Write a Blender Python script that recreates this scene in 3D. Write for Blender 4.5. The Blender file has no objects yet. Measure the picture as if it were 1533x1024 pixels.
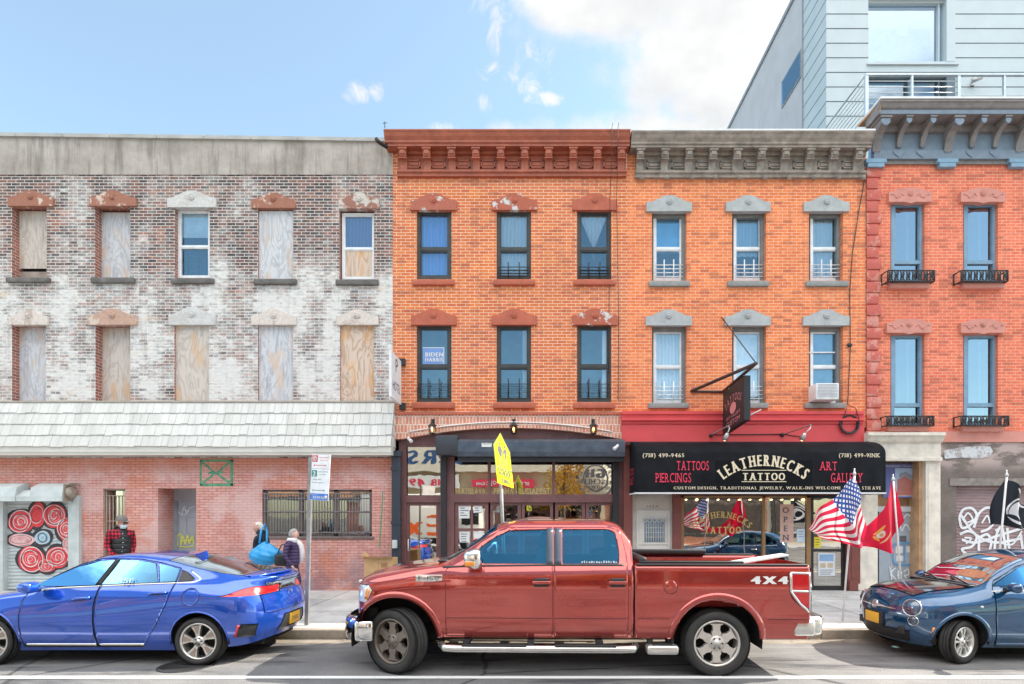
import bpy, bmesh, math, random
from mathutils import Vector, Matrix
from mathutils.bvhtree import BVHTree
R = math.radians
PI = math.pi
SC = bpy.context.scene
COL = SC.collection
# ---- photograph geometry: all facades stand near Y=0, the camera looks along +Y
VPX, VPY, FOC, DIST, HC = 800.0, 772.0, 842.0, 13.76, 1.98
def PX(px, y=0.0): return (px - VPX) * (DIST + y) / FOC
def PZ(py, y=0.0): return HC - (py - VPY) * (DIST + y) / FOC

# ---------------------------------------------------------------- node helpers
class G:
    def __init__(s, tree):
        s.t = tree; s.nodes = tree.nodes; s.links = tree.links
    def put(s, sock, v):
        if isinstance(v, bpy.types.NodeSocket): s.links.new(v, sock)
        elif v is not None:
            if isinstance(v, (tuple, list)) and len(v) == 3 and sock.type == 'RGBA': v = (*v, 1)
            sock.default_value = v
    def node(s, t, ins=None, **props):
        n = s.nodes.new(t)
        for k, v in props.items(): setattr(n, k, v)
        for k, v in (ins or {}).items(): s.put(n.inputs[k], v)
        return n
    def math(s, op, a, b=0.0, clamp=False):
        n = s.node('ShaderNodeMath', {0: a, 1: b}, operation=op, use_clamp=clamp); return n.outputs[0]
    def mix(s, f, a, b, blend='MIX'):
        n = s.node('ShaderNodeMix', None, data_type='RGBA', blend_type=blend)
        s.put(n.inputs[0], f); s.put(n.inputs[6], a); s.put(n.inputs[7], b); return n.outputs[2]
    def noise(s, vec, scale, detail=4.0, rough=0.6, dist=0.0):
        n = s.node('ShaderNodeTexNoise', {'Scale': scale, 'Detail': detail, 'Roughness': rough, 'Distortion': dist})
        if vec is not None: s.links.new(vec, n.inputs['Vector'])
        return n.outputs[0]
    def smooth(s, x, a, b, lo=0.0, hi=1.0):
        n = s.node('ShaderNodeMapRange', {0: x, 1: a, 2: b, 3: lo, 4: hi}, interpolation_type='SMOOTHSTEP'); return n.outputs[0]
    def ramp(s, f, stops):
        n = s.node('ShaderNodeValToRGB'); s.links.new(f, n.inputs[0])
        e = n.color_ramp.elements
        while len(e) < len(stops): e.new(0.5)
        for i, (p, c) in enumerate(stops):
            e[i].position = p; e[i].color = (*c, 1) if len(c) == 3 else c
        return n.outputs[0]
    def pos(s):
        return s.node('ShaderNodeNewGeometry').outputs['Position']
    def obj(s): return s.node('ShaderNodeTexCoord').outputs['Object']
    def sep(s, v):
        n = s.node('ShaderNodeSeparateXYZ', {0: v}); return n.outputs[0], n.outputs[1], n.outputs[2]
    def comb(s, x, y, z): return s.node('ShaderNodeCombineXYZ', {0: x, 1: y, 2: z}).outputs[0]
    def scale(s, v, sx, sy, sz):
        return s.node('ShaderNodeMapping', {'Vector': v, 'Scale': (sx, sy, sz)}).outputs[0]
    def bump(s, h, strength=0.3, dist=0.02):
        return s.node('ShaderNodeBump', {'Height': h, 'Strength': strength, 'Distance': dist}).outputs[0]
def newmat(name):
    m = bpy.data.materials.new(name); m.use_nodes = True
    g = G(m.node_tree); b = g.nodes['Principled BSDF']
    return m, g, b
def M(name, col, rough=0.6, metal=0.0, var=0.12, scale=6.0, bump=0.0, coat=0.0, spec=0.5, rvar=0.0, bscale=None):
    m, g, b = newmat(name)
    o = g.obj()
    n = g.noise(o, scale, 5, 0.62)
    lo = tuple(c * (1 - var) for c in col); hi = tuple(min(1, c * (1 + var)) for c in col)
    g.put(b.inputs['Base Color'], g.ramp(n, [(0.3, lo), (0.7, hi)]))
    b.inputs['Metallic'].default_value = metal
    if rvar: g.put(b.inputs['Roughness'], g.smooth(g.noise(o, scale * 2.1, 3), 0.3, 0.7, max(0.02, rough - rvar), rough + rvar))
    else: b.inputs['Roughness'].default_value = rough
    b.inputs['Coat Weight'].default_value = coat
    b.inputs['Coat Roughness'].default_value = 0.03
    b.inputs['Specular IOR Level'].default_value = spec
    if bump: g.put(b.inputs['Normal'], g.bump(g.noise(o, bscale or scale * 6, 4), bump, 0.01))
    return m
def glass_mat(name, tint, refl=0.45, refcol=(1, 1, 1), rough=0.0, wob=0.0):
    m, g, b = newmat(name); g.nodes.remove(b)
    out = g.nodes['Material Output']
    gl = g.node('ShaderNodeBsdfGlossy', {'Color': refcol, 'Roughness': rough})
    if wob: g.put(gl.inputs['Normal'], g.bump(g.noise(g.pos(), 2.2, 2, 0.4), wob, 0.05))
    tr = g.node('ShaderNodeBsdfTransparent', {'Color': tint})
    fr = g.node('ShaderNodeFresnel', {'IOR': 1.5})
    f = g.math('ADD', g.math('MULTIPLY', fr.outputs[0], 1.0 - refl), refl, True)
    mx = g.node('ShaderNodeMixShader', {0: f})
    g.links.new(tr.outputs[0], mx.inputs[1]); g.links.new(gl.outputs[0], mx.inputs[2])
    g.links.new(mx.outputs[0], out.inputs[0]); return m
def emit_mat(name, col, st):
    m, g, b = newmat(name)
    b.inputs['Base Color'].default_value = (*col, 1)
    b.inputs['Emission Color'].default_value = (*col, 1); b.inputs['Emission Strength'].default_value = st
    return m
def brick_mat(name, c1, c2, mortar, rowh=0.075, bw=0.215, ms=0.009, post=None, bias=0.0, rough=0.85, var=0.25, bumpst=0.5):
    m, g, b = newmat(name)
    p = g.pos(); x, y, z = g.sep(p)
    v = g.comb(g.math('ADD', x, y), z, 0.0)
    br = g.node('ShaderNodeTexBrick', {'Vector': v, 'Color1': c1, 'Color2': c2, 'Mortar': mortar, 'Scale': 1.0, 'Mortar Size': ms,
                                       'Mortar Smooth': 0.3, 'Bias': bias, 'Brick Width': bw, 'Row Height': rowh})
    col = br.outputs['Color']
    n = g.noise(p, 0.9, 5, 0.65)
    col = g.mix(1.0, col, g.ramp(n, [(0.25, (1 - var,) * 3), (0.75, (1 + var,) * 3)]), 'MULTIPLY')
    n2 = g.noise(p, 14.0, 3, 0.7)
    col = g.mix(1.0, col, g.ramp(n2, [(0.3, (0.86,) * 3), (0.7, (1.12,) * 3)]), 'MULTIPLY')
    if post: col = post(g, col, br, p, x, y, z)
    g.put(b.inputs['Base Color'], col); b.inputs['Roughness'].default_value = rough
    h = g.math('ADD', g.math('MULTIPLY', br.outputs['Fac'], -1.0), g.math('MULTIPLY', n2, 0.5))
    g.put(b.inputs['Normal'], g.bump(h, bumpst, 0.008))
    return m

# ---------------------------------------------------------------- mesh helpers
class MB:
    def __init__(s): s.v = []; s.f = []; s.mi = []; s.sm = []
    def add(s, vs, fs, mi=0, smooth=False):
        b = len(s.v); s.v += [tuple(v) for v in vs]
        for f in fs:
            s.f.append([b + i for i in f]); s.mi.append(mi); s.sm.append(smooth)
        return s
    def box(s, x0, x1, y0, y1, z0, z1, mi=0):
        if x0 > x1: x0, x1 = x1, x0
        if y0 > y1: y0, y1 = y1, y0
        if z0 > z1: z0, z1 = z1, z0
        v = [(x, y, z) for x in (x0, x1) for y in (y0, y1) for z in (z0, z1)]
        return s.add(v, [(0, 1, 3, 2), (4, 6, 7, 5), (0, 4, 5, 1), (2, 3, 7, 6), (0, 2, 6, 4), (1, 5, 7, 3)], mi)
    def pbox(s, p0, p1, q0, q1, y0, y1, mi=0):          # pixel box (px p0..p1, py q0..q1) measured at y0 (front)
        return s.box(PX(p0, y0), PX(p1, y0), y0, y1, PZ(q0, y0), PZ(q1, y0), mi)
    def bbox(s, x0, x1, y0, y1, z0, z1, c=0.01, mi=0):  # box with chamfered edges
        bm = bmesh.new(); bmesh.ops.create_cube(bm, size=1)
        bmesh.ops.scale(bm, vec=(abs(x1 - x0), abs(y1 - y0), abs(z1 - z0)), verts=bm.verts)
        bmesh.ops.translate(bm, vec=((x0 + x1) / 2, (y0 + y1) / 2, (z0 + z1) / 2), verts=bm.verts)
        bmesh.ops.bevel(bm, geom=bm.edges[:], offset=c, segments=2, affect='EDGES', profile=0.5)
        s.bm(bm, mi, True); bm.free(); return s
    def bm(s, bm, mi=0, smooth=False, mat=None):
        bm.verts.index_update()
        vs = [(mat @ v.co if mat else v.co) for v in bm.verts]
        return s.add(vs, [[v.index for v in f.verts] for f in bm.faces], mi, smooth)
    def quad(s, a, b, c, d, mi=0): return s.add([a, b, c, d], [(0, 1, 2, 3)], mi)
    def prism(s, pts, axis, a0, a1, mi=0, smooth=False):
        # closed polygon extruded along axis; pts are the other two coordinates in xyz order
        n = len(pts)
        def P(p, a):
            return {'x': (a, p[0], p[1]), 'y': (p[0], a, p[1]), 'z': (p[0], p[1], a)}[axis]
        v = [P(p, a0) for p in pts] + [P(p, a1) for p in pts]
        s.add(v, [list(range(n))[::-1], list(range(n, 2 * n))], mi)
        b = len(s.v) - 2 * n
        for i in range(n):
            j = (i + 1) % n; s.f.append([b + i, b + j, b + n + j, b + n + i]); s.mi.append(mi); s.sm.append(smooth)
        return s
    def tube(s, pts, r, seg=8, mi=0, caps=True, r_end=None):
        pts = [Vector(p) for p in pts]; n = len(pts); rings = []
        up = None
        for i, p in enumerate(pts):
            t = (pts[min(i + 1, n - 1)] - pts[max(i - 1, 0)]).normalized()
            if up is None:
                up = Vector((0, 0, 1)) if abs(t.z) < 0.9 else Vector((1, 0, 0))
            a = t.cross(up).normalized(); b = a.cross(t).normalized(); up = b
            rr = r if r_end is None else r + (r_end - r) * i / (n - 1)
            if isinstance(r, (list, tuple)): rr = r[i]
            rings.append([p + (a * math.cos(2 * PI * k / seg) + b * math.sin(2 * PI * k / seg)) * rr for k in range(seg)])
        v = [q for ring in rings for q in ring]; f = []
        for i in range(n - 1):
            for k in range(seg):
                k2 = (k + 1) % seg; f.append((i * seg + k, i * seg + k2, (i + 1) * seg + k2, (i + 1) * seg + k))
        s.add(v, f, mi, True)
        if caps: s.add(rings[0], [list(range(seg))[::-1]], mi); s.add(rings[-1], [list(range(seg))], mi)
        return s
    def lathe(s, prof, seg=32, mat=None, mi=0, smooth=True):   # (r, h) profile about local Z, mat places it
        v = []; f = []; n = len(prof)
        for k in range(seg):
            a = 2 * PI * k / seg
            for r, h in prof: v.append(Vector((r * math.cos(a), r * math.sin(a), h)))
        for k in range(seg):
            k2 = (k + 1) % seg
            for i in range(n - 1): f.append((k * n + i, k2 * n + i, k2 * n + i + 1, k * n + i + 1))
        if mat: v = [mat @ q for q in v]
        return s.add(v, f, mi, smooth)
    def sphere(s, c, r, seg=14, rings=9, mi=0):
        rx, ry, rz = (r, r, r) if not isinstance(r, (tuple, list)) else r
        bm = bmesh.new(); bmesh.ops.create_uvsphere(bm, u_segments=seg, v_segments=rings, radius=1)
        s.bm(bm, mi, True, Matrix.Translation(c) @ Matrix.Diagonal((rx, ry, rz, 1))); bm.free(); return s
    def build(s, name, mats, parent=None, smooth_angle=None, kind=None, recalc=True):
        me = bpy.data.meshes.new(name)
        off = parent_loc(parent)
        me.from_pydata([(v[0] - off[0], v[1] - off[1], v[2] - off[2]) for v in s.v], [], s.f)
        if not isinstance(mats, (list, tuple)): mats = [mats]
        for m in mats: me.materials.append(m)
        me.polygons.foreach_set('material_index', s.mi); me.polygons.foreach_set('use_smooth', s.sm)
        if recalc:
            bm = bmesh.new(); bm.from_mesh(me); bmesh.ops.remove_doubles(bm, verts=bm.verts, dist=1e-5)
            bmesh.ops.recalc_face_normals(bm, faces=bm.faces); bm.to_mesh(me); bm.free()
        me.update()
        o = bpy.data.objects.new(name, me); COL.objects.link(o)
        if parent is not None: o.parent = parent
        if kind: o['kind'] = kind
        return o
LOCALROOTS = set()
def parent_loc(p):
    v = Vector((0, 0, 0))
    while p is not None:
        if p.name in LOCALROOTS: return Vector((0, 0, 0))
        v = v + p.location; p = p.parent
    return v
def tag(o, label, cat, group=None):
    o['label'] = label; o['category'] = cat
    if group: o['group'] = group
    return o
def thing(name, label, cat, loc=(0, 0, 0), group=None, rz=0.0, local=False):
    o = bpy.data.objects.new(name, None); COL.objects.link(o); o.location = loc; o.empty_display_size = 0.2
    o.rotation_euler.z = rz
    if local: LOCALROOTS.add(o.name)
    return tag(o, label, cat, group)
def wall_holes(mb, x0, x1, z0, z1, holes, y, depth, mi=0, mir=None):
    """front wall at y with rectangular holes (x0,x1,z0,z1) and reveals going back by depth"""
    xs = sorted({x0, x1, *[h[0] for h in holes], *[h[1] for h in holes]})
    zs = sorted({z0, z1, *[h[2] for h in holes], *[h[3] for h in holes]})
    for i in range(len(xs) - 1):
        for j in range(len(zs) - 1):
            cx, cz = (xs[i] + xs[i + 1]) / 2, (zs[j] + zs[j + 1]) / 2
            if not (x0 <= cx <= x1 and z0 <= cz <= z1): continue
            if any(h[0] < cx < h[1] and h[2] < cz < h[3] for h in holes): continue
            mb.quad((xs[i], y, zs[j]), (xs[i + 1], y, zs[j]), (xs[i + 1], y, zs[j + 1]), (xs[i], y, zs[j + 1]), mi)
    mr = mi if mir is None else mir
    for a, b, c, d in holes:
        for (p, q) in (((a, c), (a, d)), ((a, d), (b, d)), ((b, d), (b, c)), ((b, c), (a, c))):
            mb.quad((p[0], y, p[1]), (q[0], y, q[1]), (q[0], y + depth, q[1]), (p[0], y + depth, p[1]), mr)
# ---------------------------------------------------------------- lettering
_gl = {}
def glyph(ch):
    if ch in _gl: return _gl[ch]
    cu = bpy.data.curves.new('g', 'FONT'); cu.body = ch; cu.size = 1.0; cu.resolution_u = 3
    o = bpy.data.objects.new('g', cu); COL.objects.link(o)
    dg = bpy.context.evaluated_depsgraph_get()
    me = bpy.data.meshes.new_from_object(o.evaluated_get(dg))
    vs = [tuple(v.co[:2]) for v in me.vertices]; fs = [list(p.vertices) for p in me.polygons]
    be = {}
    for p in me.polygons:
        for e in p.edge_keys: be[e] = be.get(e, 0) + 1
    edges = [e for e, c in be.items() if c == 1]
    bpy.data.objects.remove(o); bpy.data.curves.remove(cu); bpy.data.meshes.remove(me)
    _gl[ch] = (vs, fs, edges); return _gl[ch]
def text_mb(mb, body, height, origin, ux=(1, 0, 0), uz=(0, 0, 1), width=None, align='c', serif=False, bold=0.0, gap=0.13, mi=0, arc=None, tip=None, xs=1.0, fn=None):
    """flat letters: cap height, origin = baseline point; arc=(radius) bends the line up in the middle"""
    H = height / 0.73
    items = []; x = 0.0
    for ch in body:
        if ch == ' ': x += 0.32; continue
        vs, fs, edges = glyph(ch)
        if not vs: x += 0.3; continue
        a = min(v[0] for v in vs); b = max(v[0] for v in vs)
        vv = [(v[0] - a, v[1], 0) for v in vs]; ff = [list(f) for f in fs]
        top = max(v[1] for v in vs)
        ext = 0.0
        if serif:
            segs = []
            for i, j in edges:
                p, q = vv[i], vv[j]
                for lev, d in ((0.0, 1), (top, -1)):
                    if abs(p[1] - lev) < 0.012 and abs(q[1] - lev) < 0.012 and 0.03 < abs(p[0] - q[0]) < 0.30:
                        segs.append((min(p[0], q[0]), max(p[0], q[0]), lev, d))
            for s0, s1, lev, d in segs:
                k = len(vv); t = 0.075 * d
                vv += [(s0 - 0.075, lev, 1), (s1 + 0.075, lev, 1), (s1 + 0.075, lev + t, 1), (s0 - 0.075, lev + t, 1)]
                ff.append([k, k + 1, k + 2, k + 3] if d > 0 else [k + 3, k + 2, k + 1, k]); ext = 0.06
        if bold:
            m = len(vv); f0 = [list(f) for f in ff]
            for dx in (bold, -bold):
                k = len(vv); vv += [(v[0] + dx, v[1], v[2] + (2 if dx > 0 else 4)) for v in vv[:m]]; ff += [[i + k for i in f] for f in f0]
        x += ext + bold
        items.append((x, b - a, vv, ff)); x += (b - a) + gap + ext + bold
    tot = max(x - gap, 0.01)
    sx = (width / tot) if width else H * xs
    ux = Vector(ux); uz = Vector(uz); org = Vector(origin)
    W = tot * sx
    sh = {'c': -W / 2, 'l': 0, 'r': -W}[align]
    nrm = ux.cross(uz).normalized() * 0.0006
    for n_, (x0, w, vv, ff) in enumerate(items):
        out = []
        for (a, b, ly) in vv:
            X = (x0 + a) * sx + sh; Zv = b * H
            if fn: X, Zv = fn(X, Zv, W)
            elif arc:
                cx = (x0 + w / 2) * sx + sh; th = cx / arc; dx = X - cx
                X, Zv = (arc + Zv) * math.sin(th) + dx * math.cos(th), (arc + Zv) * math.cos(th) - arc - dx * math.sin(th)
            out.append(org + ux * X + uz * Zv + nrm * ly)
        mb.add(out, ff, mi)
    return mb
def lettering(parent, mat_, specs, name='lettering'):
    o = None
    for a in specs: o = text_mb(MB(), *a[0], **a[1]).build(name, mat_, parent, recalc=False)
    return o
# ---------------------------------------------------------------- camera, sun, sky
cam = bpy.data.cameras.new('camera'); co = bpy.data.objects.new('camera', cam); COL.objects.link(co)
co.location = (0, -DIST, HC); co.rotation_euler = (R(90), 0, 0)
cam.sensor_width = 36; cam.lens = 36 * FOC / 1533.0
cam.shift_x = (766.5 - VPX) / 1533.0; cam.shift_y = (VPY - 512) / 1533.0
cam.clip_end = 2000
SC.camera = co
SC.view_settings.view_transform = 'Standard'; SC.view_settings.look = 'None'; SC.view_settings.gamma = 1
SC.view_settings.exposure = EXPO = 1.95
EL, AZ = R(40), R(15)          # sun comes along the street from the right, a little behind the houses
sdir = Vector((math.cos(EL) * math.cos(AZ), math.cos(EL) * math.sin(AZ), math.sin(EL)))   # towards the sun
sl = bpy.data.lights.new('sun', 'SUN'); sl.energy = 2.5; sl.angle = R(0.5); sl.color = (1.0, 0.93, 0.82)
so = bpy.data.objects.new('sun', sl); COL.objects.link(so)
so.rotation_euler = (-sdir).to_track_quat('-Z', 'Y').to_euler()
so.location = (20, 10, 30)
w = bpy.data.worlds.new('World'); SC.world = w; w.use_nodes = True
g = G(w.node_tree); bg = g.nodes['Background']
sky = g.node('ShaderNodeTexSky', None, sky_type='NISHITA', sun_disc=False, sun_elevation=EL, sun_rotation=math.atan2(sdir.x, sdir.y), altitude=0, air_density=1.0, dust_density=0.7, ozone_density=1.2)
d = g.node('ShaderNodeTexCoord').outputs['Generated']
x, y, z = g.sep(d)
zz = g.math('ADD', g.math('MAXIMUM', z, 0.0), 0.18)
pv = g.comb(g.math('DIVIDE', x, zz), g.math('DIVIDE', y, zz), 0.0)
n1 = g.noise(pv, 1.15, 7, 0.62, 0.35)
n2 = g.noise(pv, 4.2, 5, 0.6)
# the big cumulus bank sits right of centre over the houses; clear air to the left; brighter unseen cumulus added behind the camera to light the facades
yy = g.math('MAXIMUM', y, 0.05); ca, cb = g.math('DIVIDE', x, yy), g.math('DIVIDE', z, yy)
def blob(a, b, ra, rb):
    q = lambda c, c0, r: g.math('POWER', g.math('ABSOLUTE', g.math('DIVIDE', g.math('SUBTRACT', c, c0), r)), 2.0)
    return g.math('SUBTRACT', 1.0, g.math('ADD', q(ca, a, ra), q(cb, b, rb)))
def many(L):
    best = None
    for q in L:
        e = blob(*q); best = e if best is None else g.math('MAXIMUM', best, e)
    return best
big = many([(.62, .95, .62, .33), (.30, .655, .37, .080), (.10, .93, .14, .09), (.30, .80, .18, .15)])
small = many([(.005, .825, .045, .055), (.02, .87, .05, .05), (-.012, .775, .03, .03), (-.317, .752, .030, .024), (-.280, .757, .020, .02), (-.070, .855, .018, .045), (-.045, .785, .05, .03), (-.088, .735, .03, .02), (.012, .74, .04, .015), (-.155, .69, .04, .014), (-.07, .91, .05, .04)])
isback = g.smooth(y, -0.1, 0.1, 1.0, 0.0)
high = g.smooth(z, 0.42, 0.62, -0.25, 0.2)
n3 = g.noise(d, 7.0, 9, 0.60, 0.3); n4 = g.noise(g.scale(d, 1, 1, .7), 30.0, 6, 0.65, 0.8)
fb = g.math('ADD', g.math('MULTIPLY', g.math('MAXIMUM', big, -1.0), 0.62), g.math('MULTIPLY', g.math('SUBTRACT', n3, 0.48), 2.0))
fs_ = g.math('ADD', g.math('MULTIPLY', g.math('MAXIMUM', small, -1.0), 0.32), g.math('MULTIPLY', g.math('SUBTRACT', n4, 0.60), 1.7))
fr = g.math('MAXIMUM', fb, g.math('SUBTRACT', fs_, 0.02))
mf = g.smooth(fr, -0.14, 0.42)
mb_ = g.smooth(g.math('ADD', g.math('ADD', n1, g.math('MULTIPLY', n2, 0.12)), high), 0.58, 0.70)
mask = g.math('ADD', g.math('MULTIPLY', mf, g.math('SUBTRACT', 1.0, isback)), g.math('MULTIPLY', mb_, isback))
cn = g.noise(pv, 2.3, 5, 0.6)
shade = g.mix(isback, g.ramp(cn, [(0.38, (2.2, 2.25, 2.3)), (0.62, (3.0, 2.98, 2.92))]), g.ramp(cn, [(0.35, (7.4, 7.4, 7.5)), (0.65, (10.0, 9.8, 9.4))]))  # clouds behind the camera set far brighter, as added fill on the facades
blue = g.mix(0.20, g.mix(1.0, sky.outputs[0], (.90, 1.0, .90), 'MULTIPLY'), (2.2, 2.32, 2.42))
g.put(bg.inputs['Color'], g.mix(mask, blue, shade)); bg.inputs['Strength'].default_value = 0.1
# ---------------------------------------------------------------- road, pavements, markings
def road_mat():
    m, g, b = newmat('asphalt'); p = g.pos(); x, y, z = g.sep(p)
    n = g.noise(p, 0.55, 6, 0.65); n2 = g.noise(p, 60, 2, 0.6); n3 = g.noise(g.scale(p, 0.25, 1.2, 1), 1.6, 5, 0.65)
    c = g.ramp(n, [(0.3, (0.10, 0.102, 0.108)), (0.7, (0.23, 0.222, 0.212))])
    c = g.mix(g.smooth(n3, 0.5, 0.66), c, (0.06, 0.06, 0.065))
    c = g.mix(1.0, c, g.ramp(n2, [(0.3, (0.7,) * 3), (0.75, (1.45,) * 3)]), 'MULTIPLY')
    # dark tar seams and cracks
    vo = g.node('ShaderNodeTexVoronoi', {'Vector': g.mix(0.12, p, g.node('ShaderNodeTexNoise', {'Vector': p, 'Scale': 2.0}).outputs['Color']), 'Scale': 0.23}, feature='DISTANCE_TO_EDGE')
    c = g.mix(g.smooth(vo.outputs[0], 0.0015, 0.009, 0.8, 0.0), c, (0.025, 0.025, 0.027))
    oil = g.smooth(g.noise(g.scale(p, .5, 1.0, 1), 1.1, 4, .6), .58, .70, 0, .7); c = g.mix(oil, c, (.03, .03, .032))
    worn = g.smooth(g.noise(g.scale(p, .12, 2.2, 1), 1.5, 5, .7), .52, .68, 0, .5); c = g.mix(worn, c, (.28, .272, .262))
    g.put(b.inputs['Base Color'], c); b.inputs['Roughness'].default_value = 0.82
    g.put(b.inputs['Normal'], g.bump(g.math('ADD', n2, g.math('MULTIPLY', n, 0.6)), 0.6, 0.012)); return m
def walk_mat():
    m, g, b = newmat('concrete_flags'); p = g.pos(); x, y, z = g.sep(p)
    br = g.node('ShaderNodeTexBrick', {'Vector': p, 'Color1': (0.44, 0.44, 0.44), 'Color2': (0.52, 0.51, 0.50), 'Mortar': (0.12, 0.12, 0.12), 'Scale': 1.0, 'Mortar Size': 0.012, 'Brick Width': 1.5, 'Row Height': 1.5}, offset=0.0)
    n = g.noise(p, 1.1, 6, 0.65)
    c = g.mix(1.0, br.outputs['Color'], g.ramp(n, [(0.3, (0.7,) * 3), (0.7, (1.2,) * 3)]), 'MULTIPLY')
    sp = g.noise(p, 9.0, 2, 0.5)
    c = g.mix(g.smooth(sp, 0.66, 0.72, 0.0, 0.55), c, (0.09, 0.09, 0.09))
    g.put(b.inputs['Base Color'], c); b.inputs['Roughness'].default_value = 0.85
    g.put(b.inputs['Normal'], g.bump(g.noise(p, 40, 3), 0.3, 0.006)); return m
MROAD, MWALK = road_mat(), walk_mat()
MKERB = M('kerb_stone', (0.28, 0.24, 0.19), 0.85, 0, 0.35, 3.0, 0.4)
mpaint, g, b = newmat('road_paint'); p = g.pos()
n = g.noise(p, 22, 4, 0.7); n2 = g.noise(p, 2.0, 4, 0.6)
g.put(b.inputs['Base Color'], g.mix(g.smooth(g.math('ADD', n, g.math('MULTIPLY', n2, 0.5)), 0.88, 1.02), (0.72, 0.72, 0.70), (0.16, 0.16, 0.165))); b.inputs['Roughness'].default_value = 0.7
KY = -4.76                                   # kerb face
MB().quad((-300, -300, 0), (300, -300, 0), (300, 300, 0), (-300, 300, 0)).build('ground', MROAD, kind='structure')
sw = MB(); sw.box(-60, 60, KY + 0.16, 1.0, -0.1, 0.15); sw.build('pavement', MWALK, kind='structure')
kb = MB()
xk = -60
random.seed(3)
while xk < 60:
    L = 1.9; kb.bbox(xk + 0.004, xk + L - 0.004, KY, KY + 0.157, -0.1, 0.152 + random.uniform(-.006, .006), 0.018); xk += L
kb.build('kerb', MKERB, kind='structure')
MGUT = M('gutter_concrete', (0.22, 0.19, 0.155), 0.9, 0, 0.4, 2.5, 0.4)
MB().quad((-60, KY - 0.32, 0.004), (60, KY - 0.32, 0.004), (60, KY, 0.004), (-60, KY, 0.004)).build('gutter', MGUT, kind='structure')
yl = -DIST + FOC * HC / (1014.5 - VPY)
MB().quad((-60, yl - .055, 0.006), (60, yl - .055, 0.006), (60, yl + .055, 0.006), (-60, yl + .055, 0.006)).build('parking_lane_line', mpaint, kind='structure')
sw2 = MB(); sw2.box(-60, 60, -23.5, -19.4, -0.1, 0.15); sw2.build('opposite_pavement', MWALK, kind='structure')
# flat litter and tar patches on the road
random.seed(11)
# ---------------------------------------------------------------- shared facade materials
def glassdark(): pass
GLASS = glass_mat('window_glass', (0.88, 0.96, 1.0), 0.22, (0.58, 0.84, 1.0), 0.0, 0.05)
SHOPGLASS = glass_mat('shop_glass', (0.5, 0.5, 0.48), 0.5, (1.0, 0.97, 0.92), 0.0, 0.02)
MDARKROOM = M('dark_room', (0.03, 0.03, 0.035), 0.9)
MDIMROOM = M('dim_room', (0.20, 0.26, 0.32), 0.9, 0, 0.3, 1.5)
MCURTAIN = None
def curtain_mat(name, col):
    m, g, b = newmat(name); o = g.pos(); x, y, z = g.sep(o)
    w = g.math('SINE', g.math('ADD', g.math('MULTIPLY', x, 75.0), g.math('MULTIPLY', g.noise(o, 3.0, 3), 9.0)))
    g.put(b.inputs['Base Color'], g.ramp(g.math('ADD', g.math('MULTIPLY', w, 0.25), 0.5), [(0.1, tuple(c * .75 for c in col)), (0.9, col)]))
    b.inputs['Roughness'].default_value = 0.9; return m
MCURTAIN = curtain_mat('white_curtain', (0.82, 0.84, 0.86)); MBLUECUR = curtain_mat('blue_curtain', (0.12, 0.25, 0.62))
MVIOCUR = curtain_mat('violet_curtain', (0.34, 0.32, 0.55)); MBLIND = M('white_blind', (0.82, 0.83, 0.84), 0.8)
def plywood_mat(name, a, b_, top, seed):
    m, g, b = newmat(name); p = g.pos(); x, y, z = g.sep(p)
    v = g.comb(g.math('ADD', g.math('MULTIPLY', x, 1.0), seed * 3.7), g.math('MULTIPLY', z, 0.28), seed)
    n = g.noise(v, 2.4, 3, 0.55, 1.2)
    rings = g.math('SINE', g.math('MULTIPLY', n, 52.0))
    c = g.ramp(g.math('ADD', g.math('MULTIPLY', rings, 0.5), 0.5), [(0.0, tuple(.55 * q + .45 * w_ for q, w_ in zip(a, b_))), (0.6, b_), (1.0, b_)])
    st = g.noise(g.scale(p, 9, 9, 0.8), 1.5, 4, 0.7)
    c = g.mix(g.smooth(st, 0.5, 0.75, 0, 0.6), c, tuple(q * 0.55 for q in a))
    n3 = g.noise(g.scale(p, 3, 3, 1.0), 1.3, 3)
    c = g.mix(g.smooth(g.math('ADD', n3, g.math('MULTIPLY', g.math('FRACT', g.math('MULTIPLY', z, 0.0)), 0.0)), 0.52, 0.68, 0, 0.6), c, top)
    g.put(b.inputs['Base Color'], c); b.inputs['Roughness'].default_value = 0.85
    g.put(b.inputs['Normal'], g.bump(rings, 0.08, 0.004)); return m
PLY = [plywood_mat('weathered_plywood', (0.42, 0.34, 0.28), (0.60, 0.53, 0.47), (0.62, 0.38, 0.2), 1.3),
       plywood_mat('grey_plywood', (0.36, 0.36, 0.38), (0.60, 0.60, 0.62), (0.66, 0.46, 0.32), 4.1),
       plywood_mat('orange_plywood', (0.40, 0.22, 0.12), (0.66, 0.52, 0.42), (0.70, 0.36, 0.12), 7.7)]
MSILL = M('dark_stone_sill', (0.14, 0.13, 0.12), 0.85, 0, 0.35, 5, 0.3)
def stone_mat(name, col, col2, amt=0.5, rough=0.85):
    m, g, b = newmat(name); p = g.pos()
    n = g.noise(p, 3.2, 6, 0.68); n2 = g.noise(p, 25, 4, 0.7)
    c = g.mix(g.smooth(n, 0.62 - amt * 0.3, 0.66 - amt * 0.26), col, col2)
    c = g.mix(1.0, c, g.ramp(n2, [(0.3, (0.82,) * 3), (0.7, (1.12,) * 3)]), 'MULTIPLY')
    g.put(b.inputs['Base Color'], c); b.inputs['Roughness'].default_value = rough
    g.put(b.inputs['Normal'], g.bump(g.math('ADD', n, n2), 0.3, 0.01)); return m
MBROWNSTONE = stone_mat('flaking_brownstone', (0.36, 0.15, 0.10), (0.62, 0.48, 0.40), 0.25)
MPALESTONE = stone_mat('pale_lintel_stone', (0.66, 0.58, 0.52), (0.52, 0.42, 0.36), 0.3)
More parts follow.
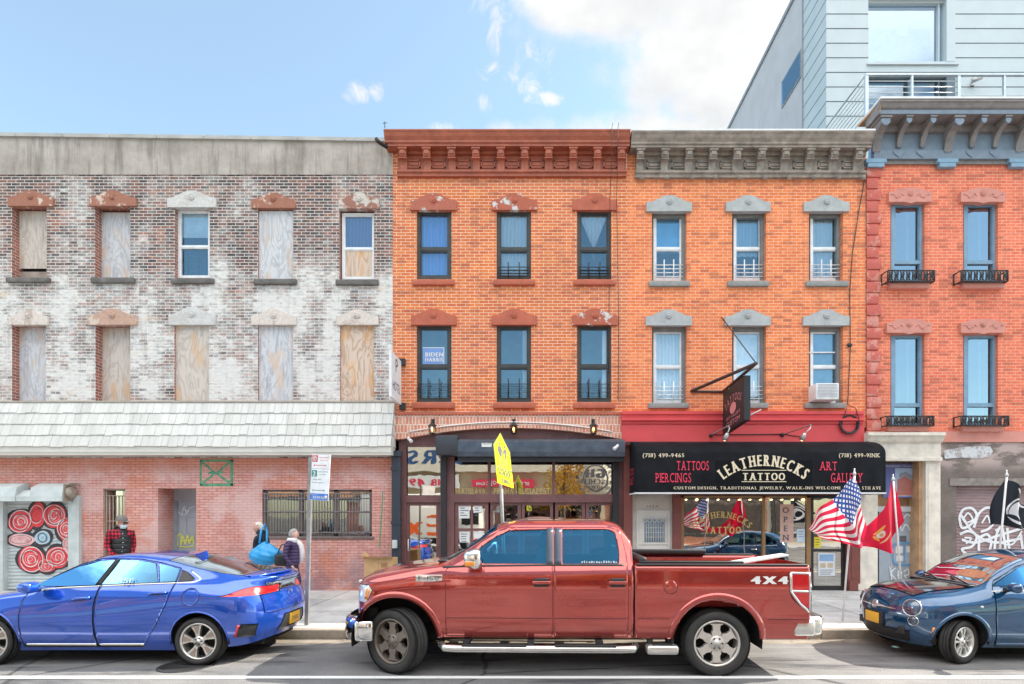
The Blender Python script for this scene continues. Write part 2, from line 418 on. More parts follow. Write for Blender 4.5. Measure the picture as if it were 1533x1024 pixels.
MPATCHED = stone_mat('patched_lintel', (0.58, 0.52, 0.47), (0.33, 0.15, 0.11), 0.55)
MWHITEFRAME = M('white_window_paint', (0.78, 0.79, 0.80), 0.5); MGREYFRAME = M('grey_window_paint', (0.20, 0.20, 0.20), 0.6, 0, .2)
MDARKFRAME = M('dark_window_frame', (0.045, 0.045, 0.042), 0.5, 0, 0.3, 4)
MIRON = M('black_iron', (0.02, 0.02, 0.022), 0.5)
MWHITEIRON = M('white_iron', (0.8, 0.8, 0.8), 0.5)
def pediment(parent, cx0, cx1, ytop, ybot, y0, mat_, label=None, medal=None, kind='plain', protr=0.09):
    x0, x1, zt, zb = PX(cx0, y0), PX(cx1, y0), PZ(ytop, y0), PZ(ybot, y0)
    h = zt - zb; w = x1 - x0; cx = (x0 + x1) / 2
    mb = MB()
    if kind == 'plain':
        pts = [(x0, zb), (x1, zb), (x1, zb + h * 0.55), (x1 - w * 0.13, zb + h * 0.62), (cx + w * 0.08, zt), (cx - w * 0.08, zt), (x0 + w * 0.13, zb + h * 0.62), (x0, zb + h * 0.55)]
    else:
        pts = [(x0, zb), (cx - w * 0.13, zb), (cx, zb - h * 0.1), (cx + w * 0.13, zb), (x1, zb), (x1, zb + h * 0.72), (x1 - w * 0.13, zb + h * 0.75)]
        pts += [(cx + w * 0.37 * math.cos(PI * k / 8), zb + h * 0.76 + h * 0.24 * math.sin(PI * k / 8)) for k in range(9)]
        pts += [(x0 + w * 0.13, zb + h * 0.75), (x0, zb + h * 0.72)]
    mb.prism(pts, 'y', y0, y0 + protr + 0.05)
    o = mb.build('lintel', mat_, parent)
    if label: o['label'] = label
    md = MB(); r = h * 0.19
    md.lathe([(r, 0), (r, 0.02), (r * 0.8, 0.03), (r * 0.62, 0.012), (r * 0.45, 0.03), (0, 0.035)], 14, Matrix.Translation((cx, y0 - 0.002, zb + h * 0.6)) @ Matrix.Rotation(R(90), 4, 'X'))
    if kind != 'plain':
        for sg in (-1, 1):
            pts = []
            for k in range(15):
                t = k / 14; pts.append((cx + sg * w * (0.15 + 0.3 * t), y0 - 0.004, zb + h * (0.42 + 0.16 * math.sin(t * 9))))
            md.tube(pts, h * 0.03, 6)
            for t in (0.3, 0.6, 0.9):
                md.sphere((cx + sg * w * (0.15 + 0.3 * t), y0, zb + h * (0.42 + 0.2 * math.sin(t * 9 + 0.6))), (h * .1, .015, h * .06), 8, 5)
    md.build('rosette', medal or mat_, o)
    return o
def sill(parent, p0, p1, q0, q1, y0, mat_):
    return MB().bbox(PX(p0, y0), PX(p1, y0), y0, y0 + 0.22, PZ(q0, y0), PZ(q1, y0), 0.012).build('sill', mat_, parent)
def sash_window(parent, p0, p1, q0, q1, meet, y, fmat, outer=None, omat=None, room=None, curtain=None, guard=None, gmat=None, gq=None, fw=3.0, glass=None, railh=2.6):
    """double hung window: window(frame) > pane, curtain, guard; pixel edges measured at plane y"""
    mb = MB(); s = (DIST + y) / FOC
    x0, x1, zt, zb, zm = PX(p0, y), PX(p1, y), PZ(q0, y), PZ(q1, y), PZ(meet, y)
    f = fw * s
    mb.box(x0, x0 + f, y, y + 0.09, zb, zt); mb.box(x1 - f, x1, y, y + 0.09, zb, zt)
    mb.box(x0 + f, x1 - f, y, y + 0.09, zt - f, zt); mb.box(x0 + f, x1 - f, y, y + 0.09, zb, zb + f)
    mb.box(x0 + f, x1 - f, y + 0.01, y + 0.085, zm - railh * s * .5, zm + railh * s * .5)
    # inner sash lips
    e = f * 0.45
    for (a, b) in ((zm + railh * s * .5, zt - f), (zb + f, zm - railh * s * .5)):
        mb.box(x0 + f, x0 + f + e, y + 0.025, y + 0.08, a, b); mb.box(x1 - f - e, x1 - f, y + 0.025, y + 0.08, a, b)
        mb.box(x0 + f + e, x1 - f - e, y + 0.025, y + 0.08, b - e, b); mb.box(x0 + f + e, x1 - f - e, y + 0.025, y + 0.08, a, a + e)
    w = mb.build('window', fmat, parent)
    MB().quad((x0 + f, y + 0.06, zb + f), (x1 - f, y + 0.06, zb + f), (x1 - f, y + 0.06, zt - f), (x0 + f, y + 0.06, zt - f)).build('pane', glass or GLASS, w)
    rm = MB(); D = 0.7                       # the room behind
    rm.quad((x0, y + D, zb), (x1, y + D, zb), (x1, y + D, zt), (x0, y + D, zt))
    rm.quad((x0, y + .095, zb), (x0, y + D, zb), (x0, y + D, zt), (x0, y + .095, zt)); rm.quad((x1, y + .095, zb), (x1, y + D, zb), (x1, y + D, zt), (x1, y + .095, zt))
    rm.quad((x0, y + .095, zt), (x1, y + .095, zt), (x1, y + D, zt), (x0, y + D, zt)); rm.quad((x0, y + .095, zb), (x1, y + .095, zb), (x1, y + D, zb), (x0, y + D, zb))
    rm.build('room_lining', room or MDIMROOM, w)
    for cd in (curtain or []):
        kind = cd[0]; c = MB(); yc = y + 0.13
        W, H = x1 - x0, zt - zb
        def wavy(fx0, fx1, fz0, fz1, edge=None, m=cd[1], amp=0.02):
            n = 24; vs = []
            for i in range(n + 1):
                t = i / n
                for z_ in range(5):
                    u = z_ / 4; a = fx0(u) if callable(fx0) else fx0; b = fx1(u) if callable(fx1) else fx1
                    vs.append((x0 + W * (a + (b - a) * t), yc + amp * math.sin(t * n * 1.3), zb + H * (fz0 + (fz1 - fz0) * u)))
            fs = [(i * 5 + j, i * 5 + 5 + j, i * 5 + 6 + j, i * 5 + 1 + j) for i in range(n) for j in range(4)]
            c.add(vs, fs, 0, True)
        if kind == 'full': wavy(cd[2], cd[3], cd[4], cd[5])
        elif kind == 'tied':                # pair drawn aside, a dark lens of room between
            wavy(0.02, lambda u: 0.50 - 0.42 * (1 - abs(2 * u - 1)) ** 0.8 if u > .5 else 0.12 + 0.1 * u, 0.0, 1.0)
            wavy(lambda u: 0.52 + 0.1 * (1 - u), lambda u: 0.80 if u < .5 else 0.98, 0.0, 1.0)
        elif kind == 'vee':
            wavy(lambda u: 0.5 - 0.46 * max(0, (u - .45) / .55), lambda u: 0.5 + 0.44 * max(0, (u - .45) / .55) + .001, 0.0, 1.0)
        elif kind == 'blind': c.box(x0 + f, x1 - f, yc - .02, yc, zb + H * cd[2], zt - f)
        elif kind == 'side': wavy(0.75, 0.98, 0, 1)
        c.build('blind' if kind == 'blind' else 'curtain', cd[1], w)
    if guard:
        gm = MB(); yg = y - 0.05
        ga, gb = PZ(gq[0], yg), PZ(gq[1], yg); 
        for k in range(4):
            zz_ = gb + (ga - gb) * (0.12 + 0.23 * k); gm.tube([(x0 + f * .4, yg, zz_), (x1 - f * .4, yg, zz_)], 0.011, 6)
        for t in guard: gm.tube([(x0 + (x1 - x0) * t, yg - .012, gb), (x0 + (x1 - x0) * t, yg - .012, ga + .05)], 0.014, 6)
        gm.build('window_guard', gmat or MIRON, w)
    return w
# ---------------------------------------------------------------- whitewashed derelict building on the left
def postA(g, col, br, p, x, y, z):
    # every brick its own tone, whitewash worn unevenly over brick and joint alike
    bx, bz = g.math('FLOOR', g.math('MULTIPLY', g.math('ADD', x, y), 4.65)), g.math('FLOOR', g.math('MULTIPLY', z, 13.33))
    pb1 = g.noise(g.comb(bx, 0.0, bz), 7.3, 0); pb2 = g.noise(g.comb(bx, 9.0, bz), 5.7, 0)
    brick = g.math('SUBTRACT', 1.0, br.outputs['Fac'])
    tone = g.ramp(pb2, [(.34, (.11, .085, .085)), (.46, (.20, .125, .11)), (.56, (.30, .145, .115)), (.66, (.37, .175, .13))])
    reg = g.noise(g.scale(p, .45, 1, 1.3), 0.8, 5, 0.7)
    tone = g.mix(g.smooth(reg, .36, .56, 0, .8), tone, g.mix(1.0, tone, (.42, .45, .52), 'MULTIPLY'))
    col = g.mix(brick, (.62, .56, .51), tone)
    n = g.noise(g.scale(p, .8, 1, 1.2), 0.75, 7, 0.72, 0.3); nf = g.noise(g.scale(p, 1, 1, 2.6), 6.0, 5, 0.75)
    hz = g.math('ADD', g.smooth(z, 8.6, 7.3, -.11, 0.14), g.math('MULTIPLY', g.smooth(z, 10.3, 11.0), .05))
    under = g.smooth(g.noise(g.comb(g.math('MULTIPLY', x, 1.1), 0.0, g.math('MULTIPLY', z, .35)), 1.0, 3), .4, .65, -.06, .12)
    d = g.math('ADD', g.math('ADD', g.math('MULTIPLY', n, 1.05), g.math('MULTIPLY', nf, .62)), g.math('ADD', hz, under))
    d = g.math('ADD', d, g.math('MULTIPLY', g.math('SUBTRACT', pb1, 0.5), 0.42))
    d = g.math('ADD', d, g.math('MULTIPLY', br.outputs['Fac'], 0.06))
    thin = g.smooth(d, 0.68, 1.02, 0, 0.50); thick = g.smooth(d, 0.92, 1.12, 0, 0.88)
    wcol = g.ramp(nf, [(0.3, (0.60, 0.58, 0.55)), (0.7, (0.82, 0.79, 0.75))])
    tan = g.smooth(g.noise(g.scale(p, .7, 1, 1.6), 1.3, 5, .7), .58, .70, 0, .6); wcol = g.mix(tan, wcol, (.72, .56, .42))
    drip = g.smooth(g.noise(g.comb(g.math('MULTIPLY', x, 3.5), 0.0, g.math('MULTIPLY', z, .3)), 1.3, 5, .75), .55, .78, 0, .5)
    return g.mix(drip, g.mix(thick, g.mix(thin, col, wcol), wcol), (.20, .165, .15))
MWASHED = brick_mat('whitewashed_brick', (0.38, 0.17, 0.135), (0.25, 0.13, 0.115), (0.62, 0.56, 0.53), post=postA, var=0.3)
def postRed(g, col, br, p, x, y, z):
    n = g.noise(p, 0.8, 6, 0.65, 0.4)
    col = g.mix(g.smooth(n, 0.46, 0.64, 0, 0.5), col, (0.70, 0.52, 0.50))
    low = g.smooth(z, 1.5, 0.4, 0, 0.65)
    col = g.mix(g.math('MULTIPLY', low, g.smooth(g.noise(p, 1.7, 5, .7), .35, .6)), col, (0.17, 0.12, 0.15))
    n3 = g.noise(g.scale(p, 1, 1, 1.6), 0.55, 4); nb_ = g.noise(p, 2.0, 4, .7)
    return g.mix(g.math('MULTIPLY', g.math('MAXIMUM', g.smooth(n3, 0.57, 0.66, 0, 0.55), g.smooth(z, 2.9, 3.25, 0, .65)), g.smooth(nb_, .3, .6, .5, 1)), col, g.mix(br.outputs['Fac'], (0.64, 0.20, 0.10), (.36, .12, .08)))
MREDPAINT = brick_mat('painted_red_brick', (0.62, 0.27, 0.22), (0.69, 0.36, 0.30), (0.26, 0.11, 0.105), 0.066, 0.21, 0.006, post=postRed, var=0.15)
def concrete_band():
    m, g, b = newmat('weathered_parapet_render'); p = g.pos(); x, y, z = g.sep(p)
    n = g.noise(p, 1.3, 6, 0.68); st = g.noise(g.comb(g.math('MULTIPLY', x, 3.0), y, g.math('MULTIPLY', z, 0.25)), 1.6, 5, 0.7)
    c = g.ramp(n, [(0.3, (0.30, 0.262, 0.225)), (0.7, (0.51, 0.455, 0.41))])
    topw = g.smooth(z, 12.05, 12.9, 0.0, 0.8)
    c = g.mix(g.math('MULTIPLY', g.smooth(st, 0.46, 0.64), g.math('ADD', topw, 0.45)), c, (0.10, 0.085, 0.07))
    g.put(b.inputs['Base Color'], c); b.inputs['Roughness'].default_value = 0.9
    g.put(b.inputs['Normal'], g.bump(g.noise(p, 9, 5, .7), 0.35, 0.02)); return m
MRENDER = concrete_band(); MCOPING = M('grey_coping', (0.42, 0.41, 0.39), 0.8, 0, 0.2, 2)
A = thing('derelict_brick_building', 'long whitewashed peeling brick building with boarded windows and pale shingle canopy', 'building', (PX(300), 0, 0.15))
AX0, AX1 = -19.5, PX(588)
up = [(18, 70, 308, 416), (142, 195, 308, 416), (262, 314, 310, 417), (386, 439, 311, 418), (508, 560, 312, 419)]
lo = [(18, 69, 486, 604), (143, 195, 486, 604), (261, 313, 486, 604), (386, 439, 486, 604), (509, 560, 486, 604)]
hl = [(PX(a), PX(b), PZ(d), PZ(c)) for a, b, c, d in up + lo]
for k in range(1, 5):                        # same bays continue out of frame
    for (c, d) in ((308, 416), (486, 604)): hl.append((PX(18 - 124 * k), PX(70 - 124 * k), PZ(d), PZ(c)))
mb = MB(); wall_holes(mb, AX0, AX1, PZ(690), PZ(262), hl, 0, 0.32, 0, 1); mb.build('wall', [MWASHED, brick_mat('bare_red_reveal_brick', (0.42, 0.15, 0.10), (0.26, 0.10, 0.08), (0.55, 0.45, 0.40))], A)
mb = MB(); t = 0.10
zb, z1, z0 = PZ(262), PZ(214), PZ(214) + 0.10 + 0.07
xl = PX(0)
mb.add([(AX0, -.02, zb), (AX1, -.02, zb), (AX1, -.02, z1), (AX0, -.02, z0 + .05), (AX0, .3, zb), (AX1, .3, zb), (AX1, .3, z1), (AX0, .3, z0 + .05)], [(0, 1, 2, 3), (0, 4, 5, 1), (3, 2, 6, 7), (1, 5, 6, 2)])
mb.build('parapet', MRENDER, A)
mb = MB()
n = 14
for k in range(n):
    a, b = k / n, (k + 1) / n
    xa, xb = AX0 + (AX1 - AX0) * a, AX0 + (AX1 - AX0) * b - .012
    za, zb_ = z0 + .05 + (z1 - z0 - .05) * a, z0 + .05 + (z1 - z0 - .05) * b
    vs = [(x_, y_, z_ + dz) for (x_, z_) in ((xa, za), (xb, zb_)) for y_ in (-.07, .36) for dz in (0.0, .085)]
    mb.add(vs, [(0, 1, 3, 2), (4, 6, 7, 5), (0, 4, 5, 1), (2, 3, 7, 6), (0, 2, 6, 4), (1, 5, 7, 3)])
mb.build('coping', MCOPING, A)
# body behind the facade
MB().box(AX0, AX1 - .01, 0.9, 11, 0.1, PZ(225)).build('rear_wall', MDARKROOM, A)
MTAR = M('tar_roof', (0.08, 0.08, 0.085), 0.9)
lints_u = [(11, 79, 285, 308), (133, 203, 285, 308), (250, 323, 285, 310), (376, 442, 288, 311), (507, 568, 288, 312)]
lm = [MBROWNSTONE, MBROWNSTONE, stone_mat('grey_lintel_render', (0.6, 0.58, 0.56), (0.55, 0.52, 0.49), .4), MBROWNSTONE, MPATCHED]
for q, m_ in zip(lints_u, lm): pediment(A, *q, -0.06, m_)
lints_l = [(13, 71, 463, 486), (131, 204, 462, 486), (252, 322, 459, 486), (376, 443, 463, 486), (503, 566, 463, 486)]
lm2 = [MPALESTONE, stone_mat('tan_lintel_stone', (0.52, 0.33, 0.25), (0.62, 0.5, 0.42), .4), lm[2], MPALESTONE, MPALESTONE]
for q, m_ in zip(lints_l, lm2): pediment(A, *q, -0.06, m_)
for q in ((8, 73, 415, 422), (135, 200, 415, 423), (255, 319, 416, 424), (379, 443, 417, 425), (502, 566, 418, 426)): sill(A, *q, -0.07, MSILL)
def board(p0, p1, q0, q1, y, m_, nails=True, lab=None):
    mb = MB(); mb.box(PX(p0, y), PX(p1, y), y, y + .02, PZ(q1, y), PZ(q0, y))
    o = mb.build('boarded_window', m_, A)
    if lab: o['label'] = lab
    return o
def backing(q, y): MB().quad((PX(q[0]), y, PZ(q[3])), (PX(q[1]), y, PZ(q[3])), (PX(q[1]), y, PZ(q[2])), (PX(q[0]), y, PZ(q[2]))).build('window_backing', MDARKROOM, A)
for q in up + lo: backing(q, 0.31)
board(15, 70, 316, 402, .2, PLY[0]); MB().box(PX(15, .22), PX(71, .22), .22, .25, PZ(418), PZ(401)).build('window_board', M('bare_board', (0.3, .24, .2), .85, 0, .3, 3), A)
board(141, 196, 318, 417, .22, PLY[1]); board(387, 440, 316, 419, .05, PLY[1])
board(15, 70, 490, 606, .2, PLY[1]); board(141, 196, 490, 606, .22, PLY[0]); board(261, 314, 487, 606, .05, PLY[0]); board(386, 440, 487, 606, .05, PLY[1]); board(509, 561, 487, 606, .05, PLY[2])
for k in range(1, 5):
    for (c, d) in ((308, 418), (486, 606)): board(15 - 124 * k, 71 - 124 * k, c, d, .12, PLY[k % 2])
w = sash_window(A, 266, 315, 314, 416, 369, .12, MWHITEFRAME, curtain=[('blind', MBLIND, 0.62)], guard=None)
gm = MB()
for zq in (384, 395, 406): gm.tube([(PX(271, .2), .2, PZ(zq, .2)), (PX(311, .2), .2, PZ(zq, .2))], .009, 6)
for xq in (283, 299): gm.tube([(PX(xq, .2), .19, PZ(412, .2)), (PX(xq, .2), .19, PZ(380, .2))], .011, 6)
gm.build('window_guard', MIRON, w)
w = sash_window(A, 512, 561, 319, 418, 372, .1, MWHITEFRAME, curtain=[('blind', MVIOCUR, 0.5)])
MB().box(PX(516, .13), PX(557, .13), .135, .155, PZ(416, .13), PZ(374, .13)).build('window_board', PLY[2], w)
# lower red brick front
z685 = PZ(686); gz = 0.15
holes = [(PX(-6), PX(115), gz, PZ(738)), (PX(155), PX(188), PZ(842), PZ(732)), (PX(237), PX(294), gz, PZ(731)), (PX(393), PX(557), PZ(803), PZ(733))]
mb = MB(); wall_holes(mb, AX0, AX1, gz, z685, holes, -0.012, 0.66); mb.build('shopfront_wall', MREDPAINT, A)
# shingle canopy
MSHING = None
def shingle_mat():
    m, g, b = newmat('pale_wood_shingle'); p = g.pos(); x, y, z = g.sep(p)
    n = g.noise(g.comb(g.math('FLOOR', g.math('MULTIPLY', g.math('ADD', x, g.math('MULTIPLY', z, .12)), 5.3)), 0.0, g.math('FLOOR', g.math('MULTIPLY', z, 3.6))), 3.1, 0)
    c = g.ramp(n, [(0.25, (0.55, 0.54, 0.505)), (0.75, (0.67, 0.66, 0.62))])
    c = g.mix(g.smooth(g.noise(g.scale(p, 8, 1, .6), 1.5, 4, .7), .52, .75, 0, .4), c, (0.5, 0.48, 0.42))
    g.put(b.inputs['Base Color'], c); b.inputs['Roughness'].default_value = .8; return m
MSHING = shingle_mat(); MFASC = M('cream_fascia', (0.62, 0.59, 0.53), .6, 0, .08, 2)
yb, yt = -0.42, -0.06
rows = [(604, 623), (622, 639), (638, 656), (655, 672)]
ztop, zbot = PZ(602, yt), PZ(668, yb)
CXR = PX(592)
mb = MB(); random.seed(5)
for r in range(4):
    ta, tb = r / 4, (r + 1) / 4
    ya, yb_ = yt + (yb - yt) * ta, yt + (yb - yt) * tb - .025
    za, zb_ = ztop + (zbot - ztop) * ta, ztop + (zbot - ztop) * tb
    x = AX0
    while x < CXR - .02:
        wd = random.uniform(.13, .23); x2 = min(x + wd, CXR)
        dz = random.uniform(-.016, .008); dy = random.uniform(-.006, .004)
        sh = .05 * (1 if r % 2 else 1)
        mb.add([(x, ya, za), (x2 - .006, ya, za), (x2 - .006 , yb_ + dy, zb_ + dz), (x, yb_ + dy, zb_ + dz),
                (x, ya + .02, za - .01), (x2 - .006, ya + .02, za - .01), (x2 - .006, yb_ + dy + .028, zb_ + dz - .002), (x, yb_ + dy + .028, zb_ + dz - .002)],
               [(0, 1, 2, 3), (3, 2, 6, 7), (1, 5, 6, 2), (0, 3, 7, 4)])
        x = x2
    for k in range(3):                       # return at the right end
        a, b = k / 3, (k + 1) / 3
        P = lambda t, u: (CXR, (ya if u == 0 else yb_) * (1 - t) + .0 * t, za if u == 0 else zb_)
        mb.quad(P(a, 0), P(b, 0), (CXR + .01, P(b, 1)[1], zb_ - .0), (CXR + .01, P(a, 1)[1], zb_ - .0))
can = mb.build('shingle_canopy', MSHING, A, recalc=False)
mb = MB(); mb.box(AX0, CXR, yb + .005, -.013, PZ(681, yb), zbot + .01)
mb.add([(AX0, yt + .05, ztop), (CXR - .01, yt + .05, ztop), (CXR - .01, yb + .06, zbot), (AX0, yb + .06, zbot)], [(0, 1, 2, 3)])
mb.box(AX0, CXR + .012, yb - .012, yb + .004, PZ(681, yb) + .06, PZ(681, yb) + .075)
mb.build('fascia', MFASC, can)
mb = MB(); mb.box(AX0, CXR, yt - .03, 0.0, ztop - .005, ztop + .03); mb.build('flashing', M('lead_flashing', (0.42, .36, .3), .7), can)
# roll shutter with painted flower
MSHUT = M('pale_green_metal', (0.50, 0.54, 0.53), 0.5, 0, 0.18, 3); MSHUTD = M('shutter_slats', (0.46, 0.50, 0.50), 0.45, 0, 0.15, 3)
def slats(mb, x0, x1, z0, z1, y, pitch, depth=.018, mi=0):
    z = z0
    while z < z1 - 1e-3:
        zz2 = min(z + pitch, z1); n = 4
        pts = []
        for k in range(n + 1):
            t = k / n; pts.append((y - depth * math.sin(PI * t) ** .7, z + (zz2 - z) * t))
        vs = [(x0, a, b) for a, b in pts] + [(x1, a, b) for a, b in pts]
        mb.add(vs, [(k, n + 1 + k, n + 2 + k, k + 1) for k in range(n)], mi, True); z = zz2
mb = MB(); slats(mb, PX(4), PX(108), gz, PZ(740), 0.06, .085)
sh = mb.build('roll_shutter', MSHUTD, A, recalc=False)
mb = MB(); mb.box(PX(107), PX(123), -.10, .1, gz, PZ(742)); mb.build('shutter_guide', MSHUT, sh); mb = MB(); mb.box(PX(3), PX(9), -.08, .1, gz, PZ(748)); mb.box(PX(-8), PX(3), -.06, .12, gz, PZ(745))
mb.build('shutter_guide', MSHUT, sh)
mb = MB()
prof = [(-.02, PZ(724)), (-.12, PZ(724)), (-.36, PZ(731)), (-.40, PZ(744)), (-.40, PZ(751)), (-.02, PZ(751))]
hx0, hxa, hxb, hx1 = PX(-30), PX(45), PX(66), PX(113)
mb.prism(prof, 'x', hx0, hxa); mb.prism(prof, 'x', hxb, hx1)
mb.prism([(-.02, PZ(733)), (-.2, PZ(735)), (-.38, PZ(744)), (-.38, PZ(751)), (-.02, PZ(751))], 'x', hxa, hxb)
mb.build('shutter_hood', MSHUT, sh)
mb = MB(); mb.lathe([(.0, 0), (.13, 0), (.15, .05), (.13, .1), (.05, .14), (.0, .14)], 14, Matrix.Translation((PX(113), -.2, PZ(738))) @ Matrix.Rotation(R(90), 4, 'Y')); mb.box(PX(113), PX(113) + .02, -.36, -.02, PZ(751), PZ(726)); mb.box(PX(113) + .1, PX(113) + .13, -.34, -.02, PZ(727), PZ(724))
mb.build('shutter_drum', M('rusty_drum', (.3, .25, .2), .7, 0, .4, 6), sh)
# mural: petals with rings, sprayed on the slats
MR = [M('spray_red', (0.75, 0.05, 0.06), .6), M('spray_pink', (0.78, 0.38, 0.38), .6), M('spray_black', (0.03, 0.03, 0.035), .6), M('spray_pale', (0.72, 0.6, 0.58), .6), M('spray_blue', (0.25, 0.48, 0.60), .6)]
mb = MB()
def disc(cx, cy, rx, ry, rot, mi, lay):
    y = 0.038 - .0012 * lay; n = 26; vs = []
    for k in range(n):
        a = 2 * PI * k / n; u, v = rx * math.cos(a), ry * math.sin(a)
        w_ = 1 + .05 * math.sin(3 * a + rx)
        vs.append((PX(cx + (u * math.cos(rot) - v * math.sin(rot)) * w_), y, PZ(cy + (u * math.sin(rot) + v * math.cos(rot)) * w_)))
    mb.add(vs, [list(range(n))], mi)
def ring(cx, cy, r0, r1, mi, lay, sq=1.0):
    y = 0.038 - .0012 * lay; n = 26; vs = []
    for k in range(n):
        a = 2 * PI * k / n
        wob = 1 + .08 * math.sin(2 * a + r0)
        vs += [(PX(cx + r0 * wob * math.cos(a)), y, PZ(cy + r0 * sq * wob * math.sin(a))), (PX(cx + r1 * wob * math.cos(a)), y, PZ(cy + r1 * sq * wob * math.sin(a)))]
    mb.add(vs, [(2 * k, 2 * ((k + 1) % n), 2 * ((k + 1) % n) + 1, 2 * k + 1) for k in range(n)], mi)
pet = [(29, 781, 19, 17, 0), (54, 771, 12, 19, .1), (80, 772, 16, 18, .4), (98, 792, 15, 19, -.2), (30, 808, 20, 9, 0), (45, 837, 20, 19, 0), (85, 834, 17, 16, .3), (68, 848, 13, 9, 0), (102, 815, 9, 14, 0)]
for i, (cx, cy, rx, ry, ro) in enumerate(pet):
    disc(cx, cy, rx + 3.5, ry + 3.5, ro, 2, i * .3)
disc(62, 805, 16, 14, 0, 2, 2.9)
for i, (cx, cy, rx, ry, ro) in enumerate(pet):
    disc(cx, cy, rx, ry, ro, 1 if i in (4, 8) else 0, 3 + i * .3)
    cm = [(3, 0), (0, 0), (0, 3), (0, 3), (3, 1), (3, 1), (0, 3), (0, 0), (0, 1)][i]
    for k in range(6):
        r = rx * (.12 + .15 * k); 
        if i != 1 or k > 3: ring(cx + math.sin(k * 2 + i) * 1.2, cy + math.cos(k * 1.7 + i), r, r + rx * (.045 + .03 * (k % 2)), (3 if k % 2 else 1) if k != 4 else 2, 7 + i * .2, min(1.15, ry / rx))
disc(62, 805, 12, 10, 0, 4, 7)
for k in range(3): ring(62, 805, 3 + 3 * k, 4.2 + 3 * k, 2 if k % 2 else 3, 9)
mb.build('mural', MR, sh, recalc=False)
# barred slot window
mb = MB(); mb.quad((PX(153, .2), .2, PZ(842)), (PX(190, .2), .2, PZ(842)), (PX(190, .2), .2, PZ(732)), (PX(153, .2), .2, PZ(732)))
bw_ = MB()
for (a, b, c, d) in ((155, 157, 732, 842), (186, 188, 732, 842), (155, 188, 732, 734)): bw_.pbox(a, b, c, d, .02, .07)
bwo = bw_.build('barred_window', M('tan_steel', (.33, .26, .2), .6), A)
mb.build('pane', SHOPGLASS, bwo)
mb = MB()
MB().box(PX(150), PX(192), .5, .55, PZ(842), PZ(730)).build('room_lining', MDARKROOM, bwo)
for k in range(6): mb.tube([(PX(159.5 + k * 5, .05), .05, PZ(842)), (PX(159.5 + k * 5, .05), .05, PZ(742) if k not in (0, 5) else PZ(734))], .009, 6)
for q in (742, 780, 815): mb.tube([(PX(157, .05), .05, PZ(q)), (PX(187, .05), .05, PZ(q))], .009, 6)
mb.build('bars', M('tan_bars', (.42, .34, .27), .6), bwo)
# steel door in its recess
MDOORG = M('grey_blue_door', (0.38, 0.42, 0.45), .55, 0, .15, 2)
y = .6
mb = MB(); mb.box(PX(237), PX(294), y, y + .06, gz, PZ(731)); dr = mb.build('door', MDOORG, A)
mb = MB(); mb.box(PX(237, y), PX(266, y), y - .03, y - .002, gz, PZ(750, y)); mb.box(PX(264, y), PX(294), y - .03, y - .002, PZ(750, y), PZ(752, y) + .03); mb.box(PX(266, y), PX(268, y), y - .012, y - .002, gz, PZ(752, y))
mb.box(PX(279, y), PX(280, y), y - .008, y - .002, PZ(796, y), PZ(774, y)); mb.box(PX(280, y), PX(293, y), y - .008, y - .002, PZ(775, y), PZ(774, y)); mb.build('door_frame', M('grey_door_frame', (.3, .34, .37), .5), dr)
def scribble(parent, pts, y, r, m_, name='graffiti', flat=True):
    """sprayed line: a thin flat ribbon through pixel points"""
    mb = MB(); P = []
    n = len(pts)
    for i in range(n - 1):
        p0, p1, p2, p3 = pts[max(i - 1, 0)], pts[i], pts[i + 1], pts[min(i + 2, n - 1)]
        for k in range(6):
            t = k / 6
            P.append(tuple(.5 * ((2 * p1[j]) + (-p0[j] + p2[j]) * t + (2 * p0[j] - 5 * p1[j] + 4 * p2[j] - p3[j]) * t * t + (-p0[j] + 3 * p1[j] - 3 * p2[j] + p3[j]) * t ** 3) for j in (0, 1)))
    P.append(pts[-1]); vs = []
    for i, p in enumerate(P):
        a, b = P[max(i - 1, 0)], P[min(i + 1, len(P) - 1)]
        dx, dy = b[0] - a[0], b[1] - a[1]; L = math.hypot(dx, dy) or 1
        nx, ny = -dy / L * r, dx / L * r
        yy = y - .00015 * i
        vs += [(PX(p[0] + nx, y), yy, PZ(p[1] + ny, y)), (PX(p[0] - nx, y), yy, PZ(p[1] - ny, y))]
    mb.add(vs, [(2 * i, 2 * i + 1, 2 * i + 3, 2 * i + 2) for i in range(len(P) - 1)])
    return mb, vs
def spray(parent, strokes, y, r, m_, name='graffiti'):
    if len(strokes) <= 4:
        for s_ in strokes: q, _ = scribble(parent, s_, y - .002, r, m_); o = q.build(name, m_, parent, recalc=False)
        return o
    al = MB()
    for k, s_ in enumerate(strokes):
        q, _ = scribble(parent, s_, y - .002 - .004 * (k % 5) * .2, r, m_); al.add(q.v, q.f)
    return al.build(name, m_, parent, recalc=False)
MSPW = M('white_spray', (.78, .79, .8), .6); MSPY = M('yellow_spray', (.72, .75, .12), .6); MSPG = M('green_spray', (.10, .30, .17), .7, 0, .4, 9)
spray(dr, [[(267, 766), (272, 770), (276, 758), (279, 768), (284, 761), (292, 758)], [(268, 768), (274, 771), (281, 768)], [(273, 762), (283, 766)]], y - .01, .5, MSPW)
spray(dr, [[(266, 817), (266, 803), (271, 800), (271, 816), (274, 802), (278, 815), (281, 801), (284, 814), (288, 802), (291, 815)], [(268, 818), (280, 819), (291, 817)], [(270, 810), (290, 808)]], y - .01, .8, MSPY)
mb = MB()
for q in ((300, 349, 688, 691), (300, 349, 724, 728), (299, 302, 688, 727), (345, 349, 688, 727)): mb.pbox(*q, -.0155, -.0125)
gr = mb.build('graffiti', MSPG, A)
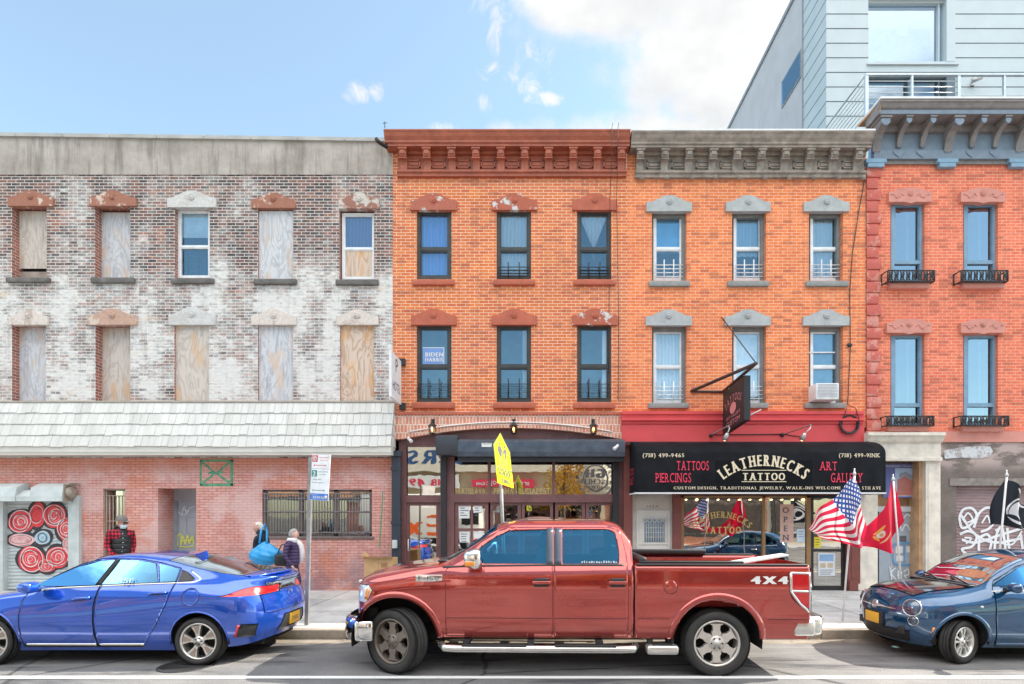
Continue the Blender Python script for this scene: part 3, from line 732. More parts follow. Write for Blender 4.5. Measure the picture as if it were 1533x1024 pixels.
spray(A, [[(303, 692), (313, 700), (323, 708), (334, 700), (344, 692)], [(303, 723), (313, 716), (323, 708), (334, 716), (344, 723)], [(312, 708), (334, 707)]], -.014, 1.6, MSPG)
spray(A, [[(573, 735), (572, 760), (570, 790), (568, 820)]], -.014, .9, MSPG)
# wide barred window
fr = MB()
MBRNFR = M('brown_steel_frame', (.16, .12, .11), .6, 0, .3)
for q in ((393, 557, 732, 736), (393, 557, 799, 803), (393, 398, 732, 803), (447, 453, 732, 803), (500, 506, 732, 803), (553, 557, 732, 803), (393, 557, 765, 768)): fr.pbox(*q, .03 if q[3] != 768 else .05, .10)
fw_ = fr.build('barred_window', MBRNFR, A)
mb = MB(); mb.quad((PX(393), .09, PZ(803)), (PX(557), .09, PZ(803)), (PX(557), .09, PZ(732)), (PX(393), .09, PZ(732))); mb.build('pane', SHOPGLASS, fw_)
mb = MB(); mb.quad((PX(393), .5, PZ(803)), (PX(557), .5, PZ(803)), (PX(557), .5, PZ(732)), (PX(393), .5, PZ(732))); mb.build('room_lining', MDIMROOM, fw_)
mb = MB(); mb.quad((PX(396), .2, PZ(766)), (PX(555), .2, PZ(766)), (PX(555), .2, PZ(733)), (PX(396), .2, PZ(733))); mb.build('blind', M('tan_blind', (.42, .36, .32), .9, 0, .35, 4), fw_)
mb = MB()
for k in range(38): 
    xx = PX(396 + k * 4.25, -.03); mb.tube([(xx, -.03, PZ(803)), (xx, -.03, PZ(739))], .008, 5)
for q in (739, 746, 766, 797): mb.tube([(PX(394), -.03, PZ(q)), (PX(556), -.03, PZ(q))], .011, 5)
mb.build('bars', M('grey_bars', (.22, .2, .2), .6), fw_)
sill(A, 390, 560, 803, 807, -.05, MBRNFR)
# downpipe
mb = MB(); mb.box(PX(588.5), PX(601), -.14, -.015, gz, PZ(684)); mb.box(PX(587.5), PX(602), -.16, -.01, PZ(705), PZ(700)); mb.box(PX(587.5), PX(602), -.16, -.01, PZ(785), PZ(780)); mb.box(PX(586), PX(603), -.2, -.01, PZ(684), PZ(676))
dp = mb.build('downpipe', M('black_blue_pipe', (.03, .04, .055), .45), A)
mb = MB(); mb.box(PX(590), PX(597), -.2, -.14, PZ(820), PZ(808)); mb.build('meter_box', MSHUT, dp)
# ---------------------------------------------------------------- orange brick house with brown cornice (B)
def grime(g, col, p, x, z):
    # run-off streaks, soot and odd replaced bricks
    st = g.noise(g.comb(g.math('MULTIPLY', x, 2.6), 0.0, g.math('MULTIPLY', z, .22)), 1.5, 5, .7)
    col = g.mix(g.smooth(st, .52, .74, 0, .42), col, (.26, .10, .06))
    pb = g.noise(g.comb(g.math('FLOOR', g.math('MULTIPLY', x, 4.44)), 0.0, g.math('FLOOR', g.math('MULTIPLY', z, 13.24))), 5.1, 0)
    col = g.mix(g.smooth(pb, .62, .66, 0, .45), col, (.30, .09, .06))
    ef = g.noise(g.scale(p, 1, 1, .6), .8, 6, .75)
    return g.mix(g.smooth(ef, .60, .74, 0, .25), col, (.80, .58, .44))
def postC(g, col, br, p, x, y, z): return grime(g, col, p, x, z)
def postB(g, col, br, p, x, y, z):
    n = g.noise(p, 0.35, 4, 0.6)
    col = g.mix(g.smooth(n, 0.42, 0.62, 0, 0.6), col, g.mix(br.outputs['Fac'], (0.66, 0.18, 0.075), (0.80, 0.58, 0.44)))
    return grime(g, col, p, x, z)
MBRB = brick_mat('orange_brick', (0.76, 0.215, 0.06), (0.58, 0.125, 0.045), (0.80, 0.55, 0.38), 0.0755, 0.225, 0.0085, post=postB, var=0.12)
MBRC = brick_mat('bright_orange_brick', (0.84, 0.25, 0.085), (0.70, 0.17, 0.06), (0.84, 0.52, 0.36), 0.0755, 0.225, 0.007, post=postC, var=0.10)
MBRD = brick_mat('salmon_brick', (0.82, 0.21, 0.11), (0.70, 0.155, 0.085), (0.82, 0.42, 0.30), 0.0755, 0.225, 0.007, post=postC, var=0.12)
MBRARCH = brick_mat('patchy_arch_brick', (0.60, 0.22, 0.14), (0.68, 0.36, 0.26), (0.80, 0.66, 0.56), 0.20, 0.082, 0.010, var=0.25)
MBRN = M('brown_painted_wood', (0.37, 0.10, 0.055), 0.55, 0, 0.25, 4, 0.15)
MBRNSTONE = M('red_brownstone', (0.46, 0.12, 0.07), 0.8, 0, 0.15, 5, 0.2)
MFLAKE = stone_mat('flaked_brownstone_lintel', (0.66, 0.60, 0.56), (0.44, 0.13, 0.085), 0.75)
MFLAKE2 = stone_mat('patched_brownstone_lintel', (0.44, 0.12, 0.07), (0.62, 0.60, 0.58), 0.30)
MGREYWOOD = M('weathered_grey_wood', (0.28, 0.235, 0.20), 0.75, 0, 0.4, 5, 0.3)
MGREYSTONE = M('grey_painted_stone', (0.40, 0.41, 0.41), 0.75, 0, 0.14, 5, 0.2)
MGREYSTONE2 = M('dark_grey_sill', (0.27, 0.27, 0.26), 0.75, 0, 0.2, 5, 0.2)
MPURPLE = M('purple_brown_paint', (0.17, 0.075, 0.072), 0.5, 0, 0.18, 4)
def cornice(parent, y_, L, R_, top, crown_b, br_t, br_b, base_t, base_b, centers, bw, mat_, depth, xl, xr, drops=False, flash=None):
    """bracketed cornice: crown slab, frieze with panels, base mould, brackets. L,R: crown ends (px at its front), xl,xr: frieze ends"""
    yf = -depth
    zt, zc = PZ(top, yf), PZ(crown_b, yf)
    X0, X1 = PX(L, yf), PX(R_, yf)
    h = zt - zc
    prof = [(0.0, zt + .02), (yf, zt), (yf, zt - h * .10), (yf + .02, zt - h * .16), (yf + .05, zt - h * .4), (yf + .10, zt - h * .62), (yf + .10, zt - h * .78), (yf + .13, zt - h * .80), (yf + .13, zc), (0.0, zc + .02)]
    mb = MB(); mb.prism(prof, 'x', X0, X1); c = mb.build('cornice', mat_, parent)
    zbt, zbb = PZ(base_t, -.1), PZ(base_b, -.1)
    a0, a1 = PX(xl), PX(xr)
    mb = MB(); mb.box(a0, a1, -.05, 0.02, zbt, zc + .02)
    mb.prism([(0.02, zbt), (-.13, zbt), (-.13, zbt - (zbt - zbb) * .35), (-.09, zbt - (zbt - zbb) * .5), (-.09, zbb), (0.02, zbb)], 'x', a0 - .02, a1 + .02)
    # raised panels between brackets and soffit strip
    mb.box(a0, a1, -.13, -.05, zc - .07, zc + .01)
    cs = sorted(centers)
    if drops:
        for cx in cs: mb.lathe([(0, 0), (.05, 0), (.06, .03), (.03, .07), (0, .075)], 10, Matrix.Translation((PX(cx), -.1, zbb - .03)) @ Matrix.Rotation(R(90), 4, 'X'))
    mb.build('frieze', mat_, c)
    ztop = zc; dd = depth - .16
    for i in range(len(cs) - 1):
        x0, x1 = PX(cs[i]) + bw * .75, PX(cs[i + 1]) - bw * .75; zp0, zp1 = zbt + .08, zbt + .08 + (ztop - zbt) * .42
        mb = MB()
        for (a, b, c_, d) in ((x0, x1, zp1 - .03, zp1), (x0, x1, zp0, zp0 + .03), (x0, x0 + .03, zp0, zp1), (x1 - .03, x1, zp0, zp1)): mb.box(a, b, -.075, -.05, c_, d)
        mb.box(x0 + .06, x1 - .06, -.068, -.05, zp0 + .06, zp1 - .06)
        mb.build('panel', mat_, c)
    for cx in cs:
        x = PX(cx, -dd); mb = MB()
        H = ztop - zbt
        pr = [(-.05, ztop - .002), (-dd, ztop - .002), (-dd, ztop - H * .10), (-dd + .03, ztop - H * .14), (-dd + .012, ztop - H * .30), (-dd + .03, ztop - H * .42), (-dd + .08, ztop - H * .50), (-.14, ztop - H * .56), (-.125, ztop - H * .8), (-.12, zbt + .005), (-.05, zbt + .005)]
        mb.prism(pr, 'x', x - bw / 2, x + bw / 2)
        mb.box(x - bw * .62, x + bw * .62, -dd - .015, -.05, ztop - H * .11, ztop - .004)
        mb.box(x - bw * .32, x + bw * .32, -dd - .004, -dd + .05, ztop - H * .34, ztop - H * .15)
        mb.box(x - bw * .58, x + bw * .58, -dd + .04, -.05, ztop - H * .53, ztop - H * .47)
        mb.build('bracket', mat_, c)
    if flash:
        MB().box(X0 - .01, X1 + .01, yf - .012, .05, zt + .005, zt + .045).build('roof_flashing', flash, c)
    return c
B = thing('orange_brick_house', 'orange brick house with reddish brown bracketed cornice above an arched shopfront', 'building', (PX(765), 0, 0.15))
BX0, BX1 = PX(588) + .003, PX(938)
BWX = [(624, 676), (743.5, 795), (864, 915)]
rowsB = [(314, 418), (486.5, 602)]
holes = [(PX(a), PX(b), PZ(d), PZ(c)) for a, b in BWX for c, d in rowsB]
mb = MB(); wall_holes(mb, BX0, BX1, PZ(620), PZ(196), holes, 0, .16); mb.build('wall', MBRB, B)
MB().box(BX0, BX1, 1.2, 11, .1, PZ(215)).build('rear_wall', MDARKROOM, B)
cornice(B, 0, 574, 944, 193, 213, 213, 255, 255, 263, [602, 638, 675.5, 712, 749.5, 785.5, 821.5, 858.5, 895, 931], .17, MBRN, .44, 597, 936)
for i, (a, b) in enumerate([(614, 684), (736, 804), (857, 924)]): pediment(B, a, b, 289, 314, -.07, [MFLAKE, MFLAKE2, MBRNSTONE][i], medal=MBRNSTONE)
for i, (a, b) in enumerate([(615, 683), (736, 804), (856, 925)]): pediment(B, a, b, 462, 486, -.07, [MBRNSTONE, MBRNSTONE, MFLAKE2][i], medal=MBRNSTONE)
for a, b in [(617, 680), (738, 801), (859, 921)]: sill(B, a, b, 418, 426, -.08, MBRNSTONE); sill(B, a, b, 602, 611, -.08, MBRNSTONE)
cB = [[('full', MBLUECUR, 0.03, .97, .0, 1.0)], [('full', MCURTAIN, .03, .9, 0, 1)], [('vee', MCURTAIN)], [], [('side', MCURTAIN)], [('side', MCURTAIN)]]
k = 0
for r, (c, d) in enumerate(rowsB):
    for i, (a, b) in enumerate(BWX):
        w = sash_window(B, a, b, c, d, 373 if r == 0 else 548.5, .05, MDARKFRAME, curtain=cB[k], guard=None if k == 0 else (.34, .66), gq=((396, 416) if r == 0 else (570, 596)), fw=4.6, railh=3.6)
        k += 1
# lower brick arch zone
zA0, zA1 = PZ(622), PZ(619)
mb = MB()
def archz(px): t = (px - 765) / 168.0; return PZ(641 + 17.5 * t * t)
n = 40; xs = [588.5 + (933 - 588.5) * i / n for i in range(n + 1)]
yA = -.06
vs = []
for q in xs: vs += [(PX(q, yA), yA, archz(min(max(q, 600), 930))), (PX(q, yA), yA, PZ(620)), (PX(q, yA), yA + .4, archz(min(max(q, 600), 930))), (PX(q, yA), .02, PZ(620))]
mb.add(vs, [f for i in range(n) for f in ((4 * i, 4 * i + 4, 4 * i + 5, 4 * i + 1), (4 * i, 4 * i + 2, 4 * i + 6, 4 * i + 4), (4 * i + 1, 4 * i + 5, 4 * i + 7, 4 * i + 3))])
mb.build('arch_band', MBRARCH, B)
mb = MB(); mb.box(BX0, PX(938), -.10, 0, PZ(621.5), PZ(618)); 
mb.build('string_course', MBRNSTONE, B)
al = MB(); pts = [(PX(q, -.07), -.075, archz(q) + PZ(634) - PZ(641) + .02) for q in [612 + 8 * i for i in range(39)]]
al.tube(pts, .018, 6); al.build('conduit', M('chalk_white', (.75, .72, .68), .8), B)
# shopfront timber
yS = .10
sf = MB()
for q in ((597, 608, 668, 884), (659, 680, 668, 884), (920, 936, 668, 884), (608, 659, 742, 752), (680, 920, 740, 752), (730, 734, 688, 740), (827, 831, 688, 740), (597, 936, 640, 668)):
    sf.pbox(q[0], q[1], q[2], q[3], yS, yS + .14)
S = sf.build('shopfront', MPURPLE, B)
mb = MB()
for q in (700, 714, 740, 796, 822, 848, 632, 872): mb.lathe([(.035, 0), (.035, .012), (.05, .012), (.05, 0)], 12, Matrix.Translation((PX(q, yS), yS, PZ(654, yS))) @ Matrix.Rotation(R(90), 4, 'X'))
mb.build('fascia_ornament', M('faded_rose_paint', (.30, .16, .14), .6), S)
def leaf(parent, p0, p1, q0, q1, fr, y, name='door_leaf', bars=None, rail=None):
    mb = MB(); mb.pbox(p0, p0 + fr, q0, q1, y, y + .06); mb.pbox(p1 - fr, p1, q0, q1, y, y + .06); mb.pbox(p0 + fr, p1 - fr, q0, q0 + fr, y, y + .06)
    mb.pbox(p0 + fr, p1 - fr, q1 - (rail or fr), q1, y, y + .06)
    for b in (bars or []): 
        if b[0] == 'v': mb.pbox(b[1] - 1.7, b[1] + 1.7, q0 + fr, q1 - (rail or fr), y + .005, y + .055)
        else: mb.pbox(p0 + fr, p1 - fr, b[1] - 2, b[1] + 2, y + .003, y + .05)
    o = mb.build(name, MPURPLE, parent)
    s = MB(); yy = y + .03; s.quad((PX(p0 + fr, y), yy, PZ(q1 - (rail or fr), y)), (PX(p1 - fr, y), yy, PZ(q1 - (rail or fr), y)), (PX(p1 - fr, y), yy, PZ(q0 + fr, y)), (PX(p0 + fr, y), yy, PZ(q0 + fr, y)))
    s.build('pane', SHOPGLASS, o); return o
dl = leaf(S, 606, 660, 750, 884, 7, yS + .05, 'door_leaf', rail=14)
mb = MB(); xh = PX(610, 0); mb.tube([(xh, yS + .05, PZ(808)), (xh, yS - .02, PZ(808)), (xh, yS - .02, PZ(825)), (xh, yS + .05, PZ(825))], .012, 8); mb.build('handle', MWHITEIRON, dl)
leaf(S, 681, 731, 752, 884, 5, yS + .05, 'door_leaf', bars=[('v', 706), ('h', 793)], rail=16)
for a, b in ((734, 780), (781, 828), (831, 876), (877, 922)): leaf(S, a, b, 752, 884, 4.5, yS + .06, 'folding_panel', bars=[('h', 800)], rail=14)
for a, b in ((608, 660), (680, 730), (734, 827), (831, 921)):
    y = yS + .09
    MB().quad((PX(a, 0), y, PZ(741)), (PX(b, 0), y, PZ(741)), (PX(b, 0), y, PZ(667 if a < 650 else 689)), (PX(a, 0), y, PZ(667 if a < 650 else 689))).build('transom_pane', SHOPGLASS, S)
MB().box(PX(600), PX(934), 1.0, 1.02, .15, PZ(640)).build('room_lining', MDARKROOM, S)
MB().quad((PX(600), .3, .16), (PX(934), .3, .16), (PX(934), 1.0, .16), (PX(600), 1.0, .16)).build('shop_floor', MDIMROOM, S)
MGOLD = M('gold_leaf', (.62, .45, .16), .45, 0.3)
yT = yS + .085
lettering(S, MGOLD, [(('BRATISLAVA', .15, (PX(704, yT), yT, PZ(739))), dict(width=PX(728) - PX(682))), (('- PRAHA -', .15, (PX(754, yT), yT, PZ(739))), dict(width=PX(775) - PX(733))),
                     (('BUDAPEST', .15, (PX(800, yT), yT, PZ(739))), dict(width=PX(824) - PX(776)))])
MPAPER = M('white_paper', (.72, .72, .70), .8, 0, .06); MPRINT = M('printed_text', (.12, .12, .14), .8)
nb = MB()
for q in ((687, 703, 757, 776), (709, 722, 757, 768), (688, 703, 796, 812), (709, 723, 796, 806)): nb.pbox(*q, yS + .074, yS + .077)
nt = nb.build('window_notice', MPAPER, S)
nb = MB(); random.seed(8)
for q in ((687, 703, 757, 776), (709, 722, 757, 768), (688, 703, 796, 812)):
    for k in range(4):
        yq = q[2] + 3 + k * 3.6; nb.pbox(q[0] + 2, q[0] + random.uniform(7, q[1] - q[0] - 1), yq, yq + 1.2, yS + .0715, yS + .0735)
nb.build('print', MPRINT, nt)
# roller shutter box over the shopfront
MBOXM = M('black_blue_sheet', (.10, .125, .16), .32, .6, .25, 5)
yb = -.40
mb = MB()
prof = [(-.02, PZ(657, -.02)), (yb + .06, PZ(657.5, yb)), (yb, PZ(661, yb)), (yb, PZ(676, yb)), (yb + .06, PZ(683, yb)), (-.02, PZ(683, yb))]
mb.prism(prof, 'x', PX(684, yb), PX(936, yb))
RB = mb.build('shutter_box', MBOXM, S)
MB().bbox(PX(652, yb - .03), PX(685, yb - .03), yb - .03, .05, PZ(681, yb), PZ(652, yb), .012).build('motor_box', M('black_sheet', (.035, .04, .048), .4), RB)
mb = MB(); mb.box(PX(684, yb), PX(936, yb), yb + .14, yb + .30, PZ(690, yb), PZ(683, yb) - .003); mb.box(PX(660), PX(668), .0, .09, .15, PZ(680)); mb.box(PX(918), PX(926), .0, .09, .15, PZ(680)); mb.build('shutter_rail', M('black_rail', (.02, .021, .025), .5), RB)
mb = MB(); mb.pbox(721, 736, 663, 669, yb - .006, yb - .002); st = mb.build('sticker', MPAPER, RB)
lettering(st, MPRINT, [(('718-499', .05, (PX(728.5, yb), yb - .008, PZ(666, yb))), dict(width=.19))])
def small_cam(parent, px, py, y, dirx):
    mb = MB(); c = Vector((PX(px, y), y, PZ(py, y)))
    mb.lathe([(0, 0), (.035, 0), (.035, .14), (.045, .14), (.045, .17), (0, .17)], 12, Matrix.Translation(c) @ Vector((dirx, -.5, -.45)).to_track_quat('Z', 'Y').to_matrix().to_4x4())
    mb.tube([c, c + Vector((-dirx * .03, .12, .06))], .015, 6)
    o = mb.build('security_camera', MWHITEIRON); 
    return o
tag(small_cam(None, 611, 656, -.12, .5), 'small white security camera at left end of the arched shopfront', 'camera')
tag(small_cam(None, 925, 667, -.46, -.5), 'small white security camera at right end of the shutter box', 'camera')
# pipe at the parapet corner
mb = MB(); mb.tube([(PX(563, -.6), -.6, PZ(208, -.6)), (PX(570, -.4), -.45, PZ(214, -.45)), (PX(578, -.3), -.3, PZ(220, -.3)), (PX(581, -.2), -.2, PZ(205, -.2)), (PX(586, 0), 0.02, PZ(204, 0))], .045, 8)
tag(mb.build('floodlight_arm', MIRON), 'black bent pipe poking out at the parapet beside brown cornice', 'pipe')
# ---------------------------------------------------------------- lanterns
ML_GLASS = glass_mat('lantern_glass', (.95, .8, .55), .15); MBULB = emit_mat('lit_bulb', (1.0, .62, .25), 2.0)
def lantern(px, lab):
    y = -.16; x, z = PX(px, y), PZ(640, y)
    t = thing('wall_lantern', lab, 'lantern', (x, -.06, z), 'lanterns on the brick arch')
    mb = MB(); mb.lathe([(0, .15), (.012, .14), (.02, .11), (.11, .05), (.115, .04), (0, .04)], 6, Matrix.Translation((x, y, z))); mb.tube([(x, y, z + .12), (x, y + .02, z + .2), (x, -.06, z + .16)], .012, 6); mb.box(x - .04, x + .04, -.075, -.06, z + .05, z + .22)
    for k in range(6):
        a = k * PI / 3; mb.tube([(x + .085 * math.cos(a), y + .085 * math.sin(a), z + .05), (x + .065 * math.cos(a), y + .065 * math.sin(a), z - .13)], .008, 5)
    mb.lathe([(0, -.13), (.075, -.13), (.075, -.15), (.03, -.17), (0, -.18)], 6, Matrix.Translation((x, y, z)))
    mb.build('lantern_frame', MIRON, t)
    MB().lathe([(.085, .045), (.064, -.128)], 6, Matrix.Translation((x, y, z)), smooth=False).build('lantern_pane', ML_GLASS, t)
    MB().sphere((x, y, z - .04), (.025, .025, .05), 10, 8).build('bulb', MBULB, t)
    return t
lantern(647, 'left black wall lantern above the shutter motor box'); lantern(769, 'black wall lantern at the crown of the brick arch'); lantern(888.5, 'right black wall lantern nearest the red fascia')
# ---------------------------------------------------------------- tattoo shop house (C)
Cc = thing('tattoo_shop_house', 'orange brick house with weathered grey cornice, grey lintels and red shop fascia', 'building', (PX(1115), 0, .15))
CX0, CX1 = PX(938) + .003, PX(1296)
CWX = [(976, 1028), (1096, 1147), (1211, 1262)]
rowsC = [(315, 420), (487, 604)]
holes = [(PX(a), PX(b), PZ(d), PZ(c)) for a, b in CWX for c, d in rowsC]
mb = MB(); wall_holes(mb, CX0, CX1, PZ(640), PZ(197), holes, 0, .3); mb.build('wall', MBRC, Cc)
MB().box(CX0, CX1, 1.2, 11, .1, PZ(215)).build('rear_wall', MDARKROOM, Cc)
MFLASH = M('white_flashing', (.72, .72, .72), .5, 0, .12, 3)
cornice(Cc, 0, 946, 1310, 196, 215, 215, 256, 256, 265, [959.5, 996.5, 1033, 1069, 1105, 1142, 1178, 1215, 1251, 1288], .165, MGREYWOOD, .44, 951, 1292, True, MFLASH)
for a, b in [(968, 1036), (1087, 1154), (1204, 1272)]: pediment(Cc, a, b, 292, 316, -.07, MGREYSTONE)
for a, b in [(967, 1036), (1086, 1154), (1203, 1272)]: pediment(Cc, a, b, 463, 487, -.07, MGREYSTONE)
for a, b in [(972, 1033), (1090, 1152), (1208, 1271)]: sill(Cc, a, b, 420, 428, -.08, MGREYSTONE2)
for a, b in [(971, 1032), (1090, 1151), (1206, 1267)]: sill(Cc, a, b, 603, 611, -.08, MGREYSTONE2)
MBLUEBL = M('blue_shade', (.10, .34, .58), .8); MPALEBL = M('pale_blue_shade', (.40, .58, .72), .8)
cC = [[('blind', MBLUEBL, .45)], [('full', curtain_mat('pale_blue_curtain', (.55, .72, .85)), .03, .97, .4, 1)], [('full', MCURTAIN, .03, .85, 0, 1)], [('full', MCURTAIN, .03, .97, 0, 1)], [('blind', MBLIND, .1)], [('blind', MPALEBL, .25)]]
k = 0
for r, (c, d) in enumerate(rowsC):
    for i, (a, b) in enumerate(CWX):
        mb = MB(); y = .12; f = (PX(4) - PX(0))
        mb.box(PX(a), PX(b), y, y + .14, PZ(c + 7), PZ(c)); mb.box(PX(a), PX(a + 2.5), y, y + .14, PZ(d), PZ(c + 7)); mb.box(PX(b - 5.5), PX(b), y, y + .14, PZ(d), PZ(c + 7))
        of = mb.build('window_surround', MGREYFRAME, Cc)
        w = sash_window(Cc, a + 2.2, b - 5.2, c + 7, d, 372 + r * 177 if i < 3 else 0, .16, MWHITEFRAME, curtain=cC[k], guard=(None if k == 5 else (.34, .66)), gmat=MWHITEIRON, gq=((392, 417) if r == 0 else (574, 600)), fw=3.4, railh=3)
        if k == 5:
            mb = MB(); mb.box(PX(a + 4), PX(b - 7), .15, .2, PZ(580), PZ(576)); mb.box(PX(a + 4), PX(b - 7), .15, .2, PZ(525.5), PZ(524)); mb.box(PX(a + 4), PX(1229), .15, .2, PZ(603), PZ(576)); mb.build('window_filler', MWHITEFRAME, w)
        k += 1
# air conditioner
ac = thing('air_conditioner', 'white boxy air conditioner hanging out of a window above red fascia', 'air conditioner', (PX(1238), 0, PZ(597)))
mb = MB(); y0 = -.38
mb.bbox(PX(1222, y0), PX(1256, y0), y0, .16, PZ(598, y0), PZ(573.5, y0), .012); mb.build('casing', M('off_white_metal', (.74, .75, .75), .45), ac)
mb = MB()
for i in range(9): mb.box(PX(1224, y0), PX(1254, y0), y0 - .008, y0 + .004, PZ(576 + i * 2.2, y0), PZ(575 + i * 2.2, y0))
mb.build('grille', M('grey_fins', (.45, .46, .47), .5), ac)
# red fascia
MREDF = M('red_fascia_paint', (.66, .07, .075), .55, 0, .08, 2)
mb = MB()
mb.pbox(931.5, 1294, 622, 668, -.12, .1)
zt = PZ(615.5, -.2)
prof = [(.0, zt), (-.20, zt), (-.20, zt - .07), (-.17, zt - .09), (-.16, zt - .16), (-.20, zt - .18), (-.20, zt - .22), (-.15, zt - .25), (-.15, zt - .29), (-.12, zt - .31), (-.0, zt - .31)]
mb.prism(prof, 'x', PX(931, -.2), PX(1294, -.2)); mb.build('red_fascia', MREDF, Cc)
# awning
MAWN = M('black_awning_cloth', (.010, .011, .014), .7, 0, .35, 3, .2, 0, .12)
AW = thing('shop_awning', 'black cloth awning with curved top and gold and red lettering', 'awning', (PX(1115), 0, PZ(700)))
d0 = -.85; ax0, ax1 = PX(938) + .06, PX(1326, d0)
zt_, zb_ = PZ(663), PZ(737, d0)
zfr = PZ(679, d0)
rr = 10; prof = []
for i in range(rr + 1):
    a = PI / 2 * i / rr; prof.append((-.05 + (d0 + .05) * math.sin(a), zfr + (zt_ - zfr) * math.cos(a)))
prof.append((d0, zb_))
mb = MB(); n = len(prof); nx = 24
grid = []
for i in range(nx + 1):
    x = ax0 + (ax1 - ax0) * i / nx
    for j, (y, z) in enumerate(prof):
        sag = (.5 - abs((i * 6 / nx) % 1 - .5)) * .045 * math.sin(PI * min(j, rr) / rr); grid.append((x, y + sag, z - sag))
mb.add(grid, [(i * n + j, i * n + n + j, i * n + n + j + 1, i * n + j + 1) for i in range(nx) for j in range(n - 1)], 0, True)
for x in (ax0, ax1): mb.add([(x, y, z) for y, z in prof] + [(x, -.05, zb_)], [list(range(n + 1))])
mb.build('awning_cover', MAWN, AW)
mb = MB(); mb.box(ax0 - .01, ax1 + .01, d0 - .012, d0 + .02, zb_ - .035, zb_ - .002); mb.box(ax0 - .01, ax0 + .02, d0 + .02, -.02, zb_ - .035, zb_ - .002); mb.box(ax1 - .02, ax1 + .01, d0 + .02, -.02, zb_ - .035, zb_ - .002); mb.build('awning_frame', M('white_awning_edge', (.70, .70, .70), .5), AW)
mb = MB(); mb.box(PX(937, -.12), PX(1297, -.12), -.22, -.03, PZ(667, -.1), PZ(662, -.1)); mb.build('head_rail', M('dark_brown_rail', (.07, .035, .03), .5), AW)
MB().quad((PX(1071, d0), d0 - .004, zb_ + .06), (PX(1216, d0), d0 - .004, zb_ + .06), (PX(1216, d0), d0 - .004, PZ(676, d0) - .2), (PX(1071, d0), d0 - .004, PZ(676, d0) - .2)).build('awning_patch', M('black_patch', (.007, .008, .010), .7, 0, .2, 3, 0, 0, .1), AW)
MCREAM = M('cream_letter', (.74, .64, .46), .6, 0, .05); MREDL = M('red_letter', (.72, .04, .09), .6, 0, .05)
yl_ = d0 - .012
def P(px, py): return (PX(px, d0), yl_, PZ(py, d0))
sc_ = (DIST + d0) / FOC
lettering(AW, MCREAM, [(('(718) 499-9465', 6 * sc_, P(993, 684.5)), dict(width=63 * sc_, serif=True, gap=.1, bold=.02)), (('(718) 499-91NK', 6 * sc_, P(1286, 684.5)), dict(width=62 * sc_, serif=True, gap=.1, bold=.02)),
    (('LEATHERNECKS', 17.5 * sc_, P(1143, 697.5)), dict(width=131 * sc_, serif=True, gap=.10, bold=.06, arc=78 * 1.25 * sc_)),
    (('TATTOO', 11.5 * sc_, P(1143, 719)), dict(width=64 * sc_, serif=True, bold=.05, gap=.1)),
    (('CUSTOM DESIGN, TRADITIONAL JEWELRY, WALK-INS WELCOME', 4.3 * sc_, P(1133, 732.5)), dict(width=250 * sc_, serif=True, bold=.02, gap=.12)), (('BY 57A 5TH AVE', 5 * sc_, P(1291, 733)), dict(width=54 * sc_, serif=True, bold=.02))])
mb = MB(); mb.box(PX(1110, d0), PX(1177, d0), yl_ - .001, yl_ + .001, PZ(704.6, d0), PZ(703.6, d0)); mb.build('lettering', MCREAM, AW); mb = MB(); mb.box(PX(1110, d0), PX(1177, d0), yl_ - .001, yl_ + .001, PZ(721.6, d0), PZ(720.6, d0)); mb.build('lettering', MCREAM, AW)
lettering(AW, MREDL, [(('TATTOOS', 14.5 * sc_, P(1037, 704)), dict(width=49 * sc_, serif=True, gap=.06)), (('PIERCINGS', 14.5 * sc_, P(1008, 722)), dict(width=54 * sc_, serif=True, gap=.06)),
    (('ART', 13.5 * sc_, P(1240, 704)), dict(width=27 * sc_, serif=True, gap=.06)), (('GALLERY', 14.5 * sc_, P(1267, 722)), dict(width=48 * sc_, serif=True, gap=.06))])
lettering(AW, MREDL, [(('TATTOO', .17, (ax0 - .006, -.42, PZ(712, -.4))), dict(ux=(0, -1, 0), width=.5, serif=True)), (('ART', .17, (ax0 - .006, -.42, PZ(726, -.4))), dict(ux=(0, -1, 0), width=.4, serif=True))])
# shopfront under the awning
MOX = M('oxblood_paint', (.19, .055, .045), .5, 0, .15, 4)
F = MB()
for q in ((934, 947, 664, 884), (1008, 1020, 735, 884), (1270, 1287, 735, 884)): F.pbox(*q, -.09, .12)
F.pbox(1272, 1285, 800, 812, -.11, -.085); F.pbox(1272, 1285, 870, 884, -.12, -.085); F.pbox(1275, 1282, 816, 866, -.10, -.085)
F.pbox(938, 1290, 730, 742, .06, .15)
SF = F.build('shopfront', MOX, Cc)
MTAN = M('bronze_mullion', (.30, .17, .07), .5); MBLKF = M('black_door_frame', (.02, .02, .022), .4)
mb = MB()
for q in ((1020, 1024, 742, 855), (1142, 1146, 742, 855), (1208, 1214, 742, 855), (1020, 1214, 742, 745), (1020, 1214, 850, 856)): mb.pbox(*q, .02, .10)
W1 = mb.build('shop_window', MTAN, SF)
MB().quad((PX(1020), .07, PZ(856)), (PX(1214), .07, PZ(856)), (PX(1214), .07, PZ(742)), (PX(1020), .07, PZ(742))).build('pane', SHOPGLASS, W1)
mb = MB(); mb.pbox(1018, 1216, 855, 884, .0, .1); mb.build('stall_riser', MOX, SF)
MB().box(PX(940), PX(1285), 1.1, 1.15, .15, PZ(735)).build('room_lining', MDARKROOM, SF)
MB().quad((PX(1018), .12, PZ(853)), (PX(1214), .12, PZ(853)), (PX(1214), 1.0, PZ(853)), (PX(1018), 1.0, PZ(853))).build('window_shelf', M('pale_shelf', (.35, .3, .24), .7), SF)
y = .064
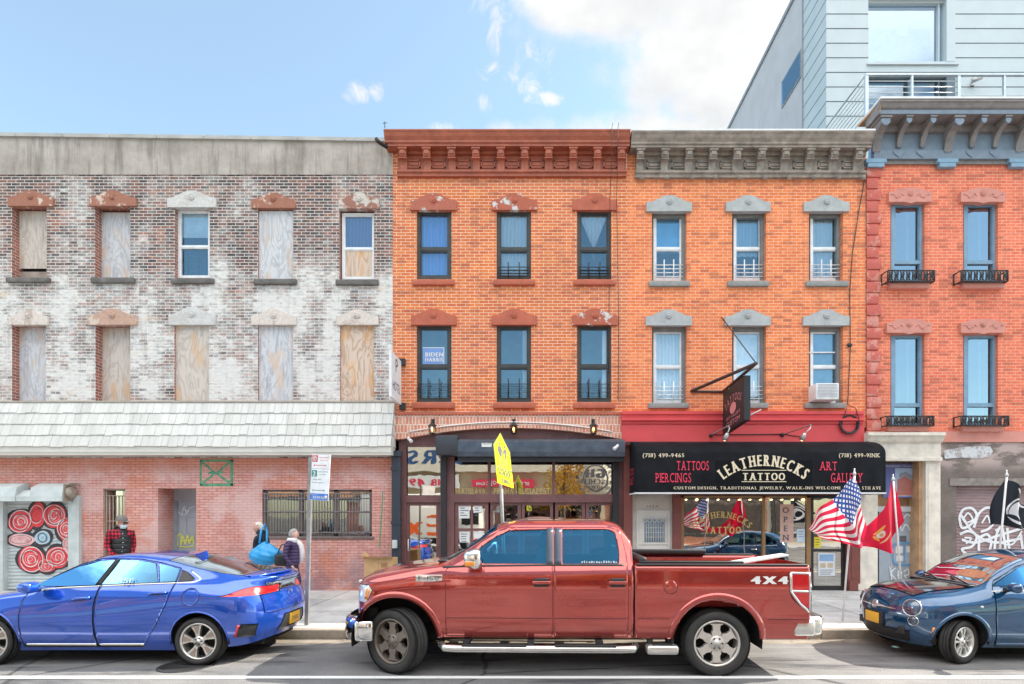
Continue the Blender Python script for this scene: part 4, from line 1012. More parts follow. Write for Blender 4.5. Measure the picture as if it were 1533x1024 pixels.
lettering(W1, MGOLD, [(('LEATHERNECKS', 10 * .01634, (PX(1081), y, PZ(775))), dict(width=92 * .01634, serif=True, bold=.05, gap=.08, arc=60 * .01634)), (('TATTOO', 11 * .01634, (PX(1083), y, PZ(799))), dict(width=56 * .01634, serif=True, bold=.06))])
# white security door
MWD = M('cream_metal', (.64, .61, .55), .5, 0, .08, 3)
mb = MB(); mb.pbox(947, 1008, 738, 884, .02, .1); WD = mb.build('security_door', MWD, SF)
mb = MB(); mb.pbox(951, 1004, 764, 767, -.01, .02); mb.pbox(953, 956, 768, 884, -.01, .02); mb.pbox(1000, 1003, 768, 884, -.01, .02); mb.pbox(956, 1000, 812, 815, -.01, .02)
for k in range(12): mb.tube([(PX(952 + k * 4.6), .0, PZ(764)), (PX(952 + k * 4.6), .0, PZ(741))], .007, 5)
for k in range(8): mb.tube([(PX(967.5 + k * 3.6), -.005, PZ(812)), (PX(967.5 + k * 3.6), -.005, PZ(785 - 4 * math.sin(PI * k / 7)))], .009, 5)
for q in (790, 797, 804): mb.tube([(PX(966), -.005, PZ(q)), (PX(994), -.005, PZ(q))], .007, 5)
mb.build('door_grille', MWD, WD)
mb = MB(); mb.pbox(965, 995, 777, 814, .006, .018); mb.build('door_window', MDIMROOM, WD)
mb = MB()
for k in range(5): mb.lathe([(.035, 0), (.035, .012), (.055, .012), (.055, 0)], 10, Matrix.Translation((PX(965 + k * 7.5), .0, PZ(779))) @ Matrix.Rotation(R(90), 4, 'X'))
mb.build('scrollwork', MWD, WD)
lettering(WD, MPRINT, [(('462A', .07, (PX(977), .015, PZ(760))), dict(width=.3))])
# glass entrance door
mb = MB()
for q in ((1214, 1218, 742, 884), (1262, 1270, 742, 884), (1218, 1262, 742, 746), (1218, 1262, 822, 826), (1218, 1262, 877, 884)): mb.pbox(*q, .04, .1)
GD = mb.build('glass_door', MBLKF, SF)
MB().quad((PX(1216), .08, PZ(882)), (PX(1266), .08, PZ(882)), (PX(1266), .08, PZ(742)), (PX(1216), .08, PZ(742))).build('pane', SHOPGLASS, GD)
def poster(name, q, y, col, lab, cat='poster', lines=None, grp=None):
    t = thing(name, lab, cat, (PX((q[0] + q[1]) / 2), y, PZ(q[3])), grp)
    MB().pbox(*q, y, y + .004).build('sheet', M(name + '_paper', col, .8, 0, .05), t)
    if lines: 
        for c, qs in lines:
            mb = MB()
            for z in qs: mb.pbox(*z, y - .004, y - .001)
            mb.build('print', M(name + '_ink', c, .8), t)
    return t
ys = .066
poster('flyer', (1219, 1229, 804, 820), ys, (.80, .66, .05), 'yellow flyer stuck on the glass shop door', 'flyer', [((.3, .25, .05), [(1221, 1227, 807, 808.5), (1221, 1227, 811, 812.5), (1221, 1226, 815, 816)])])
poster('poster', (1225, 1250, 828, 862), ys, (.70, .73, .76), 'pale framed notice on lower half of the glass shop door', 'poster', [((.25, .40, .62), [(1227, 1248, 830, 840)]), ((.55, .45, .3), [(1228, 1236, 843, 850), (1239, 1247, 843, 850)]), ((.2, .2, .25), [(1228, 1247, 853, 854), (1228, 1246, 856, 857), (1228, 1244, 859, 860)])])
poster('flyer', (1193, 1205, 792, 812), ys, (.62, .72, .80), 'pale blue flyer at the right edge of the tattoo shop window', 'flyer', [((.2, .3, .5), [(1195, 1203, 795, 796), (1195, 1202, 799, 800), (1195, 1203, 803, 804)])])
op = thing('open_sign', 'tall pink OPEN sign hanging behind the shop window', 'sign', (PX(1178), .0, PZ(812)))
MB().pbox(1168, 1188, 755, 812, ys - .002, ys + .003).build('sign_board', M('pink_board', (.70, .44, .36), .7), op)
lettering(op, MPRINT, [((c, 9 * .01634, (PX(1178), ys - .006, PZ(768 + 13.7 * i))), dict(serif=True, bold=.03)) for i, c in enumerate('OPEN')])
sl_ = thing('string_lights', 'string of small warm bulbs across the top of the tattoo shop window', 'lights', (PX(1117), 0, PZ(747)))
mb = MB(); mb.tube([(PX(1021 + i * 4), .045, PZ(746 + 1.5 * abs(math.sin(i * .8)))) for i in range(48)], .006, 5); mb.build('wire', MIRON, sl_)
for i in range(12): MB().sphere((PX(1028 + i * 16), .03, PZ(748)), .028 if i in (1, 11) else .018, 8, 6).build('bulb', MBULB, sl_)
# yellow chair and lamp inside doorway
yc = thing('yellow_chair', 'yellow chair standing inside the glass shop door', 'chair', (PX(1240), .6, .16))
cx = PX(1244, .6)
MYEL = M('yellow_plastic', (.75, .50, .04), .5)
MB().bbox(cx - .25, cx + .22, .4, .8, .55, .60, .02).build('seat', MYEL, yc); MB().bbox(cx - .25, cx + .22, .78, .82, .62, 1.15, .02).build('backrest', MYEL, yc)
for a in (-.22, .19):
    for b in (.43, .77): MB().tube([(cx + a, b, .16), (cx + a, b, .55)], .018, 6).build('leg', MBLKF, yc)
# ---------------------------------------------------------------- hanging sign, gooseneck lamps, cables
MRUST = M('rust_black_iron', (.055, .025, .022), .6, 0, .3)
hs = thing('hanging_sign', 'black and pink double sided tattoo sign hung from an iron triangle bracket', 'sign', (PX(1035), 0, PZ(586)))
yt_ = -1.75
Pa, Pb, Pt = Vector((PX(1035, -.02), -.02, PZ(586))), Vector((PX(1082, -.02), -.02, PZ(587))), Vector((PX(1132, yt_), yt_, PZ(544, yt_)))
mb = MB(); mb.tube([Pa, Pt], .04, 8); mb.tube([Pb, Pt], .035, 8); mb.tube([Pa, Pb], .03, 8); mb.build('bracket', MRUST, hs)
mb = MB(); mb.tube([Pt, Vector((PX(1080, 0), -.01, PZ(475)))], .012, 6); mb.build('stay_rod', MRUST, hs)
# board lies along the wall-bracket edge Pb->Pt
def bp(u, v): # u along 0..1 outwards, v down in px at that depth
    q0 = Pb.lerp(Pt, .08 + .72 * u); return q0 - Vector((0, 0, .10 + v))
dirv = (Pt - Pb); dirv.z = 0; dirv.normalize(); nv = Vector((dirv.y, -dirv.x, 0))
if nv.x > 0: nv = -nv
T = .07
c00, c10 = bp(.03, 0), bp(.95, 0)
Hs = .98
def sq(p, o): return p + nv * o
mb = MB(); v = []
for p in (c00, c10):
    for dz in (0, -Hs):
        for o in (-T, T): v.append(sq(p + Vector((0, 0, dz)), o))
mb.add(v, [(0, 1, 3, 2), (4, 6, 7, 5), (0, 4, 5, 1), (2, 3, 7, 6), (0, 2, 6, 4), (1, 5, 7, 3)]); mb.build('sign_board', M('black_sign', (.02, .02, .022), .45), hs)
MPINKL = M('pink_letter', (.68, .24, .24), .6)
ux = (c10 - c00).normalized(); Ls = (c10 - c00).length; uz = Vector((0, 0, 1)); slope = ux.z
mid = (c00 + c10) / 2 + nv * (T + .006)
sgn = 1
sp = []
uxl = ux if (ux.cross(uz)).dot(nv) > 0 else -ux
sp.append((('TATTOOS', .17, mid - Vector((0, 0, .38))), dict(ux=uxl, width=Ls * .72, serif=True, arc=.75)))
sp.append((('ART GALLERY', .08, mid - Vector((0, 0, .74))), dict(ux=uxl, width=Ls * .66)))
sp.append((('CUSTOM', .12, mid - Vector((0, 0, .90))), dict(ux=uxl, width=Ls * .62)))
lettering(hs, MPINKL, sp)
mb = MB(); cN = 16; cc_ = mid - Vector((0, 0, .53)) + nv * .001
mb.add([cc_ + uxl * .17 * math.cos(2 * PI * k / cN) + uz * .13 * math.sin(2 * PI * k / cN) for k in range(cN)], [list(range(cN))]); mb.build('emblem', MPINKL, hs)
mb = MB()
for u in (.15, .85): 
    p = c00.lerp(c10, u); mb.tube([p, p + Vector((0, 0, .10))], .012, 6)
mb.build('hanger', MWHITEIRON, hs)
MSTEEL = M('dull_steel', (.55, .55, .54), .4, .6)
def gooseneck(lab, head, foot, mid_, y1):
    t = thing('gooseneck_lamp', lab, 'lamp', (PX(foot[0]), -.12, PZ(foot[1])), 'gooseneck lamps on the red fascia')
    f = Vector((PX(foot[0], -.13), -.13, PZ(foot[1], -.13))); m = Vector((PX(mid_[0], y1), y1, PZ(mid_[1], y1))); h = Vector((PX(head[0], y1 - .05), y1 - .05, PZ(head[1], y1)))
    MB().tube([f, m, m.lerp(h, .3) + Vector((.02, -.02, .01)), h + Vector((0, 0, .1))], .014, 6).build('arm', MSTEEL, t)
    MB().lathe([(0, 0), (.045, 0), (.05, .03), (.02, .06), (0, .06)], 10, Matrix.Translation(f) @ Matrix.Rotation(R(90), 4, 'X')).build('wall_plate', MIRON, t)
    dr_ = Vector((-.25, .45, -1)).normalized()
    MB().lathe([(.0, 0), (.03, 0), (.045, .05), (.065, .17), (.05, .16), (0, .13)], 14, Matrix.Translation(h + Vector((0, 0, .11))) @ dr_.to_track_quat('Z', 'Y').to_matrix().to_4x4()).build('lamp_shade', MSTEEL, t)
    MB().sphere(h + Vector((0, 0, .11)) + dr_ * .15, .04, 10, 6).build('bulb', MBULB, t)
gooseneck('steel gooseneck lamp below the hanging tattoo sign', (1089, 656), (1064, 652), (1091, 637), -.85)
gooseneck('steel gooseneck lamp to the left of the cable coil', (1205, 656), (1171, 651), (1214, 636), -.85)
mb = MB(); mb.tube([(PX(1064), -.135, PZ(652)), (PX(1171), -.135, PZ(651))], .012, 6); mb.tube([(PX(1171), -.13, PZ(651)), (PX(1194), -.14, PZ(655))], .01, 6)
tag(mb.build('conduit_pipe', MIRON), 'thin dark conduit between two gooseneck lamps on the red fascia', 'conduit')
mb = MB(); q = (1097, 632); mb.tube([(PX(1066), -.14, PZ(650)), (PX(1140, -.9), -.9, PZ(613, -.9))], .016, 6); tag(mb.build('steel_rod', MSTEEL), 'pale steel rod slanting up from the red fascia by hanging sign', 'rod')
mb = MB()
for k in range(3):
    pts = [(PX(1266) + (.19 + .02 * k) * math.cos(a * PI / 10), -.15 - .012 * k, PZ(637) + (.19 + .015 * k) * math.sin(a * PI / 10)) for a in range(21)]; mb.tube(pts, .014, 6)
mb.tube([(PX(1254), -.15, PZ(640)), (PX(1258), -.2, PZ(622)), (PX(1260), -.21, PZ(614))], .01, 6)
mb.tube([(PX(1275), -.16, PZ(648)), (PX(1279), -.2, PZ(630)), (PX(1274), -.21, PZ(614)), (PX(1268), -.03, PZ(606)), (PX(1272), -.03, PZ(520)), (PX(1271), -.03, PZ(440)), (PX(1275), -.03, PZ(380)), (PX(1284), -.03, PZ(320)), (PX(1295), -.03, PZ(262)), (PX(1297), -.05, PZ(240))], .010, 6)
mb.sphere((PX(1271), -.03, PZ(517)), (.07, .03, .05), 8, 6)
tag(mb.build('cable', MIRON), 'black cable coiled on red fascia and climbing the orange brick wall', 'cable')
# slim white banner sign, edge on, at the joint with the derelict building
bs = thing('projecting_sign', 'white projecting shop sign seen edge on beside brown lintelled windows', 'sign', (PX(600), 0, PZ(600)))
ya, yz = -.08, -1.0
xs_ = PX(600)
mb = MB(); mb.box(xs_ - .03, xs_ + .03, yz, ya, PZ(606, -.08), PZ(541, -.08)); mb.build('sign_board', M('white_sign', (.74, .75, .76), .5), bs)
mb = MB(); mb.box(xs_ - .02, xs_ + .12, ya, .0, PZ(548), PZ(538)); mb.build('bracket', MIRON, bs); mb = MB(); mb.box(xs_ - .02, xs_ + .12, ya, 0, PZ(614), PZ(604)); mb.build('bracket', MIRON, bs)
lettering(bs, MPRINT, [(('P', .34, (xs_ + .034, -.54, PZ(567))), dict(ux=(0, 1, 0))), (('HOTEL', .22, (xs_ + .034, -.54, PZ(594))), dict(ux=(0, 1, 0), width=.7))])
# campaign sign in the window
cs = thing('campaign_sign', 'blue campaign sign with white lettering inside second floor window', 'sign', (PX(649), .1, PZ(545)))
yq = .105
MB().pbox(633, 665, 520, 546, yq, yq + .004).build('sign_board', M('sign_blue', (.16, .30, .62), .6), cs)
mb = MB()
for q in ((633, 665, 520, 521), (633, 665, 545, 546), (664, 665, 521, 545)): mb.pbox(*q, yq - .003, yq)
mb.build('border', MPAPER, cs)
lettering(cs, MPAPER, [(('BIDEN', 6.5 * .01634, (PX(649), yq - .004, PZ(532))), dict(width=27 * .01634, bold=.04)), (('HARRIS', 6 * .01634, (PX(649), yq - .004, PZ(539.5))), dict(width=27 * .01634, bold=.04))])

for k, (pa, pb, pc) in enumerate(((916, 913, 912), (925, 923, 926))):
    mb = MB(); mb.tube([(PX(pa + 2, -.1), -.05, PZ(186)), (PX(pa, -.47), -.47, PZ(193, -.47)), (PX(pa - .5, -.40), -.42, PZ(240, -.40)), (PX(pb, -.1), -.13, PZ(300)), (PX(pc, -.05), -.05, PZ(420 + k * 60)), (PX(pc - 1), -.03, PZ(560 + 40 * k))], .008, 5)
    tag(mb.build('hanging_cable', MIRON), ('thin cable dropping from the brown cornice past the right brown-linteled windows', 'thin cable dropping from the right end of brown cornice to the red fascia')[k], 'cable')
mb = MB(); mb.tube([(PX(578), -.1, PZ(196)), (PX(577), -.1, PZ(186))], .01, 5); mb.tube([(PX(575), -.1, PZ(189)), (PX(581), -.1, PZ(188))], .008, 5); tag(mb.build('aerial', MIRON), 'small wire aerial at the left end of the brown cornice', 'aerial')
# ---------------------------------------------------------------- salmon brick corner house (D)
MBLUEP = M('blue_grey_paint', (.19, .24, .305), .55, 0, .15, 4); MBLUEW = M('blue_window_paint', (.20, .33, .45), .5)
MCORN = M('weathered_taupe_paint', (.215, .195, .19), .65, 0, .25, 5, .2)
MPINKST = M('pink_painted_stone', (.60, .25, .20), .7, 0, .1, 5, .15); MPINKQ = stone_mat('quoin_paint', (.56, .13, .10), (.62, .26, .21), .35)
Dh = thing('salmon_brick_house', 'salmon brick house with blue console cornice, quoins and iron window boxes', 'building', (PX(1500), 0, .15))
DX0, DX1 = PX(1296) + .003, 26.0
DWX = [(1334, 1385), (1443, 1495)]
rowsD = [(303, 422), (500, 638)]
holes = [(PX(a), PX(b), PZ(d), PZ(c)) for a, b in DWX for c, d in rowsD]
for k in range(1, 7):
    for c, d in rowsD: holes.append((PX(1443 + 110 * k), PX(1495 + 110 * k), PZ(d), PZ(c)))
mb = MB(); wall_holes(mb, DX0, DX1, PZ(650), PZ(240), holes, 0.02, .28); mb.build('wall', MBRD, Dh)
MB().box(DX0, DX1, 1.2, 11, .1, PZ(215)).build('rear_wall', MDARKROOM, Dh)
mb = MB(); zt = PZ(250); zb = PZ(646); n = 23
hq = (zt - zb) / n
for k in range(n):
    mb.bbox(DX0, PX(1318 if k % 2 == 0 else 1314), -.045, .03, zb + k * hq + .015, zb + (k + 1) * hq - .015, .012)
mb.box(DX0, PX(1313), -.015, .03, zb, zt); mb.build('quoins', MPINKQ, Dh)
for i, (a, b) in enumerate([(1331, 1395), (1439, 1505)]): pediment(Dh, a, b, 281, 302, -.07, MPINKST, medal=MPINKST, kind='carved')
for i, (a, b) in enumerate([(1328, 1395), (1439, 1505)]): pediment(Dh, a, b, 477, 498, -.07, MPINKST, medal=MPINKST, kind='carved')
for k in range(1, 7):
    for c, d in ((281, 302), (477, 498)): pediment(Dh, 1439 + 110 * k, 1505 + 110 * k, c, d, -.07, MPINKST, medal=MPINKST, kind='carved')
DGL = glass_mat('plate_window', (.30, .42, .52), .45, (.75, .9, 1.0), 0, .08)
def dwin(a, b, c, d, q):
    y = .10; mb = MB(); f = 5
    for z in ((a, a + f, c, d), (b - 8, b, c, d), (a + f, b - 8, c, c + f), (a + f, b - 8, q, q + 4), (a + f, b - 8, d - 4, d)): mb.pbox(*z, y, y + .1)
    for z in ((a + f, a + f + 1.6, c + f, q), (b - 9.8, b - 8, c + f, q), (a + f + 1.6, b - 9.8, c + f, c + f + 1.6), (a + f + 1.6, b - 9.8, q - 1.6, q)): mb.pbox(*z, y + .02, y + .09)
    w = mb.build('window', MBLUEW, Dh)
    MB().quad((PX(a + f), y + .06, PZ(d - 4)), (PX(b - 8), y + .06, PZ(d - 4)), (PX(b - 8), y + .06, PZ(c + f)), (PX(a + f), y + .06, PZ(c + f))).build('pane', DGL, w)
    MB().quad((PX(a), y + .6, PZ(d)), (PX(b), y + .6, PZ(d)), (PX(b), y + .6, PZ(c)), (PX(a), y + .6, PZ(c))).build('room_lining', MDIMROOM, w)
    mb = MB(); mb.box(PX(a + f), PX(b - 8), y + .2, y + .22, PZ(d - 5), PZ(q + 5)); mb.box(PX(b - 16), PX(b - 12), y + .2, y + .24, PZ(q), PZ(c + f)); mb.build('blind', MBLIND, w)
for k in range(8):
    a, b = DWX[0] if k == 0 else (1443 + 110 * (k - 1), 1495 + 110 * (k - 1))
    dwin(a, b, 303, 422, 391); dwin(a, b, 500, 638, 605)
# iron flower-box rails
def flowerbox(a, b, q0, q1, lab):
    y = -.24; t = thing('window_box_rail', lab, 'window box', (PX((a + b) / 2), 0, PZ(q1)), 'iron rails under the blue windows')
    x0, x1, z0, z1 = PX(a, y), PX(b, y), PZ(q1, y), PZ(q0, y)
    mb = MB()
    for z in (z0, z1):
        mb.tube([(x0, .02, z), (x0, y, z), (x1, y, z), (x1, .02, z)], .016, 6)
    for x in (x0, x1):
        for yy in (y, .0): mb.tube([(x, yy, z0), (x, yy, z1)], .016, 6)
    mb.build('rail', MIRON, t)
    mb = MB(); n = 8
    for k in range(n):
        cx = x0 + (x1 - x0) * (k + .5) / n; rr = (x1 - x0) / n * .42; hz = (z1 - z0) / 2; cz = (z0 + z1) / 2
        for s_ in (-1, 1):
            pts = [(cx + s_ * rr * (.9 - .06 * i) * math.cos(i * .55 + .3), y, cz + s_ * hz * (.9 - .06 * i) * math.sin(i * .55 + .3)) for i in range(12)]
            mb.tube(pts, .013, 5)
        mb.tube([(cx - rr, y, z0), (cx + rr, y, z1)], .012, 5); mb.tube([(cx - rr, y, z1), (cx + rr, y, z0)], .012, 5)
    for k in range(5):
        z = z0 + .01; yy = y + .22 * k / 5 + .03; mb.tube([(x0, yy, z), (x1, yy, z)], .008, 5)
    mb.build('scroll_panel', MIRON, t); return t
flowerbox(1329, 1399, 405, 421, 'iron scroll rail under top floor blue window next to the quoins')
flowerbox(1439, 1509, 405, 421, 'iron scroll rail under top floor blue window away from the quoins')
flowerbox(1328, 1398, 623, 637, 'iron scroll rail under lower blue window above the white door hood')
flowerbox(1439, 1510, 623, 637, 'iron scroll rail under lower blue window above the dark stucco')
for a, b in [(1333, 1393), (1443, 1505)]: sill(Dh, a, b, 421.5, 431, -.12, MPINKST); sill(Dh, a - 2, b - 2, 638, 646, -.12, MPINKST)
mb = MB(); mb.pbox(1296.2, 1415, 646, 662, -.02, .1); mb.box(PX(1296.2), DX1, -.04, .1, PZ(662), PZ(646)); mb.build('string_course', MPINKST, Dh)
# cornice with consoles
dep = .62; yf = -dep
zt, zc = PZ(149, yf), PZ(166, yf); X0 = PX(1319, yf); h = zt - zc
mb = MB(); mb.prism([(0, zt + .02), (yf, zt), (yf, zt - h * .12), (yf + .03, zt - h * .2), (yf + .07, zt - h * .5), (yf + .12, zt - h * .6), (yf + .12, zc), (0, zc)], 'x', X0, DX1)
dc = mb.build('cornice', MCORN, Dh)
MB().box(X0 + .002, DX1, yf + .10, yf + .118, zc + .005, zt - h * .62).build('crown_band', MBLUEP, dc)
zfb, zft = PZ(239, -.06), PZ(226, -.06)
xf0 = PX(1305, 0)
mb = MB(); mb.box(xf0, DX1, -.10, .03, zfb, zft); mb.box(xf0, DX1, -.06, .03, zft, zc + .01); mb.build('frieze', MBLUEP, dc)
mb = MB(); mb.box(xf0, DX1, -.16, -.06, PZ(203), PZ(195) + .02); mb.box(xf0, DX1, -.04, .0, zfb - .09, zfb - .005); 
mb.build('moulding', MCORN, dc)
mb = MB(); x = xf0 + .1
while x < 14: mb.box(x, x + .09, -.24, -.06, PZ(194), zc - .0); x += .2
mb.build('dentil_course', MCORN, dc)
def console(px_b, big):
    x = PX(px_b + 12, -.45); bw = .19 if big else .115; y1 = yf + .14; H = zc - PZ(232 if big else 224, 0)
    ztp = zc - .003
    mb = MB(); fr = []; bk = []
    n = 14
    zq = ztp - H * .26
    pr = [(-.06, ztp - .01), (y1, ztp - .01), (y1, ztp - H * .10), (y1 + .02, ztp - H * .12), (y1 + .02, zq)]
    for i in range(n + 1):
        a = PI / 2 * i / n; pr.append((y1 + .12 + (-.12 - y1 - .12) * math.sin(a) ** .9, ztp - H * .34 - (H * .64) * (1 - math.cos(a)) ** .85 if i else ztp - H * .34))
    pr += [(-.06, ztp - H)]
    mb.prism(pr, 'x', x - bw / 2, x + bw / 2); mb.box(x - bw * .7, x + bw * .7, y1 - .03, -.06, ztp - H * .09, ztp - .012)
    o = mb.build('bracket', MCORN, dc)
    s = MB(); a, b, c_ = x - bw * .55, x + bw * .55, ztp - H * .12
    s.prism([(a, c_), (b, c_), (b, c_ - H * .14), (x + bw * .2, c_ - H * .24), (x - bw * .2, c_ - H * .24), (a, c_ - H * .14)], 'y', y1 - .01, y1 + .03); s.build('shield', MBLUEP, o)
    s = MB(); s.box(x - bw * .3, x + bw * .3, -.115, -.06, ztp - H * 1.02, ztp - H * .9)
    s.build('bracket_foot', MBLUEP, o)
    if not big: 
        d_ = MB(); d_.prism([(x - .14, zft - .02), (x + .14, zft - .02), (x + .14, zft - .08), (x, zft - .19), (x - .14, zft - .08)], 'y', -.118, -.10); d_.build('drop', MBLUEP, dc)
    else:
        d_ = MB(); d_.box(x - .25, x + .25, -.12, .0, zfb - .10, zfb - .006); d_.box(x - .2, x + .2, -.11, .0, zfb - .2, zfb - .10); d_.build('pendant', MBLUEW, dc)
for q, bg_ in ((1313, 1), (1348, 0), (1384, 0), (1423, 1), (1460, 0), (1496, 0), (1533, 1), (1570, 0), (1606, 0), (1645, 1)): console(q, bg_)
MB().box(X0 - .01, DX1, yf - .01, .1, zt + .022, zt + .07).build('roof_flashing', MFLASH, dc)
# timber stuff showing at the left end of the cornice
mb = MB(); mb.add([(PX(1284, .2), .2, PZ(190, .2)), (PX(1300, .2), .2, PZ(190, .2)), (X0, yf + .02, zt - .02), (X0, yf + .02, zc), (PX(1284, .2), .25, PZ(186, .2)), (PX(1300, .2), .25, PZ(186, .2)), (X0 + .02, yf + .02, zt), (X0 + .02, yf + .05, zc)], [(0, 1, 3, 2), (4, 5, 7, 6), (0, 2, 6, 4)])
mb.build('cornice_end', M('bare_timber', (.50, .30, .18), .8), dc)
# white door hood
MWST = M('cream_painted_stone', (.70, .64, .55), .75, 0, .18, 4, .25)
mb = MB(); 
yh = -.30
zt2 = PZ(647, yh)
prof = [(0, zt2), (yh, zt2), (yh, zt2 - .07), (yh + .05, zt2 - .12), (yh + .09, zt2 - .2), (yh + .14, zt2 - .24), (-.14, zt2 - .25), (-.14, PZ(684, -.14)), (-.19, PZ(685, -.14)), (-.19, PZ(690, -.14)), (0, PZ(690, -.14))]
mb.prism(prof, 'x', PX(1300, yh), PX(1416, yh)); hood = mb.build('door_hood', MWST, Dh)
mb = MB(); mb.pbox(1288, 1314, 690, 884, -.06, .14); mb.pbox(1284, 1316, 874, 884, -.10, .14); mb.build('pilaster', MWST, Dh)
mb = MB(); mb.pbox(1386, 1408, 690, 884, -.12, .14); mb.pbox(1390, 1403, 700, 876, -.13, -.115); mb.build('pilaster', MWST, Dh)
mb = MB(); yd = .35
mb.pbox(1314, 1388, 690, 884, yd + .1, yd + .14); mb.pbox(1376, 1388, 690, 884, .0, yd + .1); mb.build('door_surround', M('raw_board', (.55, .33, .18), .8, 0, .3, 3, .2), Dh)
mb = MB(); mb.pbox(1316, 1376, 765, 884, yd, yd + .06); dd = mb.build('door', M('blue_grey_door', (.36, .42, .48), .55, 0, .12, 3), Dh)
mb = MB(); mb.pbox(1334, 1336, 768, 884, yd - .012, yd); mb.pbox(1314, 1378, 758, 766, yd - .05, yd + .06); mb.pbox(1374, 1377, 766, 884, yd - .03, yd); mb.build('door_trim', M('pale_door_trim', (.50, .52, .53), .6), dd)
spray(dd, [[(1332, 848), (1335, 868)], [(1341, 850), (1334, 858), (1342, 868)], [(1343, 862), (1350, 858), (1345, 855), (1345, 866), (1351, 867)], [(1353, 856), (1359, 852), (1360, 860), (1354, 862), (1361, 870), (1352, 870)]], yd - .02, .9, MSPW)
spray(dd, [[(1345, 772), (1352, 776), (1358, 770), (1366, 776)], [(1348, 785), (1350, 795), (1356, 785), (1364, 796)]], yd - .02, .8, MSPW)
spray(dd, [[(1338, 815), (1368, 814), (1368, 842), (1339, 843), (1338, 815)], [(1354, 815), (1354, 842)]], yd - .022, 1.2, M('blue_tape', (.12, .34, .62), .6))
mb = MB(); mb.pbox(1341, 1352, 818, 828, yd - .006, yd - .003); mb.pbox(1357, 1367, 818, 827, yd - .006, yd - .003); mb.pbox(1342, 1353, 832, 840, yd - .006, yd - .003); mb.pbox(1307 + 12, 1307 + 21, 812, 822, yd - .006, yd - .003); mb.build('notice', MPAPER, dd)
mb = MB(); mb.pbox(1347, 1357, 802, 811, yd - .006, yd - .003); mb.build('sticker', MPRINT, dd)
bd = thing('building_notice', 'blue notice board with building picture above the grey door', 'sign', (PX(1350), .3, PZ(745)))
yn = .25
mb = MB(); mb.pbox(1322, 1377, 694, 745, yn, yn + .02); mb.build('sign_board', M('notice_blue', (.12, .14, .34), .6), bd)
mb = MB(); mb.pbox(1340, 1372, 701, 743, yn - .003, yn - .001); mb.build('picture_sky', M('picture_sky', (.42, .55, .72), .7), bd)
mb = MB(); s_ = lambda px, py: (PX(px, yn), yn - .006, PZ(py, yn))
mb.add([s_(1343, 718), s_(1354, 713), s_(1369, 722), s_(1369, 742), s_(1343, 742)], [(0, 1, 2, 3, 4)], 0); mb.add([s_(1346, 709), s_(1356, 706), s_(1367, 713), s_(1367, 721), s_(1354, 712.7), s_(1346, 716)], [(0, 1, 2, 3, 4, 5)], 1)
mb.build('picture_building', [M('picture_brick', (.42, .16, .13), .7), M('picture_grey', (.3, .32, .36), .7)], bd)
lettering(bd, MPAPER, [(('Residential / Commercial', .055, (PX(1351, yn), yn - .003, PZ(699, yn))), dict(width=.80))])
# dark stucco shopfront with rolled shutter
def stucco():
    m, g, b = newmat('dark_brown_stucco'); p = g.pos(); x, y, z = g.sep(p)
    n = g.noise(p, 30, 4, .75); n2 = g.noise(p, 1.4, 5, .6)
    c = g.ramp(n, [(.3, (.115, .09, .08)), (.7, (.27, .22, .19))])
    c = g.mix(g.smooth(n2, .45, .65, 0, .5), c, (.09, .075, .07))
    up_ = g.math('MULTIPLY', g.smooth(z, 3.0, 3.35), g.smooth(g.noise(g.scale(p, 1, 1, 2.2), 1.5, 4, .6), .42, .56))
    c = g.mix(up_, c, (.46, .36, .33)); g.put(b.inputs['Base Color'], c); b.inputs['Roughness'].default_value = .9
    g.put(b.inputs['Normal'], g.bump(n, .4, .02)); return m
mb = MB(); sx0 = PX(1408) ; wall_holes(mb, sx0, DX1, .15, PZ(662), [(PX(1432), PX(1560), .15, PZ(727)), (PX(1640), PX(1760), .15, PZ(727))], .0, .25); mb.build('shopfront_wall', stucco(), Dh)
mb = MB(); mb.pbox(1422, 1568, 716, 727, -.03, -.002); mb.build('shopfront_lintel', M('grey_stucco_lintel', (.24, .21, .19), .9, 0, .3, 8, .3), Dh)
mb = MB(); random.seed(2); 
mb.add([(PX(p_), -.012, PZ(q_)) for p_, q_ in ((1412, 675), (1440, 669), (1482, 668), (1486, 676), (1480, 684), (1462, 687), (1440, 685), (1414, 687))], [list(range(8))]); mb.build('plaster_patch', stone_mat('pale_plaster_patch', (.62, .63, .64), (.40, .37, .36), .5), Dh)
mb = MB(); slats(mb, PX(1430), PX(1562), .15, PZ(727), .2, .08, .014)
ms, g, b = newmat('purple_grey_shutter'); p = g.pos(); n = g.noise(p, 1.5, 4); g.put(b.inputs['Base Color'], g.ramp(n, [(.3, (.27, .17, .17)), (.7, (.36, .26, .26))])); b.inputs['Roughness'].default_value = .6
s2 = mb.build('roll_shutter', ms, Dh, recalc=False)
mb = MB(); slats(mb, PX(1638), PX(1762), .15, PZ(727), .2, .08, .014); mb.build('roll_shutter', ms, Dh, recalc=False)
random.seed(21)
